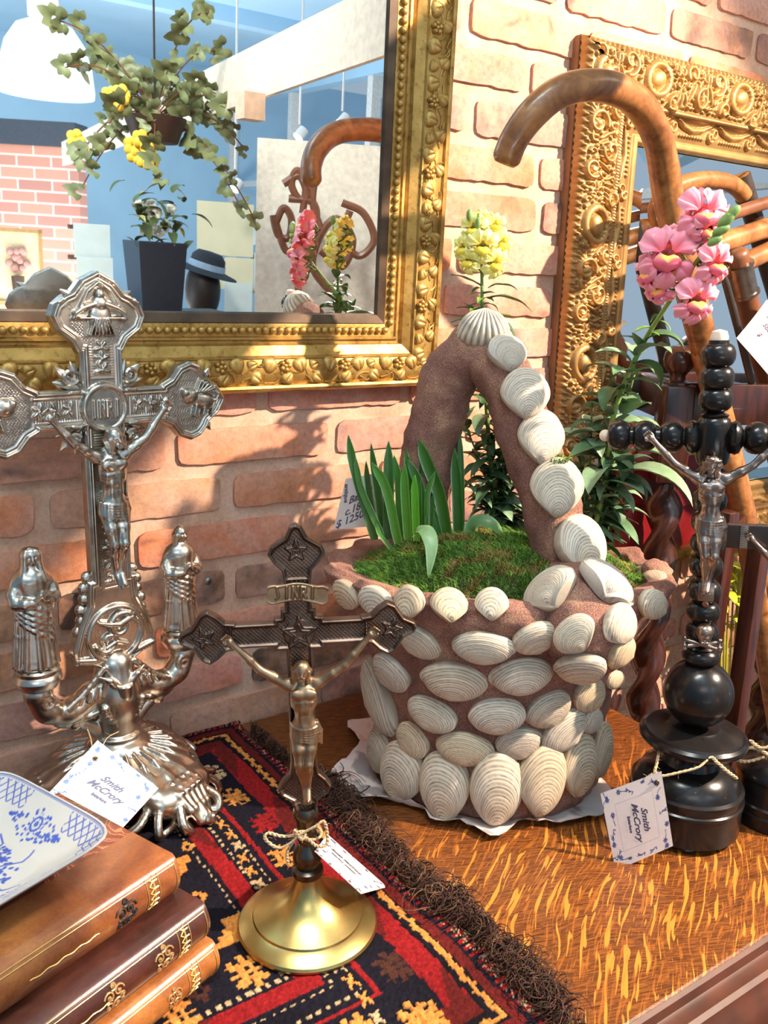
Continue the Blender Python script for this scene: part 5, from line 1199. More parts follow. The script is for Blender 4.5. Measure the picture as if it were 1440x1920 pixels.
# bracket, scroll arms and cup
S = Sculpt((-0.115, -0.035, 0.070), (0.115, 0.035, 0.188), 0.00105, 0.02)
S.cap((0, 0, 0.076), (0, 0, 0.105), 0.020, 0.017, 0.0); S.path([(0, 0, 0.100), (0, 0, 0.125), (0, 0, 0.160)], [0.018, 0.022, 0.020], 0.02)
for s in (-1, 1):
    P = spline([(s * 0.084, 0, 0.158), (s * 0.085, 0, 0.145), (s * 0.076, 0, 0.130), (s * 0.060, 0, 0.122), (s * 0.043, 0, 0.124), (s * 0.028, 0, 0.132), (s * 0.010, 0, 0.140)], 4); S.path(P, [0.011 + 0.0015 * math.sin(i) for i in range(len(P))], 0.006)
    P2 = spline([(s * 0.066, 0, 0.112), (s * 0.045, 0, 0.106), (s * 0.030, 0, 0.096), (s * 0.020, 0, 0.082)], 4); S.path(P2, 0.0045, 0.006)
    P3 = spline([(s * 0.018, -0.012, 0.164), (s * 0.040, -0.010, 0.142), (s * 0.058, -0.010, 0.130)], 4); S.path(P3, 0.003, 0.003)
    S.path([(q[0], -0.011, q[1]) for q in spiral((s * 0.080, 0.143), 0.0085, 1.2, 1.5, s, 16, 0.25)], 0.0024, 0.0015)
    S.path([(s * 0.020, -0.014, 0.118), (s * 0.036, -0.008, 0.112), (s * 0.048, -0.004, 0.108)], 0.003, 0.003); S.ell((s * 0.050, -0.004, 0.105), (0.006, 0.006, 0.006), 0.002)
    for k in range(4): S.cap((s * (0.018 + k * 0.008), -0.0155 + k * 0.001, 0.150 - k * 0.004), (s * (0.022 + k * 0.008), -0.0145 + k * 0.001, 0.134 - k * 0.0005), 0.0018, 0.0018, 0.0015)
for k in range(11): a = PI + k * PI / 10; S.ell((0.022 * math.cos(a), -0.017, 0.120 + 0.018 * math.sin(a)), (0.0046, 0.005, 0.0046), 0.0015)
for k in range(5): a = (k - 2) * 0.35; S.cap((0, -0.018, 0.124), (0.016 * math.sin(a), -0.020, 0.124 - 0.016 * math.cos(a)), 0.0028, 0.002, 0.002)
for s in (-1, 1): S.path([(s * 0.004, -0.019, 0.140), (s * 0.016, -0.021, 0.152), (s * 0.026, -0.018, 0.158)], [0.004, 0.0035, 0.0012], 0.002)
S.mesh_ = mkobj('bracket', S.mesh('bracket'), M_SILVER, sv)
b = MB(); MC_ = Matrix.Translation((0, -0.021, 0.126)); b.lathe([(0.0, 0.0), (0.006, 0.0), (0.0085, 0.006), (0.009, 0.014), (0.0098, 0.0165), (0.009, 0.018), (0.0, 0.0178)], 24, MC_); b.obj('oil_cup', M_SILVER, sv)
for s in (-1, 1):
    b = MB(); b.lathe([(0.008, 0.152), (0.012, 0.156), (0.019, 0.160), (0.0225, 0.166), (0.0245, 0.170), (0.0235, 0.174), (0.0215, 0.176), (0.022, 0.180), (0.0195, 0.182), (0.0, 0.182)], 32, Matrix.Translation((s * 0.084, 0, 0)))
    b.obj('candle_cup', M_SILVER, sv)
# robed statuettes
def statuette(name, veil, H, x, face, seed):
    S = Sculpt((-0.26, -0.22, -0.02), (0.26, 0.22, 1.06), 0.0075); r = random.Random(seed)
    S.cap((0, 0, 0.10), (0.01, 0, 0.45), 0.145, 0.125, 0); S.cap((0.01, 0, 0.45), (0, 0, 0.72), 0.125, 0.13, 0.06); S.ell((0, 0, 0.035), (0.16, 0.14, 0.06), 0.03); S.cap((-0.070, 0, 0.725), (0.070, 0, 0.725), 0.062, 0.062, 0.06); S.cap((0, 0, 0.78), (0, -0.01, 0.86), 0.05, 0.05, 0.03)
    S.ell((0.0, -0.025, 0.915), (0.058, 0.068, 0.078), 0.01)
    f = Vector((math.sin(face), -math.cos(face), 0))
    c = np.array((0, -0.025, 0.91)); fr = c + np.array(f) * 0.062; rt = np.array((f.y * -1, f.x, 0))
    S.cap(fr + (0, 0, 0.012), fr + (0, 0, -0.014) + np.array(f) * 0.012, 0.006, 0.010, 0.006)
    for s in (-1, 1): S.ell(fr + rt * s * 0.022 + (0, 0, 0.008), (0.012, 0.012, 0.009), 0.004, sub=True)
    S.cap(fr + rt * 0.012 + (0, 0, -0.035), fr - rt * 0.012 + (0, 0, -0.035), 0.005, 0.005, 0.004)
    if veil:
        for a in np.linspace(-2.2, 2.2, 13):
            d = Vector((math.sin(face + a + PI), -math.cos(face + a + PI), 0)); S.path([c + np.array((0, 0, 0.052)) + np.array(d) * 0.012, c + np.array(d) * 0.045 + (0, 0, 0.045), c + np.array(d) * 0.060 + (0, 0, 0.02), c + np.array(d) * 0.068 + (0, 0, -0.08), c + np.array(d) * 0.10 + (0, 0, -0.17)], [0.022, 0.022, 0.020, 0.020, 0.022], 0.012)
    else:
        for a in np.linspace(-1.9, 1.9, 11):
            d = Vector((math.sin(face + a + PI), -math.cos(face + a + PI), 0)); S.path([c + np.array((0, 0, 0.06)), c + np.array(d) * 0.055 + (0, 0, 0.0), c + np.array(d) * 0.062 + (0, 0, -0.09)], [0.020, 0.018, 0.014], 0.008)
    # sleeves and clasped hands
    for s in (-1, 1): S.path([(s * 0.115, 0, 0.71), (s * 0.148, -0.02, 0.64), (s * 0.150, -0.06, 0.575), (s * 0.10, -0.115, 0.575), (s * 0.04, -0.145, 0.600 + 0.02 * s)], [0.048, 0.047, 0.045, 0.040, 0.030], 0.03)
    for s in (-1, 1):
        S.cap((s * 0.03, -0.155, 0.60), (s * 0.004, -0.180, 0.645), 0.022, 0.018, 0.008)
        for q in range(4): S.cap((s * 0.006, -0.182 + q * 0.006, 0.64), (0.0 + s * 0.002, -0.190 + q * 0.007, 0.675 - 0.004 * q), 0.0075, 0.006, 0.003)
    for k in range(17):                       # robe folds
        a = 2 * PI * k / 17 + r.uniform(-.1, .1); w = r.uniform(-0.35, 0.35)
        S.path([(0.135 * math.cos(a), 0.120 * math.sin(a), 0.52 + r.uniform(-.04, .1)), (0.142 * math.cos(a + w * .5), 0.128 * math.sin(a + w * .5), 0.30), (0.165 * math.cos(a + w), 0.145 * math.sin(a + w), 0.03)], [0.006, 0.013, 0.018], 0.012)
    for k in range(5): S.path([(0.142 * math.sin(t_), -0.130 * math.cos(t_), 0.52 - k * 0.052 - t_ * (0.05 + 0.012 * k)) for t_ in np.linspace(-1.5, 1.5, 9)], [0.004, 0.008, 0.011, 0.012, 0.012, 0.011, 0.009, 0.007, 0.004], 0.016)
    for k in range(3): S.path([(0.115 * math.sin(t_), -0.105 * math.cos(t_), 0.72 - k * 0.03 - 0.045 * math.cos(t_)) for t_ in np.linspace(-1.3, 1.3, 7)], 0.008, 0.012)
    o = mkobj(name, S.mesh(name, Matrix.Translation((x, 0, 0.181)), H), M_SILVER, sv); return o
statuette('statuette', True, 0.130, -0.084, -0.15, 1)['label'] = 'veiled woman with clasped hands'
statuette('statuette', False, 0.124, 0.084, 0.25, 2)['label'] = 'robed bearded man in a hood'
# foot: collars, gadrooned dome, three openwork scroll feet
S = Sculpt((-0.135, -0.135, -0.002), (0.135, 0.135, 0.092), 0.0013)
S.cap((0, 0, 0.074), (0, 0, 0.086), 0.022, 0.020, 0.0); S.ell((0, 0, 0.066), (0.032, 0.032, 0.012), 0.006); S.ell((0, 0, 0.079), (0.0265, 0.0265, 0.005), 0.003)
S.ell((0, 0, 0.038), (0.078, 0.078, 0.028), 0.010)
for k in range(24):
    a = 2 * PI * k / 24; c, s = math.cos(a), math.sin(a); r_ = 0.079 + 0.010 * (0.5 + 0.5 * math.cos(3 * (a + 1.22)))
    S.path([(0.034 * c, 0.034 * s, 0.0655), (0.054 * c, 0.054 * s, 0.060), (0.068 * c, 0.068 * s, 0.050), (r_ * c, r_ * s, 0.040)], [0.0016, 0.0026, 0.0034, 0.0032], 0.0016)
for k in range(60):
    a = 2 * PI * k / 60; r_ = 0.080 + 0.010 * (0.5 + 0.5 * math.cos(3 * (a + 1.22))); S.cap((r_ * math.cos(a), r_ * math.sin(a), 0.036), (r_ * math.cos(a + .11), r_ * math.sin(a + .11), 0.036), 0.0040, 0.0040, 0.002)
for ang in (-1.22, -1.22 + 2 * PI / 3, -1.22 - 2 * PI / 3):
    for q in range(5): S.path([((0.070) * math.cos(ang + (q - 2) * 0.22), 0.070 * math.sin(ang + (q - 2) * 0.22), 0.036), ((0.088) * math.cos(ang + (q - 2) * 0.17), 0.088 * math.sin(ang + (q - 2) * 0.17), 0.027), ((0.101) * math.cos(ang + (q - 2) * 0.07), 0.101 * math.sin(ang + (q - 2) * 0.07), 0.015)], [0.014, 0.013, 0.008], 0.010)
    def W_(r_, t_, z): return (r_ * math.cos(ang) - t_ * math.sin(ang), r_ * math.sin(ang) + t_ * math.cos(ang), z)
    for q in range(5): S.path([W_(0.078, (q - 2) * 0.009, 0.040), W_(0.096, (q - 2) * 0.0085, 0.036), W_(0.110, (q - 2) * 0.0065, 0.020), W_(0.118, (q - 2) * 0.0040, 0.006)], [0.0045, 0.0042, 0.0040, 0.0038], 0.003)
    S.path([W_(0.112, 0, 0.014), W_(0.121, 0, 0.006), W_(0.127, 0, 0.007), W_(0.128, 0, 0.012)], [0.007, 0.006, 0.005, 0.004], 0.003)
    for q in range(12): S.ell(W_(0.086 + 0.007 * (q // 4), (q % 4 - 1.5) * 0.009 + 0.0045 * (q // 4 % 2), 0.0455 - 0.0035 * (q // 4)), (0.0024, 0.0024, 0.0024), 0.001)
    for s in (-1, 1):
        S.path(spline([W_(0.080, s * 0.022, 0.034), W_(0.092, s * 0.044, 0.024), W_(0.098, s * 0.052, 0.010), W_(0.094, s * 0.044, 0.003), W_(0.098, s * 0.034, 0.006), W_(0.104, s * 0.028, 0.014)], 4), 0.0042, 0.002)
        S.path(spline([W_(0.076, s * 0.036, 0.032), W_(0.080, s * 0.060, 0.020), W_(0.074, s * 0.072, 0.014)], 3), 0.0045, 0.003)
        S.path(spline([W_(0.100, s * 0.020, 0.028), W_(0.112, s * 0.030, 0.014), W_(0.116, s * 0.024, 0.003), W_(0.108, s * 0.018, 0.004)], 4), 0.0048, 0.002)
        S.path([W_(0.082, s * 0.026, 0.034), W_(0.094, s * 0.020, 0.022), W_(0.104, s * 0.010, 0.012)], 0.003, 0.002)
mkobj('foot', S.mesh('foot'), M_SILVER, sv)

# ================================================================= BRONZE CRUCIFIX ON BRASS BASE
bb = Vector((0.339, -0.401, 0.006)); BYAW = math.radians(-27)
bc = thing('brass_crucifix', 'brown metal crucifix with starred arm ends on a round brass foot', 'crucifix', bb, None, (0, 0, BYAW))
b = MB(); b.lathe([(0, 0), (0.0620, 0.0), (0.0635, 0.0012), (0.0635, 0.0032), (0.0622, 0.0055), (0.0545, 0.0105), (0.0500, 0.0122), (0.0492, 0.0142), (0.0470, 0.0152), (0.0360, 0.0200), (0.0255, 0.0268), (0.0185, 0.0345), (0.0145, 0.0430), (0.0125, 0.0500), (0.0120, 0.0545), (0, 0.0545)], 72); b.obj('base', M_BRASS, bc, angle=22)
TB = Matrix.Translation((0, 0, 0.05)) @ Matrix.Rotation(math.radians(-2.2), 4, 'Y') @ Matrix.Translation((0, 0, -0.05))
b = MB(); b.lathe([(0.010, 0.052), (0.0135, 0.0535), (0.0145, 0.056), (0.0138, 0.0595), (0.0105, 0.0615), (0.0120, 0.066), (0.0132, 0.071), (0.0120, 0.078), (0.0085, 0.084), (0.0078, 0.088), (0.0092, 0.092), (0.0088, 0.105), (0.0100, 0.110), (0.0112, 0.114), (0.0112, 0.118), (0.0095, 0.122), (0, 0.122)], 32, TB); b.obj('stem', M_GUN, bc, angle=40)
R = Relief(-0.106, 0.106, 0.108, 0.394, 0.0006); XX, ZZ = np.meshgrid(R.X, R.Y, indexing='ij'); BZ = 0.2865
fin = [(0.0, 0.0325), (-0.0045, 0.0305), (-0.0090, 0.0215), (-0.0205, 0.0140), (-0.0235, 0.0075), (-0.0185, -0.0005), (-0.0125, -0.0065), (-0.0115, -0.0150)]
finP = mirx(fin); sds = [sd_poly([(x, z + 0.348) for x, z in finP], XX, ZZ)]
for s in (-1, 1): sds.append(sd_poly([(s * (z + 0.0665), BZ + x) for x, z in finP], XX, ZZ))
sds.append(sd_poly([(x, 0.150 - z) for x, z in finP], XX, ZZ)); sds.append(sd_poly([(-0.0112, 0.125), (0.0112, 0.125), (0.0112, 0.345), (-0.0112, 0.345)], XX, ZZ)); sds.append(sd_poly([(-0.07, BZ - 0.0105), (0.07, BZ - 0.0105), (0.07, BZ + 0.0105), (-0.07, BZ + 0.0105)], XX, ZZ))
sds.append(sd_poly([(-0.0205, BZ - 0.014), (0.0205, BZ - 0.014), (0.0205, BZ + 0.014), (0.0145, BZ + 0.0145), (0.0145, BZ + 0.0215), (-0.0145, BZ + 0.0215), (-0.0145, BZ + 0.0145), (-0.0205, BZ + 0.014)], XX, ZZ))
sds.append(sd_poly([(-0.009, 0.112), (0.009, 0.112), (0.0105, 0.130), (-0.0105, 0.130)], XX, ZZ)); sd = np.minimum.reduce(sds)
R.Z += 0.0026 * np.exp(-((sd + 0.0015) / 0.0016) ** 2)
R.Z += np.where((sd < -0.0035), 0.00055 * np.maximum(0, np.sin((XX + ZZ) * 2 * PI / 0.0034)) * np.maximum(0, np.sin((XX - ZZ) * 2 * PI / 0.0034)) * 1.6, 0)
def star(c, r0, a0, w, z, lift=0):
    P = [(c[0] + (r0 if k % 2 == 0 else r0 * 0.42) * math.sin(a0 + k * PI / 5), c[1] + (r0 if k % 2 == 0 else r0 * 0.42) * math.cos(a0 + k * PI / 5)) for k in range(11)]
    R.Z = np.where(sd_poly(P[:-1], XX, ZZ) < 0, 0.0008 + lift, R.Z); R.stroke(P, w, z)
    for k in range(0, 10, 2): R.stroke([c, P[k]], w * .6, z * .8)
R.Z = np.where((sd < -0.002) & (np.hypot(XX, ZZ - BZ) < 0.0125), 0.0012, R.Z); star((0, BZ), 0.0145, 0, 0.0011, 0.0026, 0.0008); star((0, BZ), 0.0085, 0, 0.0008, 0.0034, 0.0016)
for c, a0 in (((0, 0.358), 0), ((0.0775, BZ), PI / 2), ((-0.0775, BZ), -PI / 2)): star(c, 0.0085, a0, 0.0010, 0.0022)
for c in ((0, 0.334, 1), (0.0560, BZ, 0), (-0.0560, BZ, 0)): R.stroke([(c[0] - 0.010 * c[2], c[1] - 0.009 * (1 - c[2])), (c[0] + 0.010 * c[2], c[1] + 0.009 * (1 - c[2]))], 0.0010, 0.0022)
mkobj('cross', relief_solid('cross', sd, R, 0.0035, 0.0040, 0.00072, TB, 0.001), M_BRONZE, bc)
R = Relief(-0.025, 0.025, -0.012, 0.012, 0.0005); XX, ZZ = np.meshgrid(R.X, R.Y, indexing='ij'); bnd = 0.0016 * np.cos(XX * 150)
sd = np.maximum(np.abs(XX) - 0.0205, np.abs(ZZ - bnd) - 0.0078); sd = np.minimum(sd, np.hypot(np.abs(XX) - 0.0195, ZZ - bnd) - 0.0085); letters(R, 'INRI', (0.0015, 0.001), 0.028, 0.0095, 0.0011, 0.0014)
R.stroke([(-0.017, 0.005), (-0.0155, -0.003), (-0.0175, -0.005)], 0.001, 0.001); R.Z += 0.0006 * np.exp(-((sd + 0.001) / 0.0008) ** 2)
mkobj('title_scroll', relief_solid('title_scroll', sd, R, 0.001, 0.0015, 0.0006, TB @ Matrix.Translation((0.0, -0.006, 0.3225)) @ Matrix.Rotation(0.06, 4, 'Y'), 0.0006), M_BRZFIG, bc)['label'] = 'lighter bronze scroll lettered INRI'
mkobj('corpus', corpus_mesh('corpus', 0.44, 0.135, (-0.006, 0.12), -0.012, TB @ Matrix.Translation((0.0015, -0.007, 0.2675)), 0.131), M_BRZFIG, bc)['label'] = 'worn lighter bronze crucified figure'

# ================================================================= BLACK TURNED-WOOD CRUCIFIX
N = Nodes('ebonised_wood'); v = N.coord(); n1 = N.noise(v, 30, 4); vo = N.n('TexVoronoi'); vo.inputs['Scale'].default_value = 115; N.l(v, vo.inputs['Vector'])
hole = N.ramp(vo.outputs['Distance'], [(0.07, 1), (0.12, 0)]); cell = N.ramp(N.n('SeparateColor').outputs[0], [(0, 0), (1, 1)])
sc2 = N.n('SeparateXYZ'); N.l(vo.outputs['Color'], sc2.inputs[0]); pick = N.ramp(sc2.outputs[0], [(0.74, 0), (0.76, 1)]); hole = N.math('MULTIPLY', hole, pick)
c = N.ramp(n1, [(0.3, (0.006, 0.005, 0.005)), (0.7, (0.016, 0.013, 0.012))]); c = N.mix(N.ramp(N.noise(v, 150, 5, 0.7), [(0.66, 0), (0.72, 0.5)]), c, (0.16, 0.10, 0.07)); c = N.mix(hole, c, (0.001, 0.001, 0.001)); N.base(c)
N.set(Roughness=0.22); N.b.inputs['Specular IOR Level'].default_value = 0.38; N.bump(N.math('MULTIPLY', hole, -1), 1.0, 0.001); M_EBONY = N.m
M_BONE = simple('bone', (0.78, 0.60, 0.46), 0.5, 0, 0.12, 90)
kb = Vector((0.774, -0.478, 0.0)); KYAW = math.radians(-52)
kc = thing('black_crucifix', 'black turned-wood crucifix with a metal figure and skull, right on the oak top', 'crucifix', kb, None, (0, 0, KYAW))
b = MB(); b.lathe([(0, 0.006), (0.0558, 0.006), (0.0591, 0.008), (0.0595, 0.040), (0.0609, 0.0415), (0.0609, 0.0445), (0.0591, 0.046), (0.0600, 0.050), (0.0595, 0.056), (0.0558, 0.058), (0.0549, 0.0605), (0.0502, 0.070), (0.0391, 0.078), (0.0307, 0.081), (0.0298, 0.084), (0.0290, 0.086), (0.0275, 0.092), (0.0280, 0.098), (0, 0.098)], 64)
b.obj('pedestal', M_EBONY, kc, angle=30)
for a in (0.6, 2.7, 4.8): 
    f_ = MB(); f_.ball((0.044 * math.cos(a), 0.044 * math.sin(a), 0.0055), (0.014, 0.014, 0.0055), 16, 8); f_.obj('bun_foot', M_EBONY, kc)
b = MB(); b.lathe([(0.026, 0.097), (0.040, 0.101), (0.049, 0.105), (0.0555, 0.1075), (0.0570, 0.1105), (0.0565, 0.1140), (0.0530, 0.1165), (0.0515, 0.1160), (0.0500, 0.1180), (0.030, 0.1210), (0.026, 0.1235), (0, 0.1235)], 64); b.obj('drip_disc', M_EBONY, kc, angle=30)
b = MB(); b.ball((0, 0, 0.1615), (0.0365, 0.0365, 0.0375), 48, 32); b.obj('orb', M_EBONY, kc)
TK = Matrix.Translation((0, 0, 0.165)) @ Matrix.Rotation(math.radians(-3.3), 4, 'Y') @ Matrix.Translation((0, 0, -0.165))
pr = [(0.012, 0.196), (0.0185, 0.199), (0.0200, 0.204), (0.0185, 0.209), (0.0140, 0.212), (0.0150, 0.214)]
def beadrow(zs, r, neck):
    out = []
    for z in zs:
        for k in range(9): a = -PI / 2 + PI * k / 8; out.append((max(neck, neck + (r - neck) * math.cos(a) ** 1.15 if math.cos(a) > 0 else neck), z + 0.0112 * math.sin(a)))
    return out
pr += beadrow([0.230, 0.2535, 0.2765, 0.3035, 0.3270, 0.3500, 0.3730, 0.3960], 0.0172, 0.0095) + [(0.010, 0.408), (0.0150, 0.412)]
b = MB(); b.lathe(pr, 36, TK); b.obj('shaft', M_EBONY, kc, angle=50)
b = MB(); b.lathe([(0.0148, 0.412), (0.0165, 0.418), (0.0172, 0.436), (0.0165, 0.452), (0.0150, 0.456), (0.0125, 0.458), (0.0140, 0.4605), (0.0085, 0.463)] + beadrow([0.4755, 0.4970, 0.5190], 0.0168, 0.0098)[:] + [(0.0098, 0.531), (0.0092, 0.5335), (0, 0.5335)], 36, TK); b.obj('head_post', M_EBONY, kc, angle=50)
for s in (-1, 1):
    MA = TK @ Matrix.Translation((0, 0, 0.4375)) @ Matrix.Rotation(s * PI / 2, 4, 'Y')
    b = MB(); b.lathe([(0.010, 0.012), (0.0155, 0.0165), (0.0172, 0.0205), (0.0150, 0.0245), (0.0088, 0.0275)] + beadrow([0.0400, 0.0665, 0.0915], 0.0162, 0.0092) + [(0.0065, 0.1025), (0, 0.103)], 32, MA); b.obj('arm', M_EBONY, kc, angle=50)
    b = MB(); b.ball((0, 0, 0.1055), (0.0062, 0.0062, 0.0062), 14, 10, MA); b.obj('bone_tip', M_BONE, kc)
b = MB(); b.lathe([(0.0085, 0.5330), (0.0088, 0.5365), (0.0070, 0.5420), (0, 0.5440)], 16, TK); b.obj('bone_tip', M_BONE, kc)
mkobj('corpus', corpus_mesh('corpus', 0.405, 0.085, (-0.004, 0.20), 0.010, TK @ Matrix.Translation((0.000, -0.0195, 0.4265)), 0.145, crown=True), M_PEWTER, kc)['label'] = 'cast metal figure wearing a crown of thorns'
b = MB(); b.bbox((0.001, -0.0185, 0.281), (0.0155, 0.004, 0.020), 0.001, TK); b.obj('foot_plate', M_PEWTER, kc); b = MB(); b.lathe([(0.0, 0), (0.003, 0), (0.0035, 0.0015), (0.002, 0.003), (0, 0.003)], 12, TK @ Matrix.Translation((0.001, -0.0185, 0.268)) @ Matrix.Rotation(PI / 2, 4, 'X')); b.obj('peg', simple('rust', (0.16, 0.06, 0.03), 0.6), kc)
S = Sculpt((-0.024, -0.040, 0.212), (0.024, -0.004, 0.250), 0.0005)
S.ell((0.002, -0.021, 0.2385), (0.0088, 0.0090, 0.0088), 0); S.ell((0.002, -0.0235, 0.2310), (0.0058, 0.0058, 0.0052), 0.003)
for s in (-1, 1): S.ell((0.002 + s * 0.0034, -0.0300, 0.2365), (0.0024, 0.0022, 0.0024), 0.0006, sub=True)
S.ell((0.002, -0.0302, 0.2322), (0.0011, 0.0020, 0.0016), 0.0005, sub=True)
for q in range(4): S.cap((0.002 + (q - 1.5) * 0.0018, -0.0290, 0.2290), (0.002 + (q - 1.5) * 0.0018, -0.0290, 0.2268), 0.0010, 0.0010, 0.0003)
for s in (-1, 1):
    S.cap((-0.017 * s, -0.0165, 0.2265), (0.017 * s, -0.0200 - 0.001 * s, 0.2200), 0.0023, 0.0023, 0.0006)
    for e in (-1, 1):
        p = (-0.017 * s if e < 0 else 0.017 * s, -0.0165 if e < 0 else -0.0205, 0.2265 if e < 0 else 0.2200)
        for z in (-1, 1): S.ell((p[0], p[1], p[2] + z * 0.0018), (0.0028, 0.0026, 0.0026), 0.0006)
mkobj('skull', S.mesh('skull', TK), M_PEWTER, kc)['label'] = 'small cast skull over crossed bones'

# ---- second dark crucifix cut by the right edge of the frame
db = atz(1448, 1528, 0); dc = thing('plain_crucifix', 'dark wooden crucifix with a flat plank arm, cut by the right edge', 'crucifix', db, None, (0, 0, math.radians(-50)))
b = MB(); b.lathe([(0, 0), (0.050, 0.0), (0.0515, 0.002), (0.0515, 0.016), (0.0500, 0.018), (0.0510, 0.021), (0.0510, 0.026), (0.0490, 0.028), (0.0480, 0.054), (0.0500, 0.057), (0.0495, 0.062), (0.0440, 0.070), (0.034, 0.078), (0.026, 0.081), (0.022, 0.090), (0, 0.090)], 56); b.v = [Vector((q.x * .92, q.y * .92, q.z)) for q in b.v]; b.obj('pedestal', M_EBONY, dc, angle=28)
M_DKW = simple('black_walnut', (0.045, 0.028, 0.022), 0.4, 0, 0.4, 20, 0.25, 90)
TD = Matrix.Translation((0, 0, 0.08)) @ Matrix.Rotation(math.radians(-3.0), 4, 'Y') @ Matrix.Translation((0, 0, -0.08))
b = MB(); b.bbox((0, 0, 0.255), (0.022, 0.010, 0.36), 0.0015, TD); b.obj('post', M_DKW, dc)
b = MB(); b.bbox((0.0, -0.006, 0.330), (0.150, 0.010, 0.026), 0.0015, TD); b.obj('plank_arm', M_DKW, dc)
for s in (-1, 1):
    b = MB(); b.bbox((s * 0.058, -0.0115, 0.330), (0.008, 0.0015, 0.025), 0.0004, TD); 
    for k in range(9): b.box((s * 0.058, -0.0126, 0.320 + k * 0.0025), (0.0075, 0.0008, 0.0012), TD)
    b.obj('metal_strap', M_PEWTER, dc)
mkobj('corpus', corpus_mesh('corpus', 0.42, 0.10, (0.0, 0.15), 0.0, TD @ Matrix.Translation((0.0, -0.012, 0.318)), 0.120, h=0.009), M_PEWTER, dc)
# ================================================================= CANE STAND AND WHAT IS AROUND IT
N = Nodes('dark_mahogany'); v = N.coord(scale=(1, 1, 0.12)); n1 = N.noise(v, 120, 4, 0.6, 0.5); N.base(N.ramp(n1, [(0.3, (0.020, 0.006, 0.004)), (0.7, (0.070, 0.018, 0.010))])); N.set(Roughness=0.28); N.b.inputs['Coat Weight'].default_value = 0.3; M_MAHOG = N.m
N = Nodes('cane_wood'); v = N.coord(); n1 = N.noise(v, 26, 4, 0.6, 1.2); n2 = N.noise(v, 160, 3); c = N.ramp(n1, [(0.3, (0.15, 0.052, 0.016)), (0.5, (0.32, 0.125, 0.036)), (0.7, (0.46, 0.21, 0.07))]); N.base(N.mix(1.0, c, N.ramp(n2, [(0.3, 0.8), (0.7, 1.1)]), 'MULTIPLY')); N.set(Roughness=0.32); N.b.inputs['Coat Weight'].default_value = 0.2; M_CANE = N.m
M_CANED = simple('dark_cane', (0.15, 0.055, 0.022), 0.35, 0, 0.4, 25); M_DARKC = simple('black_cane', (0.035, 0.025, 0.02), 0.3, 0, 0.3, 25)
pA = aty(1265, 760, -0.15); sa = Vector((pA.x, -0.15, FLOOR_Z)); SDI = Vector((math.cos(math.radians(-33)), math.sin(math.radians(-33)), 0)); SDJ = Vector((-SDI.y, SDI.x, 0))
st = thing('cane_stand', 'dark mahogany barley-twist cane stand with ball finials behind the black crucifix', 'stand', sa)
def post(o, name='twist_post'):
    b = MB(); zt = pA.z - FLOOR_Z + 0.012            # top of square block
    Mo = Matrix.Translation(o); rot = Matrix.Rotation(math.radians(-33), 4, 'Z')
    b.bbox((0, 0, zt - 0.055), (0.046, 0.046, 0.15), 0.004, Mo @ rot); b.bbox((0, 0, 0.10), (0.046, 0.046, 0.20), 0.004, Mo @ rot)
    n = 150; R = []
    for i in range(n + 1):
        t = i / n; z = 0.20 + (zt - 0.13 - 0.20) * t; tw = t * 2 * PI * 6.6; rr = 0.0250 * min(1, 0.55 + min(t, 1 - t) * 14)
        R.append([(rr * (1 + 0.36 * math.cos(2 * (a - tw))) * math.cos(a) * 0.86, rr * (1 + 0.36 * math.cos(2 * (a - tw))) * math.sin(a) * 0.86, z) for a in [2 * PI * j / 24 for j in range(24)]])
    b.rings(R, M=Mo); z = zt + 0.020
    b.lathe([(0.020, z - 0.004), (0.020, z + 0.003), (0.012, z + 0.006), (0.011, z + 0.013), (0.015, z + 0.018), (0.0215, z + 0.026), (0.0235, z + 0.036), (0.0215, z + 0.047), (0.013, z + 0.056), (0.0, z + 0.059)], 28, Mo)
    b.obj(name, M_MAHOG, st, angle=50)
DX, DY = 0.30, 0.20
for i in (0, 1):
    for j in (0, 1): post(SDI * DX * i + SDJ * DY * j)
def bar(a, c, z, hgt, w, name='rail', m=None):
    b = MB(); d = (c - a); L = d.length; M = Matrix.Translation((a + c) / 2 + Vector((0, 0, z - FLOOR_Z))) @ Matrix.Rotation(math.atan2(d.y, d.x), 4, 'Z'); b.bbox((0, 0, 0), (L, w, hgt), 0.003, M); b.obj(name, m or M_MAHOG, st)
Z_R = aty(1340, 758, -0.19).z
bar(Vector(), SDI * DX, Z_R, 0.062, 0.020); bar(SDJ * DY, SDJ * DY + SDI * DX, Z_R, 0.062, 0.020); bar(Vector(), SDJ * DY, Z_R, 0.062, 0.020); bar(SDI * DX, SDI * DX + SDJ * DY, Z_R, 0.062, 0.020); bar(SDI * DX * .5, SDI * DX * .5 + SDJ * DY, Z_R + 0.01, 0.020, 0.014)
for z in (FLOOR_Z + 0.10,):
    for a, c in ((Vector(), SDI * DX), (SDJ * DY, SDJ * DY + SDI * DX), (Vector(), SDJ * DY), (SDI * DX, SDI * DX + SDJ * DY)): bar(a, c, z, 0.04, 0.02)
b = MB(); b.bbox(SDI * DX * .5 + SDJ * DY * .5 + Vector((0, 0, 0.085)), (DX, DY, 0.012), 0.004); b.obj('drip_tray', M_DARKEDGE, st)
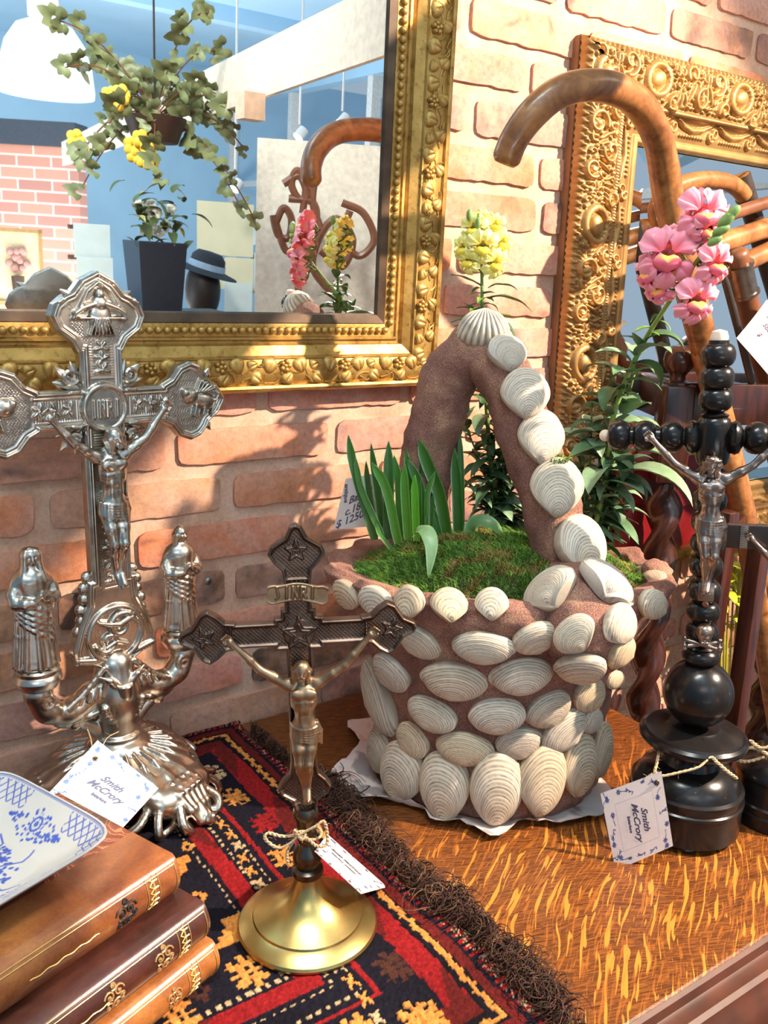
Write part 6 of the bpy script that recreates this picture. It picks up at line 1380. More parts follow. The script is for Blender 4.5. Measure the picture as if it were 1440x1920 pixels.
for px, yy in ((1362, -0.30), (1429, -0.33)):          # straight square uprights in front
    p0 = aty(px, 985, yy); p1 = aty(px, 1480, yy); b = MB(); b.bbox((p0.x - sa.x, yy - sa.y, (p0.z - FLOOR_Z) / 2 + (0.02 if px < 1400 else 0)), (0.023, 0.023, p0.z - FLOOR_Z), 0.002); b.obj('square_upright', M_MAHOG, st)
    pm = Vector((p0.x - sa.x, yy - sa.y, 0)); q = SDI * DX * (0.45 if px < 1400 else .9); 
    bar(Vector((pm.x, pm.y, 0)), q, FLOOR_Z + 0.12, 0.02, 0.014); bar(Vector((pm.x, pm.y, 0)), q, p0.z - 0.02, 0.016, 0.012)
CQ = {}
def cane(name, label, pts, r, m, knots=0, group=None, ring=None):
    P = [aty(px, py, y) for px, py, y in pts]; d = (P[-1] - P[-2]).normalized()
    if P[-1].z > FLOOR_Z + 0.2 and d.z < -0.3: P.append(P[-1] + d * ((P[-1].z - FLOOR_Z - 0.115) / -d.z))
    Q = [Vector(q) for q in spline(P, 9)]; t = thing(name, label, 'walking stick', Q[0], 'canes standing in the stand'); n = len(Q)
    rr = [(r[0] + (r[1] - r[0]) * min(1, i / n * 1.0)) * (1 + 0.05 * noise.noise(Q[i] * 25)) for i in range(n)]; rr = [rr[0] * .72, rr[0] * .93] + rr[2:]
    t['n'] = n; del t['n']; CQ[label[:12]] = (Q, rr)
    b = MB(); b.tube([Q[0] + (Q[0] - Q[1]).normalized() * 0.001] + [q for q in Q[1:]], rr, 16); b.v = [v_ - Q[0] for v_ in b.v]; b.obj('shaft', m, t, angle=60)
    if ring:
        i = ring; b = MB(); dd = (Q[i + 1] - Q[i]).normalized(); b.tube([Q[i] - Q[0], Q[i] + dd * 0.045 - Q[0]], [rr[i] * 1.16] * 2, 18); b.obj('silver_collar', M_PEWTER, t, angle=50)
        for e in (0, 0.045): b = MB(); b.tube([Q[i] + dd * (e - .002) - Q[0], Q[i] + dd * (e + .002) - Q[0]], [rr[i] * 1.3] * 2, 18); b.obj('collar_band', M_PEWTER, t, angle=50)
    return t
cane('crook_cane', 'large bentwood cane whose crook reaches left over both mirrors', [(946, 306, -.235), (966, 258, -.245), (1000, 212, -.255), (1046, 175, -.262), (1100, 160, -.265), (1156, 168, -.26), (1200, 198, -.25), (1230, 250, -.24), (1244, 310, -.23), (1253, 370, -.222), (1268, 440, -.215), (1318, 640, -.20), (1362, 830, -.20)], (0.0155, 0.0205), M_CANE)
cane('curved_cane', 'brown crook cane with a dark lower sleeve behind the pink flowers', [(1252, 436, -.14), (1236, 418, -.14), (1232, 390, -.14), (1248, 362, -.14), (1285, 344, -.14), (1330, 338, -.14), (1372, 346, -.14), (1398, 372, -.14), (1416, 420, -.14), (1440, 500, -.145)], (0.0125, 0.0125), M_CANE)
Q_, rr_q = CQ['brown crook '[:12]]; tq = [o for o in bpy.data.objects if o.name == 'curved_cane'][0]
b = MB(); b.tube([q - Q_[0] for q in Q_[62:]], [0.0142] * len(Q_[62:]), 16); b.obj('dark_sleeve', M_DARKC, tq)
cane('straight_cane', 'topmost of the sticks crossing the right mirror, short and dark', [(1335, 414, -.17), (1375, 400, -.17), (1470, 372, -.17), (1520, 372, -.17), (1550, 420, -.17), (1570, 560, -.17)], (0.0095, 0.0095), M_CANED)
cane('straight_cane', 'thick brown stick crossing the mirror, second from the top', [(1318, 470, -.18), (1370, 450, -.18), (1480, 415, -.18), (1530, 412, -.18), (1568, 460, -.18), (1590, 600, -.18)], (0.0150, 0.0150), M_CANE)
cane('straight_cane', 'brown stick crossing the mirror just above the silver-collared cane', [(1330, 520, -.19), (1375, 502, -.19), (1480, 455, -.19), (1540, 445, -.19), (1585, 490, -.19), (1610, 640, -.19)], (0.0140, 0.0140), M_CANE)
cane('collared_cane', 'dark cane with a silver collar leaning beside the white tag', [(1380, 470, -.205), (1388, 510, -.205), (1410, 600, -.205), (1440, 720, -.20), (1475, 860, -.20)], (0.0165, 0.0150), M_CANED, ring=7)
cane('thin_cane', 'thin black cane leaning left of the silver-collared cane', [(1358, 520, -.215), (1374, 580, -.215), (1400, 680, -.215), (1425, 780, -.21)], (0.0052, 0.0060), M_DARKC)
cane('bamboo_cane', 'straight golden cane going down behind the plain crucifix', [(1366, 850, -.235), (1392, 960, -.235), (1412, 1080, -.235), (1428, 1180, -.235)], (0.0165, 0.0165), M_CANE)
# dark red leather bag hanging behind the left twist post
M_RED = simple('red_leather', (0.20, 0.008, 0.010), 0.35, 0, 0.35, 20, 0.35, 90, 0.001)
rc = aty(1232, 945, -0.075); rb = thing('leather_bag', 'dark red leather bag hung behind the left twisted post', 'bag', rc)
def puff(u, v_):
    a = (u * 2 - 1); c = (v_ * 2 - 1); e = (1 - abs(a) ** 4) * (1 - abs(c) ** 4); return (a * 0.115, -0.012 - 0.026 * e ** 0.5 + 0.003 * math.sin(a * 9) * e, c * 0.088)
b = MB(); b.grid(puff, 24, 20); b.grid(lambda u, v_: (-puff(u, v_)[0], -puff(u, v_)[1] - 0.01, puff(u, v_)[2]), 24, 20); b.obj('body', M_RED, rb)
b = MB(); b.tube([(-0.115, -0.006, -0.088), (0.115, -0.006, -0.088), (0.115, -0.006, 0.088), (-0.115, -0.006, 0.088)], 0.0035, 8, closed=True); b.obj('piping', M_RED, rb)
b = MB(); b.grid(lambda u, v_: ((u * 2 - 1) * 0.110, -0.040 - 0.004 * math.sin(v_ * PI), 0.088 - v_ * 0.085 * (1 - 0.25 * (u * 2 - 1) ** 2)), 16, 8); b.obj('flap', M_RED, rb)
b = MB(); b.tube([(-0.09, -0.006, 0.085), (-0.05, -0.01, 0.12), (0.0, -0.012, 0.128), (0.05, -0.01, 0.12), (0.09, -0.006, 0.085)], 0.004, 8); b.obj('strap', M_RED, rb)
# yellow-green plant standing on the floor behind the stand
gp = aty(1405, 985, -0.06); gpt = thing('floor_plant', 'yellow-green leafy plant glimpsed low behind the cane stand', 'plant', (gp.x, -0.10, FLOOR_Z))
b = MB(); b.lathe([(0.0, 0.0), (0.055, 0.0), (0.075, 0.14), (0.08, 0.145), (0.078, 0.15), (0.0, 0.145)], 28); b.obj('pot', simple('clay_pot', (0.35, 0.14, 0.07), 0.8), gpt, angle=40)
M_YG = simple('yellow_green_leaf', (0.42, 0.45, 0.03), 0.5, 0, 0.4, 40); r = random.Random(4)
lm = leafmesh(0.055, 0.022, 1.0, (0.45, 0.48, 0.03), 3)
for k in range(9):
    top = Vector((r.uniform(-.16, .12), r.uniform(-.02, .03), gp.z - FLOOR_Z + r.uniform(-.05, .04))); b = MB(); b.tube([(r.uniform(-.02, .02), 0, 0.14), (top.x * .4, 0, top.z * .6), top], [0.003, 0.0025, 0.0015], 6); b.obj('stem', M_YG, gpt)
    for q in range(9): add_leaf(gpt, top + Vector((r.uniform(-.02, .02), r.uniform(-.02, .02), -q * 0.016)), q * 2.4, r.uniform(-.2, .6), lm, r.uniform(.7, 1.1))
# ================================================================= RUG
RX0, RX1, RY0, RY1 = -0.12, 0.455, -0.612, -0.004
hR = 0.00165; nx = int((RX1 - RX0) / hR); ny = int((RY1 - RY0) / hR)
gx = RX0 + np.arange(nx + 1) * hR; gy = RY0 + np.arange(ny + 1) * hR; X, Y = np.meshgrid(gx, gy, indexing='ij')
kn = 0.0022
def wob(a, s, k): return k * np.sin(a * s) + 0.6 * k * np.sin(a * s * 2.3 + 1)
Xk = np.floor(X / kn) * kn; Yk = np.floor(Y / kn) * kn
e1 = RX1 - (Xk + wob(Yk, 22, 0.0035)); e2 = RY1 - (Yk + wob(Xk, 25, 0.0025)); e3 = Yk - RY0
D = np.minimum(np.minimum(e1, e2), e3); along = np.where(D == e1, Yk, Xk)
NAVY, BLACK, RED, DRED, ORG_, CREAM, BRN = (0.0075, 0.0065, 0.011), (0.006, 0.005, 0.006), (0.19, 0.009, 0.010), (0.085, 0.009, 0.008), (0.46, 0.18, 0.040), (0.38, 0.26, 0.14), (0.05, 0.018, 0.012)
Cc = np.zeros(X.shape + (3,)); Cc[:] = NAVY; Hh = np.full(X.shape, 0.0)
rn = rng.random(X.shape); rk = rng.random((nx + 1, ny + 1))
def band(a, b_, c, h=0.0):
    m = (D >= a) & (D < b_); Cc[m] = c; Hh[m] += h; return m
band(-1, 0.010, BLACK); m = (D < 0.016) & (((along / 0.0044).astype(int) % 2) == 0) & (D > 0.002); Cc[m] = RED
m = (D < 0.014) & (rn < 0.16); Cc[m] = CREAM
band(0.020, 0.030, DRED); band(0.030, 0.0325, BLACK)
zz = 0.0035 * np.abs(((along / 0.0088) % 2) - 1); m = (D > 0.0315 + zz * 0.6) & (D < 0.0365 + zz); Cc[m] = ORG_; Hh[m] += 0.0006
band(0.041, 0.045, BLACK); band(0.045, 0.068, RED, 0.0008); m = (D > 0.046) & (D < 0.067) & (np.sin(along * 40 + D * 90) > 0.3); Cc[m] = DRED
m = (D > 0.105) & (D < 0.110); Cc[m] = RED; Hh[m] += 0.001
m = (D > 0.116) & (D < 0.1185) & (((along / 0.0044).astype(int) % 2) == 0); Cc[m] = CREAM
m = (D > 0.1325) & (D < 0.135) & (((along / 0.0044).astype(int) % 2) == 1); Cc[m] = CREAM
m = band(0.139, 0.158, RED, 0.0008); m = (D > 0.140) & (D < 0.157) & (np.sin(along * 33 - D * 70) > 0.5); Cc[m] = DRED
m = (D > 0.163) & (D < 0.1655) & (((along / 0.0044).astype(int) % 2) == 0); Cc[m] = CREAM
mot1 = ["..#..#..#..", ".###.#.###.", "..#######..", "#..#####..#", "####.#.####", "..#######..", ".###.#.###.", "..#..#..#.."]
mot2 = ["##....#", ".###.##", "..####.", ".##.###", "##....#"]
mot3 = ["..##..", ".####.", "##..##", ".####.", "..##.."]
mot4 = ["#....", "##...", "###..", "#####", ".####", "...##"]
def stamp(bm, cx, cy, col, s=0.0036, flip=False, rot=False):
    A = np.array([[ch == '#' for ch in row] for row in bm]);
    if rot: A = A.T
    if flip: A = A[::-1]
    w, h = A.shape; i = np.floor((Xk - cx) / s + w / 2).astype(int); j = np.floor((Yk - cy) / s + h / 2).astype(int)
    ok = (i >= 0) & (i < w) & (j >= 0) & (j < h); m = np.zeros(X.shape, bool); m[ok] = A[i[ok], j[ok]]; Cc[m] = col; Hh[m] += 0.0008
for k in range(9):                             # main border motifs
    y = -0.115 - k * 0.062; stamp(mot1, RX1 - 0.086, y, ORG_ if k % 2 else CREAM if k == 0 else RED if k % 3 == 2 else BRN, 0.0034, k % 2, False)
    if k < 6: x = RX1 - 0.15 - k * 0.062; stamp(mot1, x, RY1 - 0.086, ORG_, 0.0034, False, True); stamp(mot1, x, RY0 + 0.086, ORG_, 0.0034, False, True)
for k in range(24):
    y = -0.13 - k * 0.022; stamp(mot2, RX1 - 0.1255, y, ORG_ if k % 3 else CREAM, 0.0022, k % 2)
for k in range(5): stamp(mot1, 0.358, -0.545 - 0 * k, ORG_)
for cx, cy, bm, col, s in ((0.262, -0.262, mot4, ORG_, .006), (0.270, -0.315, mot3, ORG_, .0034), (0.275, -0.372, mot4, ORG_, .0065), (0.240, -0.400, mot3, ORG_, .0042), (0.268, -0.425, mot1, ORG_, .0038), (0.225, -0.425, mot3, BRN, .004), (0.200, -0.44, mot1, ORG_, .0034), (0.24, -0.30, mot3, BRN, .004), (0.285, -0.235, mot3, ORG_, .003), (0.15, -0.36, mot1, ORG_, .004), (0.10, -0.28, mot1, CREAM, .004)): stamp(bm, cx, cy, col, s)
sh = 0.72 + 0.56 * rng.random((nx + 1, ny + 1, 1)); Cc *= sh
lowf = np.array([[noise.noise(Vector((gx[i] * 14, gy[j] * 14, 2))) for j in range(0, ny + 1, 6)] for i in range(0, nx + 1, 6)]); lowf = np.kron(lowf, np.ones((6, 6)))[:nx + 1, :ny + 1]
Cc *= (1 + 0.35 * lowf)[..., None]
Hz = 0.0052 + Hh * 0.6 + (rng.random(X.shape) - .5) * 0.0013 + lowf * 0.0008; edge = np.minimum(np.minimum(RX1 - X, RY1 - Y), Y - RY0); Hz *= np.clip(edge / 0.006, 0.12, 1) ** 0.5
Xd = X + wob(Y, 22, 0.0045) * np.clip((X - 0.1) / 0.3, 0, 1) + (rng.random(X.shape) - .5) * 0.0007; Yd = Y + (rng.random(X.shape) - .5) * 0.0007
P = np.stack([Xd, Yd, Hz], -1).reshape(-1, 3); i = np.arange(nx)[:, None] * (ny + 1) + np.arange(ny)[None, :]; Fq = np.stack([i, i + ny + 1, i + ny + 2, i + 1], -1).reshape(-1, 4)
rug = thing('rug', 'dark wool rug with red bands, orange knotted motifs and a brown fringe', 'rug', (0.2, -0.3, 0.0))
me = npmesh('pile', P - np.array((0.2, -0.3, 0)), Fq, smooth=False); vcol(me, Cc.reshape(-1, 3)); M_RUG = attr_mat('wool_pile', 0.95, 0.5, 700, 0.001, 0.2); M_RUG.node_tree.nodes['Principled BSDF'].inputs['Specular IOR Level'].default_value = 0.08
mkobj('pile', me, M_RUG, rug)['kind'] = 'stuff'
b = MB(); b.box(((RX0 + RX1) / 2 - .2, (RY0 + RY1) / 2 + .3, 0.0006), (RX1 - RX0 - 0.004, RY1 - RY0 - .004, 0.0010)); b.obj('backing', simple('rug_backing', (0.05, 0.02, 0.02), 0.95), rug, smooth=False)
# brown curled fringe
r = np.random.default_rng(11); V = []; F = []; CC = []
def yarn(p, d, L, rad, curl, col, lift):
    n = 9; P_ = []; a = math.atan2(d[1], d[0]); p = np.array(p, float); z = p[2]
    for k in range(n):
        t = k / (n - 1); P_.append((p[0], p[1], max(0.001, p[2] + lift * math.sin(t * PI)))); a += curl * (0.6 + r.uniform(-.5, .9)); p = p + np.array((math.cos(a), math.sin(a), 0)) * L / n
    k0 = len(V)
    for k, q in enumerate(P_):
        t = k / (n - 1); rr = rad * (1 - 0.6 * t); nx_ = np.array((-math.sin(a), math.cos(a), 0))
        for j in range(4): an = j * PI / 2 + k * 0.5; V.append((q[0] + rr * math.cos(an), q[1] + rr * math.sin(an) * .8, q[2] + rr * math.sin(an) * 0.7 + rr * .3)); CC.append([c * (0.6 + 0.8 * r.random()) for c in col])
    for k in range(n - 1):
        for j in range(4): F.append((k0 + k * 4 + j, k0 + k * 4 + (j + 1) % 4, k0 + (k + 1) * 4 + (j + 1) % 4, k0 + (k + 1) * 4 + j))
for k in range(4200):
    y = -0.05 - 0.57 * r.random(); dens = max(0, 0.5 + 0.6 * math.sin(y * 95) * math.sin(y * 41 + 1))
    if r.random() > 0.22 + 0.78 * dens: continue
    x = RX1 + 0.0045 * math.sin(y * 22) - 0.002; far = 1.0 if y < -0.2 else 0.35
    if -0.30 < y < -0.235: far = 1.35
    a = r.uniform(-1.2, 0.9); yarn((x + r.uniform(0, 0.016) * far, y, 0.003 + 0.010 * r.random()), (math.cos(a), math.sin(a)), r.uniform(0.018, 0.046) * far * (0.55 + 0.75 * dens), r.uniform(0.0004, 0.0010), r.choice((-1, 1)) * r.uniform(0.3, 0.95), (0.060, 0.030, 0.022) if r.random() < .8 else (0.13, 0.07, 0.045), r.uniform(0.001, 0.012))
me = npmesh('fringe', np.array(V) - np.array((0.2, -0.3, 0)), np.array(F)); vcol(me, CC); M_FR = attr_mat('fringe_wool', 0.9, 0.4, 900); M_FR.node_tree.nodes['Principled BSDF'].inputs['Specular IOR Level'].default_value = 0.1; o = mkobj('fringe', me, M_FR, rug); o['kind'] = 'stuff'
b = MB()
for (px, py) in ((875, 1712), (905, 1720), (925, 1745), (928, 1775), (912, 1790)): pass
lp = [Vector(q) for q in spline([atz(862, 1722, 0.006), atz(885, 1709, 0.008), atz(915, 1722, 0.009), atz(932, 1752, 0.009), atz(925, 1785, 0.006), atz(900, 1800, 0.003)], 8)]
for k in range(3): b.tube([q + Vector((0.0012 * math.cos(i * .9 + k * 2.1), 0.0012 * math.sin(i * .9 + k * 2.1), 0.0012 * math.sin(i * .9 + k * 2.1))) for i, q in enumerate(lp)], 0.0017, 7)
b.v = [q - Vector((0.2, -0.3, 0)) for q in b.v]; b.obj('twisted_tassel', simple('tassel_wool', (0.075, 0.038, 0.026), 0.9, 0, 0.4, 200, 0.5, 600), rug)

# ================================================================= BOOKS
BD = atz(0, 1807, 0.112) - atz(323, 1596, 0.112); BROT = math.atan2(-BD.y, -BD.x)
def leather(name, a, b_, c, rough=0.32, s=14):
    N = Nodes(name); v = N.coord(); n1 = N.noise(v, s, 5, 0.6, 0.6); n2 = N.noise(v, 420, 4); N.base(N.mix(1.0, N.ramp(n1, [(0.32, a), (0.5, b_), (0.68, c)]), N.ramp(n2, [(0.3, 0.8), (0.6, 1.05)]), 'MULTIPLY')); N.set(Roughness=rough); N.b.inputs['Coat Weight'].default_value = 0.25; N.b.inputs['Coat Roughness'].default_value = 0.25; N.bump(n2, 0.2, 0.0004); return N.m
M_TAN = leather('tan_leather', (0.12, 0.030, 0.011), (0.27, 0.080, 0.022), (0.44, 0.165, 0.040)); M_BRN = leather('brown_leather', (0.022, 0.009, 0.007), (0.070, 0.020, 0.014), (0.13, 0.040, 0.022)); M_TAN2 = leather('amber_leather', (0.20, 0.055, 0.016), (0.36, 0.125, 0.030), (0.48, 0.20, 0.05))
M_PAGE = simple('page_edges', (0.62, 0.48, 0.30), 0.8, 0, 0.2, 300); M_GOLDT = simple('gold_tooling', (0.75, 0.50, 0.16), 0.35, 0.6, 0.2, 80); M_BLKT = simple('black_tooling', (0.02, 0.012, 0.01), 0.5)
N = Nodes('marbled_paper'); v = N.coord(); wv_ = N.n('TexWave'); wv_.inputs['Scale'].default_value = 14; wv_.inputs['Distortion'].default_value = 16; wv_.inputs['Detail'].default_value = 4; wv_.inputs['Detail Scale'].default_value = 1.6; N.l(v, wv_.inputs['Vector'])
N.base(N.ramp(wv_.outputs['Fac'], [(0.0, (0.14, 0.030, 0.016)), (0.62, (0.22, 0.055, 0.025)), (0.80, (0.55, 0.24, 0.11)), (0.95, (0.20, 0.04, 0.02))])); N.set(Roughness=0.35); M_MARB = N.m
def book(label, corner, z0, z1, L, Wd, ml, mcov, orn):
    t = thing('book', label, 'book', (corner.x, corner.y, z0), 'leather books stacked under the dish', (0, 0, BROT)); H = z1 - z0
    b = MB()                                   # spine: rounded back along x, from x=-L to 0, outermost at y=-bul
    n = 14; bul = 0.009
    def arc(inset): return [(-bul * math.sin(PI * k / n) ** 0.7 * (1 - inset * 40), H * (k / n)) for k in range(n + 1)]
    xs = [0, -0.0008, -0.003, -L + 0.003, -L]; R = []
    for x in xs:
        ins = 0.0012 if x in (0, -L) else 0
        ring = [(x, 0.0 + y, z) for y, z in arc(ins)] + [(x, 0.010, H), (x, 0.010, H - 0.0022), (x, 0.004, H - 0.003), (x, 0.004, 0.003), (x, 0.010, 0.0022), (x, 0.010, 0)]
        R.append(ring)
    b.rings(R); b.obj('spine', ml, t, angle=50)
    for zc in (H - 0.0014, 0.0014):
        b = MB(); b.bbox((-L / 2, 0.0065 + Wd / 2, zc), (L, Wd - 0.008, 0.0026), 0.001); b.obj('cover', mcov, t)
        b = MB(); b.bbox((-L / 2, 0.006 + 0.022, zc), (L + 0.0006, 0.046, 0.0031), 0.0012); b.obj('leather_joint', ml, t)
    b = MB(); b.box((-L / 2, Wd / 2, H / 2), (L - 0.006, Wd - 0.006, H - 0.0052)); 
    for k in range(16): b.box((-L / 2, Wd / 2, 0.003 + (H - 0.006) * (k + .5) / 16), (L - 0.0052, Wd - 0.0052, (H - 0.006) / 40))
    b.obj('pages', M_PAGE, t, smooth=False)
    def sp(x, f, off=0.0004):                  # point on the spine surface; f=0..1 bottom to top
        return Vector((x, -bul * math.sin(PI * f) ** 0.7 - off, H * f))
    b = MB()
    for f in (0.86, 0.93): b.tube([sp(-0.004 - (L - 0.008) * k / 30, f) for k in range(31)], 0.00035, 4)
    for x in (-0.004, -0.022, -0.034): b.tube([sp(x, 0.10 + 0.80 * k / 10) for k in range(11)], 0.00045, 4)
    for k in range(5):
        f = 0.2 + k * 0.15
        for q in range(5): a = q * 1.2566; b.tube([sp(-0.028, f), sp(-0.028 + 0.0045 * math.cos(a), f + 0.0045 * math.sin(a) / H)], 0.0006, 4)
    b.obj('gold_tooling', M_GOLDT, t)
    b = MB(); r = random.Random(int(z0 * 1e4))
    def scroll(x0, f0, rr, m_):
        for (dx, dz, R0, a0, dr) in ((0.004, 0.004, .0045, 0, 1), (-0.004, 0.003, .0045, 3, -1), (0.002, -0.005, .004, 1, 1), (-0.005, -0.005, .004, 2, -1), (0, 0.009, .003, 4, 1), (0.007, -0.001, .003, 5, -1)):
            P = spiral((0, 0), R0 * rr, 1.1, a0, dr, 12, 0.2); b.tube([sp(x0 + dx * rr + p[0], min(.95, max(.05, f0 + (dz * rr + p[1]) / H))) for p in P], 0.00085 * rr, 5)
            b.ball(sp(x0 + dx * rr, min(.95, max(.05, f0 + dz * rr / H))), 0.0014 * rr, 6, 4)
    if orn == 'black':
        for x0 in (-0.056, -0.056 - 0.150): scroll(x0, 0.48, 1.15, 0)
        b.obj('black_ornament', M_BLKT, t)['kind'] = 'stuff'
    else:
        for x0 in [-0.05 - 0.048 * k for k in range(5)]: scroll(x0, 0.5, 1.05 if orn == 'gold' else .8, 0)
        b.obj('gold_ornament', simple('dull_gold', (0.42, 0.24, 0.10), 0.4, 0.4, 0.2, 60), t)['kind'] = 'stuff'
    b = MB(); x0 = -0.082 if orn == 'black' else -0.10                 # short tooled line between the ornaments
    b.tube([sp(x0 - 0.0014 * k * 2, 0.5 + 0.02 * math.sin(k * 1.3)) for k in range(22)], 0.0005, 4); b.obj('tooled_line', M_GOLDT, t)
    return t
book('tan leather book with marbled cover and black scroll tooling, topmost under the dish', atz(324, 1602, 0.112), 0.0765, 0.113, 0.285, 0.150, M_TAN, M_MARB, 'black')
book('dark brown leather book with gold scroll tooling, middle of the stack', atz(380, 1692, 0.074), 0.0405, 0.0755, 0.30, 0.150, M_BRN, M_BRN, 'gold')
book('amber leather book with gold tooled spine, bottom of the stack on the rug', atz(398, 1764, 0.038), 0.0065, 0.0395, 0.30, 0.150, M_TAN2, M_TAN2, 'fine')

# ================================================================= BLUE AND WHITE DISH
dn_ = 260; U = np.linspace(-1, 1, dn_ + 1); u, v2 = np.meshgrid(U, U, indexing='ij'); DS = 0.082
# map the square to a rounded square
rc_ = 0.24; xs_ = u * DS; ys_ = v2 * DS
def roundsq(a, c):
    k = np.maximum(np.abs(a), np.abs(c)) + 1e-9; th = np.arctan2(c, a); q = 7.0; R0 = 1 / (np.abs(np.cos(th)) ** q + np.abs(np.sin(th)) ** q) ** (1 / q); return k * R0 * np.cos(th), k * R0 * np.sin(th), k
ax_, ay_, kk = roundsq(u, v2)
hz = 0.0255 * np.clip((kk - 0.50) / 0.50, 0, 1) ** 1.35 + 0.0022
Rr = Relief(-DS, DS, -DS, DS, DS / 140)
def bl(c, rx, ry, a=0, z=1): Rr.blob(c, rx, ry, z, a, flat=0.15)
rr_ = random.Random(8)
for q in range(4):                             # flower sprays in the middle of each rim side and a big bloom in the centre
    a = q * PI / 2 + 0.0; cx, cy = 0.062 * math.cos(a), 0.062 * math.sin(a)
    for k in range(90):
        t = rr_.uniform(-1, 1); w = rr_.uniform(-1, 1) * (1 - abs(t)) * 0.014; x, y = 0.064 - 0.004 + w, t * 0.034
        bl((x * math.cos(a) - y * math.sin(a), x * math.sin(a) + y * math.cos(a)), 0.0016, 0.0013, rr_.uniform(0, 3))
for k in range(200):
    th = rr_.uniform(0, 6.28); rad = rr_.uniform(0.012, 0.037) ; bl((rad * math.cos(th), rad * math.sin(th)), 0.0024, 0.0015, rr_.uniform(0, 3))
for k in range(7): Rr.stroke([(0, 0), (0.040 * math.cos(k * 0.9 + .3), 0.040 * math.sin(k * 0.9 + .3)), (0.050 * math.cos(k * 0.9 + .5), 0.050 * math.sin(k * 0.9 + .5))], 0.0010, 1)
B = np.clip(Rr.sample(ax_ * DS, ay_ * DS), 0, 1)
petal = np.zeros(B.shape)
for (cx, cy, R0, n_) in ((0, 0, 0.020, 8),) + tuple((0.062 * math.cos(q * PI / 2), 0.062 * math.sin(q * PI / 2), 0.0085, 5) for q in range(4)):
    dx, dy = ax_ * DS - cx, ay_ * DS - cy; rad = np.hypot(dx, dy); th = np.arctan2(dy, dx); pet = R0 * (0.72 + 0.28 * np.abs(np.cos(th * n_ / 2))); inn = rad < pet; lines = (np.abs(np.sin(th * n_ / 2)) < 0.16) | (rad < R0 * 0.25) | (np.abs(rad - R0 * 0.6) < 0.0010); B = np.where(inn, np.where(lines, 0.9, 0.06), B)
edge_d = (1 - kk) * DS; s1 = np.where(np.abs(u) > np.abs(v2), ay_, ax_) * DS
lat = ((np.abs(((s1 + edge_d) / 0.0085) % 1 - .5) < 0.10) | (np.abs(((s1 - edge_d) / 0.0085) % 1 - .5) < 0.10)) & (edge_d < 0.0165) & (edge_d > 0.0025)
dots = (np.hypot(((s1 / 0.0085) % 1 - .5), (edge_d - 0.0085) / 0.0085) < 0.14); B = np.where((lat | dots) & (np.abs(s1) > 0.026), 0.85, B); B = np.where(edge_d < 0.0018, 0.55, B)
bc_ = np.array((0.035, 0.105, 0.50)); wc = np.array((0.70, 0.68, 0.62)); Cd = wc * (1 - B[..., None]) + bc_ * B[..., None]
P = np.stack([ax_ * DS, ay_ * DS, hz], -1).reshape(-1, 3); i = np.arange(dn_)[:, None] * (dn_ + 1) + np.arange(dn_)[None, :]; Fq = np.stack([i, i + dn_ + 1, i + dn_ + 2, i + 1], -1).reshape(-1, 4)
me = npmesh('dish', P, Fq); vcol(me, Cd.reshape(-1, 3))
N = Nodes('glazed_print'); a_ = N.n('VertexColor'); a_.layer_name = 'Col'; N.base(a_.outputs[0]); N.set(Roughness=0.12); N.b.inputs['Coat Weight'].default_value = 0.5; M_GLAZE = N.m
dc_ = atz(203, 1562, 0.140); ux = Vector((math.cos(BROT), math.sin(BROT), 0)); uy = Vector((-ux.y, ux.x, 0)); dcen = dc_ - ux * DS * 0.95 + uy * DS * 0.90
dsh = thing('dish', 'square white porcelain dish with blue transfer flowers on top of the books', 'dish', (dcen.x, dcen.y, 0.1145), None, (0, 0, BROT))
mkobj('bowl', me, M_GLAZE, dsh); M_PORC = simple('porcelain', (0.70, 0.68, 0.65), 0.12, 0, 0.02)
b = MB(); R = []
def sqring(k, z):
    out = []
    for j in range(96):
        th = 2 * PI * j / 96; q = 7.0; R0 = 1 / (abs(math.cos(th)) ** q + abs(math.sin(th)) ** q) ** (1 / q); out.append((k * DS * R0 * math.cos(th), k * DS * R0 * math.sin(th), z))
    return out
for k, z in ((0.5, 0.0), (0.56, 0.0), (0.58, 0.001), (0.64, 0.003), (0.78, 0.0095), (0.92, 0.019), (1.0, 0.0252), (1.018, 0.0272), (1.012, 0.0290), (0.998, 0.0282)): R.append(sqring(k, z))
b.rings(R, cap=False); b.obj('outside', M_PORC, dsh)
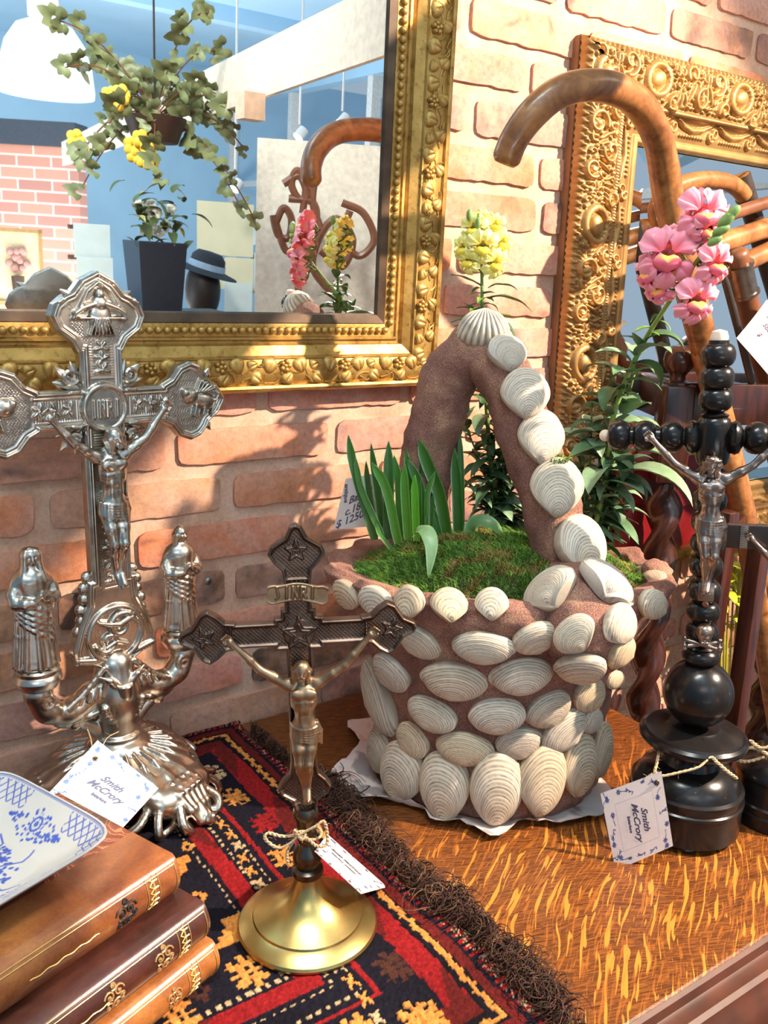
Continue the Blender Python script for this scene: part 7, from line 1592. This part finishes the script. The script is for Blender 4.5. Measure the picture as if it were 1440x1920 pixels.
# ================================================================= CARDS AND TWINE
M_PRINT = attr_mat('printed_card', 0.6, var=0.03); M_INKB = simple('blue_ink', (0.10, 0.12, 0.22), 0.7); M_INKD = simple('dark_ink', (0.06, 0.05, 0.08), 0.7)
M_TWINE = simple('jute_twine', (0.52, 0.37, 0.21), 0.9, 0, 0.3, 200, 0.5, 700, 0.0004)
def floral(seed, n=120, inner=0.19, frame=True):
    R = Relief(0, 1, 0, 1, 1 / n); r = random.Random(seed)
    for side in range(4):
        for k in range(5):
            t = (k + 0.5 + r.uniform(-.2, .2)) / 5; d = r.uniform(0.04, 0.13)
            x, y = [(t, d), (1 - d, t), (t, 1 - d), (d, t)][side]; a = r.uniform(0, 6.28)
            P = [(x, y)]
            for q in range(4): a += r.uniform(-.5, .5); P.append((P[-1][0] + 0.035 * math.cos(a), P[-1][1] + 0.035 * math.sin(a)))
            R.stroke(P, 0.006, 1)
            kind = r.random()
            if kind < .4:
                for q in range(6): R.blob((x + 0.022 * math.cos(q * 1.05), y + 0.022 * math.sin(q * 1.05)), 0.019, 0.012, 0.8, q * 1.05)
            elif kind < .8:
                for q in range(4): b_ = a + (q - 1.5) * .8; R.blob((P[q][0] + 0.02 * math.cos(b_), P[q][1] + 0.02 * math.sin(b_)), 0.026, 0.009, 0.9, b_)
            else: R.blob((x, y), 0.040, 0.022, 0.8, a)
    Z = np.clip(R.Z * 1.6, 0, 1); u = R.X[:, None]; v_ = R.Y[None, :]; ins = (u > inner) & (u < 1 - inner) & (v_ > inner) & (v_ < 1 - inner); Z = np.where(ins, 0, Z)
    if frame: fr = ins & ((u < inner + .008) | (u > 1 - inner - .008) | (v_ < inner + .008) | (v_ > 1 - inner - .008)); Z = np.where(fr, 0.35, Z)
    return Z
def card(name, label, C4, Zp, blue=(0.055, 0.12, 0.40), paper=(0.68, 0.63, 0.60), lines=(), bend=0.02, hole=None, backside=None, thick=0.0004):
    """C4 = top-left, top-right, bottom-right, bottom-left in space; v runs downwards"""
    C4 = [Vector(c) for c in C4]; o = sum(C4, Vector()) / 4; t = thing(name, label, 'tag', o, 'paper tags on the antiques'); n = Zp.shape[0] - 1 if Zp is not None else 24
    nn_ = (C4[1] - C4[0]).cross(C4[3] - C4[0]).normalized()
    if nn_.dot(CO - o) < 0: nn_ = -nn_
    S_ = (C4[1] - C4[0]).length
    def at(u, v_, off=0.0): return C4[0] * (1 - u) * (1 - v_) + C4[1] * u * (1 - v_) + C4[2] * u * v_ + C4[3] * (1 - u) * v_ + nn_ * (bend * S_ * (math.sin(u * PI) * 0.6 + math.sin(v_ * PI)) + off) - o
    V = [at(i / n, j / n) for i in range(n + 1) for j in range(n + 1)]; i = np.arange(n)[:, None] * (n + 1) + np.arange(n)[None, :]; F = np.stack([i, i + n + 1, i + n + 2, i + 1], -1).reshape(-1, 4)
    Vb = [v_ - nn_ * thick for v_ in V]; F2 = np.concatenate([F, F[:, ::-1] + len(V)])
    me = npmesh('card', V + Vb, F2); Z = (Zp if Zp is not None else np.zeros((n + 1, n + 1))).reshape(-1, 1); c = np.array(paper) * (1 - Z) + np.array(blue) * Z
    vcol(me, np.concatenate([c, np.tile(paper, (len(V), 1))])); mkobj('card', me, M_PRINT, t)
    for k, (txt, size, u0, v0, ang, m_, shr) in enumerate(lines):
        tm = text_strokes(txt, size, shr, bold=0.004); ca, sa_ = math.cos(ang), math.sin(ang)
        for vv_ in tm.vertices:
            x, y = vv_.co.x, vv_.co.y; vv_.co = at(u0 + x * ca + y * sa_, v0 - (-x * sa_ + y * ca) , 0.00025)
        tm.materials.clear(); mkobj('lettering', tm, m_, t)
    if hole:
        p = at(*hole, 0.0004); b = MB(); b.tube([p + (C4[1] - C4[0]).normalized() * 0.0022 * math.cos(a) + (C4[3] - C4[0]).normalized() * 0.0022 * math.sin(a) for a in [q * 2 * PI / 14 for q in range(14)]], 0.0006, 5, closed=True); b.ball(p, 0.0016, 8, 5); b.obj('eyelet', M_STEEL if False else simple('eyelet_metal', (0.12, 0.09, 0.07), 0.4, 0.8), t)
    t_at = lambda u, v_, off=0: at(u, v_, off) + o
    return t, t_at
FL = floral(3); NAMES = lambda a, m_: [('Smith', 0.125, 0.5, 0.40, a, m_, 0.55), ('McCrory', 0.125, 0.5, 0.53, a, m_, 0.55), ('Interiors', 0.062, 0.5, 0.64, a, m_, 0.3)]
def rot_lines(ang, m_, small=True):           # the same three lines turned about the card centre
    out = []
    for txt, s, du, dv, sh_ in (('Smith', 0.135, 0, -0.13, 0.55), ('McCrory', 0.135, 0, 0.01, 0.55), ('Interiors', 0.062, 0, 0.13, 0.3)) + ((('est. antiques & design', 0.026, 0, 0.22, 0.1),) if False else ()):
        out.append((txt, s, 0.5 + du * math.cos(ang) - dv * math.sin(ang), 0.5 + du * math.sin(ang) + dv * math.cos(ang), ang, m_, sh_))
    return out
t1, a1 = card('price_tag', 'white tag with blue flowers propped between the silver crucifix and the books', (aty(183, 1388, -.192), aty(297, 1478, -.212), aty(212, 1572, -.246), aty(82, 1497, -.226)), FL, (0.07, 0.16, 0.52), (0.66, 0.64, 0.64), rot_lines(0.0, M_INKB), 0.01, (0.13, 0.22))
t2, a2 = card('price_tag', 'tag hanging edge-on to the right from the brown crucifix stem', (aty(614, 1564, -.372), aty(726, 1663, -.392), aty(677, 1676, -.436), aty(590, 1596, -.420)), floral(9, 90), (0.04, 0.05, 0.13), (0.62, 0.50, 0.50), [('Smith McCrory', 0.085, 0.42, 0.40, 0, M_INKD, .4), ('Interiors  antiques', 0.06, 0.42, 0.54, 0, M_INKD, .3)], 0.0)
pq = lambda px, py, k=0.0: plan(px, py, 0.694, -0.520, k)
t3, a3 = card('price_tag', 'white tag with navy flowers hanging in front of the black pedestal', (pq(1126, 1488), pq(1240, 1446, .01), pq(1262, 1586, .006), pq(1154, 1632, -.008)), FL, (0.035, 0.055, 0.17), (0.66, 0.56, 0.52), rot_lines(PI / 2, M_INKD), 0.015, (0.90, 0.12))
M_PEN = simple('pen_ink', (0.09, 0.06, 0.11), 0.6)
pb4 = lambda px, py, k=0.0: plan(px, py, 0.555, -0.150, k)
t4, a4 = card('price_card', 'handwritten price card stuck in the moss behind the bulb shoots', (pb4(648, 898), pb4(722, 884), pb4(715, 985), pb4(625, 993)), None, paper=(0.72, 0.60, 0.54), lines=[('Basket', 0.20, 0.44, 0.38, -0.32, M_PEN, .45), ('c.1860', 0.21, 0.42, 0.60, -0.32, M_PEN, .35), ('$ 1250', 0.21, 0.30, 0.83, -0.32, M_PEN, .3), ('antique', 0.13, 0.10, 0.28, 1.35, M_PEN, .4)], bend=0.01)
pw = lambda px, py, k=0.0: aty(px, py, -.235)
t5, a5 = card('price_card', 'white handwritten card hanging from the canes at the right edge', (pw(1438, 562), pw(1500, 625), pw(1440, 702), pw(1381, 634)), None, paper=(0.64, 0.58, 0.57), lines=[('Shooting', 0.13, 0.42, 0.25, .12, M_PEN, .4), ('Stick', 0.13, 0.36, 0.42, .12, M_PEN, .4), ('$', 0.13, 0.3, 0.62, .12, M_PEN, .4)], bend=0.01)
def twine(name, label, paths, rad=0.0014, fuzz=26, parent=None):
    P0 = Vector(paths[0][0]); t = thing(name, label, 'twine', P0); b = MB(); r = random.Random(len(paths))
    for P in paths:
        Q = [Vector(q) - P0 for q in spline(P, 10)]
        for k in range(2): b.tube([q + Vector((math.cos(i * 1.1 + k * PI), math.sin(i * 1.1 + k * PI), math.cos(i * 1.1 + k * PI + 1))) * rad * 0.5 for i, q in enumerate(Q)], rad * 0.78, 6)
        for k in range(fuzz):
            q = r.choice(Q); d = Vector((r.uniform(-1, 1), r.uniform(-1, 1), r.uniform(-1, 1))); b.tube([q, q + d * 0.003, q + d * 0.005 + Vector((0, 0, r.uniform(-.003, .001)))], 0.00010, 3)
    b.obj('strand', M_TWINE, t); return t
pz = lambda px, py, k=0.0: plan(px, py, 0.339 - 0.004, -0.401, k)
cx_ = plan(579, 1562, .335, -.401, 0.0)
ringp = [cx_ + Vector((0.0108 * math.cos(a), 0.0108 * math.sin(a), 0.001 * math.sin(a * 2))) for a in np.linspace(0, 2 * PI, 14)]
twine('twine_bow', 'jute bow tied round the brown crucifix stem', [ringp, [pz(560, 1566, -.012), pz(530, 1568, -.012), pz(502, 1562, -.010), pz(498, 1574, -.012), pz(522, 1590, -.014), pz(545, 1580, -.014), pz(562, 1564, -.013)],
    [pz(562, 1564, -.014), pz(590, 1550, -.014), pz(606, 1540, -.012), pz(613, 1560, -.010), pz(612, 1584, -.012), pz(594, 1586, -.014), pz(575, 1572, -.014), pz(562, 1566, -.014)], [pz(562, 1562, -.014), pz(550, 1578, -.014), pz(538, 1600, -.013), pz(541, 1620, -.012)], [pz(552, 1556, -.013), pz(566, 1574, -.016), pz(572, 1560, -.013), pz(556, 1560, -.014)]], 0.0013)
kz = lambda px, py, k=0.0: plan(px, py, 0.774, -0.478, k)
twine('tag_twine', 'jute string looped across the black pedestal to its tag', [[kz(1236, 1408, -.035), kz(1232, 1430, -.055), kz(1228, 1450, -.068), kz(1240, 1455, -.070), kz(1275, 1448, -.066), kz(1310, 1438, -.060), kz(1332, 1420, -.050), kz(1345, 1430, -.055), kz(1366, 1448, -.058), kz(1382, 1460, -.055)], [kz(1222, 1452, -.070), kz(1212, 1460, -.071), kz(1222, 1468, -.071), kz(1236, 1458, -.070), kz(1228, 1448, -.069)]], 0.0015, 20)
dz_ = lambda px, py, k=0.0: plan(px, py, db.x, db.y, k)
twine('twine_bow', 'jute bow tied round the foot of the plain crucifix', [[dz_(1432, 1420, -.03), dz_(1400, 1428, -.032), dz_(1378, 1422, -.032), dz_(1384, 1408, -.03), dz_(1410, 1402, -.03), dz_(1436, 1412, -.03)], [dz_(1420, 1400, -.03), dz_(1440, 1415, -.034), dz_(1470, 1432, -.03)], [dz_(1406, 1388, -.028), dz_(1425, 1402, -.032), dz_(1445, 1398, -.03), dz_(1462, 1380, -.02)]], 0.0017, 24)
s1_ = Vector((0.262, -0.104, 0.080)); g = a1(0.13, 0.22, 0.001)
twine('tag_string', 'thin string from the silver crucifix neck to its tag', [[aty(164, 1368, -.125), aty(170, 1385, -.155), g, aty(200, 1385, -.155), aty(222, 1372, -.130)]], 0.0006, 6)
# ================================================================= THE ROOM BEHIND THE CAMERA (seen in the mirrors)
def vobj(px, py, d): return virt(px, py, d)
M_WHITE = simple('white_enamel', (0.85, 0.87, 0.88), 0.5, 0, 0.03)
p = vobj(85, 110, 3.1); pl_ = thing('pendant_lamp', 'white bell-shaped pendant lamp reflected at the top left of the gilt mirror', 'lamp', p)
N = Nodes('lit_shade'); N.base((0.9, 0.95, 1.0)); N.set(Roughness=0.4); N.b.inputs['Emission Color'].default_value = (0.62, 0.86, 1.0, 1); N.b.inputs['Emission Strength'].default_value = 1.6; M_LIT = N.m
N = Nodes('bulb_glow'); N.base((1, 1, 1)); N.b.inputs['Emission Color'].default_value = (0.9, 0.97, 1.0, 1); N.b.inputs['Emission Strength'].default_value = 14; M_GLOW = N.m
b = MB(); b.lathe([(0.135, -0.10), (0.137, -0.085), (0.130, -0.02), (0.112, 0.04), (0.080, 0.085), (0.045, 0.10), (0.0, 0.10)], 40, cap=False); b.obj('shade', M_LIT, pl_)
b = MB(); b.ball((0, 0, 0.02), (0.05, 0.05, 0.07), 16, 12); b.obj('bulb', M_GLOW, pl_); b = MB(); b.lathe([(0.03, 0.10), (0.045, 0.11), (0.045, 0.18), (0.0, 0.19)], 20); b.box((0, 0, 0.24), (0.13, 0.05, 0.10)); b.obj('fitting', M_WHITE, pl_, angle=40)
b = MB(); b.tube([(0, 0, 0.18), (0, 0, CEIL_Z - p.z)], 0.006, 8); b.obj('stem', M_WHITE, pl_)
# boxed beam
a, c = vobj(120, 288, 5.6), vobj(760, 20, 1.75); d = (c - a); b = MB(); hz_ = 0.062
b.rings([[q + Vector((0, w, z)) for w, z in ((-.05, -hz_), (.05, -hz_), (.05, hz_), (-.05, hz_))] for q in (a, a + d * 1.02)]); bo = b.obj('trim_5', simple('cream_paint', (0.86, 0.76, 0.62), 0.7), None, smooth=False); bo['kind'] = 'structure'
e = vobj(468, 175, 2.35); b = MB(); b.box(e + Vector((0, 0, -0.03)), (0.055, 0.05, 0.06)); bo = b.obj('trim_6', simple('peach_block', (0.75, 0.55, 0.40), 0.7), None, smooth=False); bo['kind'] = 'structure'
# far brick partition with a dark cornice
q1 = vobj(-120, 420, 6.4); q2 = vobj(150, 420, 6.0); dirp = Vector((q2.x - q1.x, q2.y - q1.y, 0)).normalized(); ztop = vobj(60, 275, 6.2).z
N = Nodes('far_brick'); tc = N.n('TexCoord'); bt = N.n('TexBrick'); N.l(tc.outputs['UV'], bt.inputs['Vector']); bt.inputs['Scale'].default_value = 1.0; bt.inputs['Brick Width'].default_value = 0.215; bt.inputs['Row Height'].default_value = 0.068; bt.inputs['Mortar Size'].default_value = 0.006
bt.inputs['Color1'].default_value = (0.62, 0.30, 0.22, 1); bt.inputs['Color2'].default_value = (0.42, 0.20, 0.17, 1); bt.inputs['Mortar'].default_value = (0.75, 0.60, 0.50, 1); N.base(bt.outputs['Color']); N.set(Roughness=0.9); M_FARB = N.m
def wallquad(name, P, dirv, L, z0, z1, th, m, uv=True):
    nrm = Vector((-dirv.y, dirv.x, 0)); 
    V = [P, P + dirv * L, P + dirv * L + nrm * -th, P - nrm * th]; V = [Vector((q.x, q.y, z)) for z in (z0, z1) for q in V]
    me = bpy.data.meshes.new(name); F = [(0, 3, 2, 1), (4, 5, 6, 7), (0, 1, 5, 4), (1, 2, 6, 5), (2, 3, 7, 6), (3, 0, 4, 7)]; me.from_pydata(V, [], F)
    ul = me.uv_layers.new(name='UVMap')
    for pl in me.polygons:
        for li in pl.loop_indices: w = me.vertices[me.loops[li].vertex_index].co; ul.data[li].uv = ((w - P).dot(dirv), w.z)
    me.update(); o = mkobj(name, me, m); o['kind'] = 'structure'; return o
wallquad('wall_partition', Vector((q1.x, q1.y, 0)), dirp, (q2 - q1).length, FLOOR_Z, ztop, 0.12, M_FARB)
wallquad('trim_7', Vector((q1.x, q1.y, 0)) + Vector((-dirp.y, dirp.x, 0)) * 0.03, dirp, (q2 - q1).length, ztop, ztop + 0.14, 0.2, simple('slate_paint', (0.05, 0.06, 0.08), 0.5))
# framed flower picture on the partition
def panel(name, label, cat, px, py, d, w, h, m, frame=None, mf=None, yaw=None, group=None, th=0.015):
    P = vobj(px, py, d); away = Vector((C0.x - P.x, C0.y - P.y, 0)) if yaw is None else Vector((math.cos(yaw), math.sin(yaw), 0)); away.normalize()
    t = thing(name, label, cat, P, group, (0, 0, math.atan2(away.y, away.x) + PI / 2)); b = MB(); b.box((0, 0, 0), (w, th, h)); b.obj('sheet', m, t, smooth=False)
    if frame:
        for x, z, dx, dz in ((-w / 2, 0, frame, h + frame), (w / 2, 0, frame, h + frame), (0, h / 2, w + frame, frame), (0, -h / 2, w + frame, frame)): b = MB(); b.box((x, -0.012, z), (dx, 0.03, dz)); b.obj('frame_bar', mf, t, smooth=False)
    return t
C0 = Vector(CP); C0 = C0 - mirN * (2 * (C0 - G0).dot(mirN))      # the camera as the mirror sees it
M_CREAM = simple('cream_sheet', (0.85, 0.78, 0.52), 0.8, 0, 0.05, 8); M_PALE = simple('pale_sheet', (0.78, 0.86, 0.80), 0.8, 0, 0.06, 8); M_DKB = simple('dark_brown', (0.06, 0.03, 0.02), 0.5)
t = panel('framed_picture', 'small framed flower picture on the reflected brick partition', 'picture', 32, 500, 5.6, 0.26, 0.40, simple('tan_sheet', (0.70, 0.56, 0.36), 0.8), 0.02, simple('gilt_wood', (0.40, 0.24, 0.09), 0.4))
b = MB(); b.lathe([(0, -0.14), (0.03, -0.14), (0.035, -0.05), (0, -0.05)], 12, Matrix.Translation((0, -0.04, 0))); b.obj('painted_vase', M_DKB, t); b = MB()
for k in range(14): b.ball((random.uniform(-.06, .06), -0.02, random.uniform(-.02, .10)), 0.022, 7, 5)
b.obj('painted_flowers', simple('dusty_pink', (0.50, 0.26, 0.22), 0.8), t)
for i, (px, py, w, h, m) in enumerate(((400, 428, .175, .27, M_CREAM), (448, 432, .150, .27, M_CREAM), (398, 512, .175, .16, M_CREAM), (448, 514, .150, .17, M_CREAM), (446, 560, .15, .17, M_PALE), (172, 452, .18, .17, M_PALE), (178, 512, .18, .16, M_PALE), (484, 430, .06, .16, M_PALE), (486, 510, .06, .20, M_PALE))):
    panel('pinned_sheet', ['tall cream sheet, left of the pair reflected beside the hat', 'tall cream sheet, right of the pair reflected beside the hat', 'squarish cream sheet directly below the tall left one', 'squarish cream sheet directly below the tall right one', 'pale sheet low on the reflected display rack', 'upper pale sheet reflected left of the dark planter', 'lower pale sheet reflected left of the dark planter', 'narrow pale sheet, upper of two right of the cream sheets', 'narrow pale sheet, lower of two right of the cream sheets'][i], 'sheet', px, py, 5.0, w, h, m, group='sheets pinned on the reflected display')
for px, py, w in ((165, 427, .20), (165, 483, .2), (485, 402, .09), (487, 482, .09), (487, 545, .09)):
    P = vobj(px, py, 5.1); b = MB(); b.box(P, (w, 0.05, 0.022)); o = b.obj('shelf_bracket', M_DKB, None, smooth=False); 
    tag(o, {427: 'dark shelf edge above the pale sheets by the planter', 483: 'dark shelf edge between the two pale sheets by the planter', 402: 'highest short dark bracket right of the cream sheets', 482: 'middle short dark bracket right of the cream sheets', 545: 'lowest short dark bracket right of the cream sheets'}[py], 'shelf', 'dark shelf edges of the reflected display')
# cream board with a bentwood scroll rack
bd = panel('display_board', 'cream board behind the scrolled bentwood rack, reflected at right', 'board', 640, 480, 3.3, 0.62, 0.75, simple('board_cream', (0.90, 0.86, 0.74), 0.8), 0.0)
Pb = vobj(610, 430, 3.1); br_ = thing('bentwood_rack', 'brown bentwood rack of looping scrolls reflected beside the flowers', 'rack', Pb); b = MB()
for pts in ([(530, 345), (560, 330), (575, 370), (558, 372), (545, 345), (556, 320), (572, 345), (566, 400)], [(515, 420), (530, 390), (545, 410), (540, 445), (520, 440), (512, 405), (535, 470), (560, 455)], [(560, 455), (590, 420), (585, 380), (540, 372)], [(600, 470), (640, 500), (660, 450), (630, 410), (600, 440), (585, 500), (620, 550)], [(640, 380), (680, 400), (700, 450), (670, 480), (640, 440), (655, 395)], [(560, 450), (556, 520), (565, 590), (570, 640)], [(590, 330), (585, 380), (600, 430)]):
    b.tube([q for q in [Vector(v_) - Pb for v_ in spline([vobj(x, y, 3.1) for x, y in pts], 7)]], 0.0125, 8)
b.tube([vobj(566, 590, 3.1) - Pb, Vector((vobj(566, 590, 3.1).x, vobj(566, 590, 3.1).y, FLOOR_Z)) - Pb], 0.012, 8); b.obj('bentwood', simple('bentwood', (0.22, 0.09, 0.05), 0.35), br_)
# planter on a dark table
Pp = vobj(290, 515, 3.4); pt2 = thing('planter', 'tall dark square planter of white flowers reflected in the gilt mirror', 'planter', Pp); b = MB(); b.rings([[(s * k, u_ * k, z) for s, u_ in ((-1, -1), (1, -1), (1, 1), (-1, 1))] for k, z in ((0.072, -0.13), (0.088, 0.11), (0.088, 0.115))]); b.obj('pot', simple('slate_pot', (0.035, 0.045, 0.065), 0.35), pt2, smooth=False)
lmB = leafmesh(0.075, 0.030, 1.1, (0.09, 0.12, 0.035), 5); lmY = leafmesh(0.075, 0.022, 0.9, (0.42, 0.38, 0.10), 6); r = random.Random(12)
for k in range(46):
    P = Vector((r.uniform(-.10, .11), r.uniform(-.06, .06), r.uniform(0.10, 0.33))); P.x *= 1.3 - P.z; add_leaf(pt2, P, r.uniform(0, 6.28), r.uniform(-.4, 1.0), lmB if r.random() < .8 else lmY, r.uniform(.8, 1.3))
M_WFL = simple('white_petals', (0.86, 0.84, 0.70), 0.7)
for k in range(15): b = MB(); c = Vector((r.uniform(-.05, .08), r.uniform(-.09, -.03), r.uniform(0.14, 0.24))); [b.ball((c.x + 0.012 * math.cos(q * 1.26), c.y + 0.006, c.z + 0.012 * math.sin(q * 1.26)), (0.009, 0.005, 0.009), 7, 5) for q in range(5)]; b.obj('white_bloom', M_WFL, pt2)
Pt = Vector((Pp.x - 0.02, Pp.y, Pp.z - 0.1565)); tt = thing('display_table', 'black side table carrying the reflected planter', 'table', (Pt.x, Pt.y, FLOOR_Z)); b = MB(); b.box((0.0, 0.0, Pt.z - FLOOR_Z), (0.62, 0.34, 0.05)); b.obj('top', M_DARKC, tt, smooth=False)
for sx in (-1, 1):
    for sy in (-1, 1): b = MB(); b.box((sx * .28, sy * .14, (Pt.z - FLOOR_Z) / 2), (.04, .04, Pt.z - FLOOR_Z)); b.obj('leg', M_DARKC, tt, smooth=False)
# hanging ivy basket with yellow flowers
Pi = vobj(290, 235, 2.7); iv = thing('hanging_ivy', 'big hanging basket of ivy and yellow flowers reflected above the planter', 'plant', Pi)
b = MB(); b.tube([(0, 0, 0.05), (0, 0, CEIL_Z - Pi.z)], 0.003, 6); b.obj('wire', M_DARKC, iv); b = MB(); b.lathe([(0.0, -0.05), (0.06, -0.045), (0.085, 0.02), (0.0, 0.02)], 18); b.obj('basket', M_DKB, iv)
iv_m = MB()
for k in range(5): a = (k - 2) * 0.9; iv_m.grid(lambda u, v_: ((0.004 + v_ * 0.030 * (1 if k == 2 else .72)) * math.cos(a) - (u - .5) * 0.020 * math.sin(v_ * PI * .9 + .2) * math.sin(a), (0.004 + v_ * 0.030 * (1 if k == 2 else .72)) * math.sin(a) + (u - .5) * 0.020 * math.sin(v_ * PI * .9 + .2) * math.cos(a), 0.004 * math.sin(v_ * 3)), 2, 4)
ivm = iv_m.mesh('leaf'); ivm.materials.append(simple('ivy_leaf', (0.16, 0.19, 0.08), 0.5, 0, 0.5, 12)); ivl = []
for a0, L_ in [(k * 0.42 + 0.1, 0.21 + 0.13 * r.random()) for k in range(17)]:
    p0 = Vector((0, 0, 0.02)); dv = Vector((math.cos(a0) * .9, math.sin(a0) * .5, r.uniform(-.1, 1.5))); P_ = [p0 + dv * L_ * t_ + Vector((0, 0, -L_ * 1.6 * t_ * t_ * (1 if k % 2 else .4))) for k in range(1) for t_ in np.linspace(0, 1.15, 9)]
    b = MB(); b.tube(P_, 0.0022, 5); b.obj('vine', M_CANED, iv)
    for q in P_[2:]:
        for e in range(1): o = mkobj('leaf', ivm, None, iv, q + Vector((r.uniform(-.02, .02), r.uniform(-.02, .02), r.uniform(-.02, .02)))); o.rotation_euler = (PI / 2 + r.uniform(-.7, .7), r.uniform(-.6, .6), math.atan2(C0.y - Pi.y, C0.x - Pi.x) + PI / 2 + r.uniform(-.8, .8)); o.scale = (r.uniform(.8, 1.5),) * 3
M_YF = simple('yellow_petals', (0.90, 0.62, 0.06), 0.6)
for (x, y) in ((215, 190), (225, 178), (205, 182), (245, 275), (262, 262), (275, 285), (250, 290), (268, 300), (140, 262), (146, 275), (280, 300)):
    c = vobj(x, y, 2.6) - Pi; b = MB(); [b.ball((c.x + 0.014 * math.cos(q * 1.26), c.y + 0.004 * q, c.z + 0.014 * math.sin(q * 1.26)), (0.013, 0.006, 0.013), 8, 6) for q in range(5)]; b.obj('yellow_bloom', M_YF, iv)
# visitor in a black brimmed hat
Ph = vobj(382, 520, 4.6); pe = thing('person', 'person in a black brimmed hat with a pale band reflected low in the gilt mirror', 'person', (Ph.x, Ph.y, FLOOR_Z), None, (0, 0, 0.6))
hz0 = Ph.z - FLOOR_Z; S = Sculpt((-0.32, -0.24, -0.01), (0.32, 0.24, hz0 + 0.14), 0.012)
S.ell((0, 0, hz0 - 0.02), (0.075, 0.092, 0.112), 0); S.cap((0, 0.01, hz0 - 0.20), (0, 0, hz0 - 0.08), 0.058, 0.050, 0.03); S.cap((-0.14, 0.01, hz0 - 0.27), (0.14, 0.01, hz0 - 0.27), 0.062, 0.062, 0.06)
S.cap((0, 0, hz0 - 0.30), (0, 0, hz0 - 0.62), 0.13, 0.115, 0.05); S.ell((0, 0, hz0 - 0.70), (0.165, 0.12, 0.12), 0.06)
for s in (-1, 1):
    S.path([(s * 0.18, 0, hz0 - 0.28), (s * 0.23, 0.02, hz0 - 0.52), (s * 0.20, -0.08, hz0 - 0.74)], [0.052, 0.042, 0.030], 0.02); S.ell((s * 0.19, -0.10, hz0 - 0.80), (0.028, 0.035, 0.05), 0.02)
    S.path([(s * 0.085, 0, hz0 - 0.76), (s * 0.09, -0.01, (hz0 - 0.7) * 0.52), (s * 0.09, 0.02, 0.09)], [0.085, 0.062, 0.042], 0.03); S.cap((s * 0.09, 0.02, 0.045), (s * 0.10, -0.15, 0.04), 0.042, 0.036, 0.02)
mkobj('body', S.mesh('body'), simple('grey_clothes', (0.30, 0.30, 0.31), 0.8), pe)
b = MB(); b.lathe([(0.0, 0.13), (0.06, 0.125), (0.082, 0.10), (0.090, 0.045), (0.155, 0.030), (0.160, 0.024), (0.088, 0.030)][::-1], 36, Matrix.Translation((0, 0, hz0)) @ Matrix.Rotation(0.25, 4, 'Y')); b.obj('hat', simple('black_felt', (0.03, 0.035, 0.045), 0.8), pe, angle=60)
b = MB(); b.lathe([(0.0925, 0.045), (0.0895, 0.075)], 36, Matrix.Translation((0, 0, hz0)) @ Matrix.Rotation(0.25, 4, 'Y'), cap=False); b.obj('hat_band', simple('pale_band', (0.45, 0.60, 0.75), 0.6), pe)
b = MB(); b.ball((0, 0.03, hz0 - 0.06), (0.088, 0.085, 0.15), 16, 12); b.obj('hair', simple('dark_hair', (0.02, 0.012, 0.01), 0.5), pe)
# track spotlights on the ceiling
for k, (px, py) in enumerate(((560, 255), (640, 230), (440, 352))):
    P = vobj(px, py, 4.5); t = thing('track_light', ['left of two small spotlights reflected high in the mirror', 'right of two small spotlights reflected high in the mirror', 'small spotlight reflected above the cream sheets'][k], 'lamp', P, 'reflected ceiling spotlights'); b = MB(); b.lathe([(0.026, -0.01), (0.024, 0.04), (0.0, 0.05)], 18, Matrix.Rotation(0.7, 4, 'Y'), cap=False); b.obj('can', M_WHITE, t); b = MB(); b.ball((0, 0, 0), 0.02, 10, 8, Matrix.Rotation(0.7, 4, 'Y')); b.obj('bulb', M_GLOW, t); b = MB(); b.tube([(0, 0, 0.05), (0, 0, CEIL_Z - P.z)], 0.006, 6); b.obj('stem', M_WHITE, t)
sl = thing('spotlight', 'spotlight fixture aimed at the shell basket from the upper right', 'lamp', SPOT_AT); MQ = SUN_DIR.to_track_quat('-Z', 'Y').to_matrix().to_4x4()
b = MB(); b.lathe([(0.055, -0.01), (0.055, 0.09), (0.035, 0.13), (0.0, 0.13)], 24, MQ, cap=False); b.obj('can', M_DARKC, sl); b = MB(); b.tube([(0, 0, 0.1), (0, 0, CEIL_Z - SPOT_AT.z)], 0.008, 8); b.obj('stem', M_DARKC, sl)
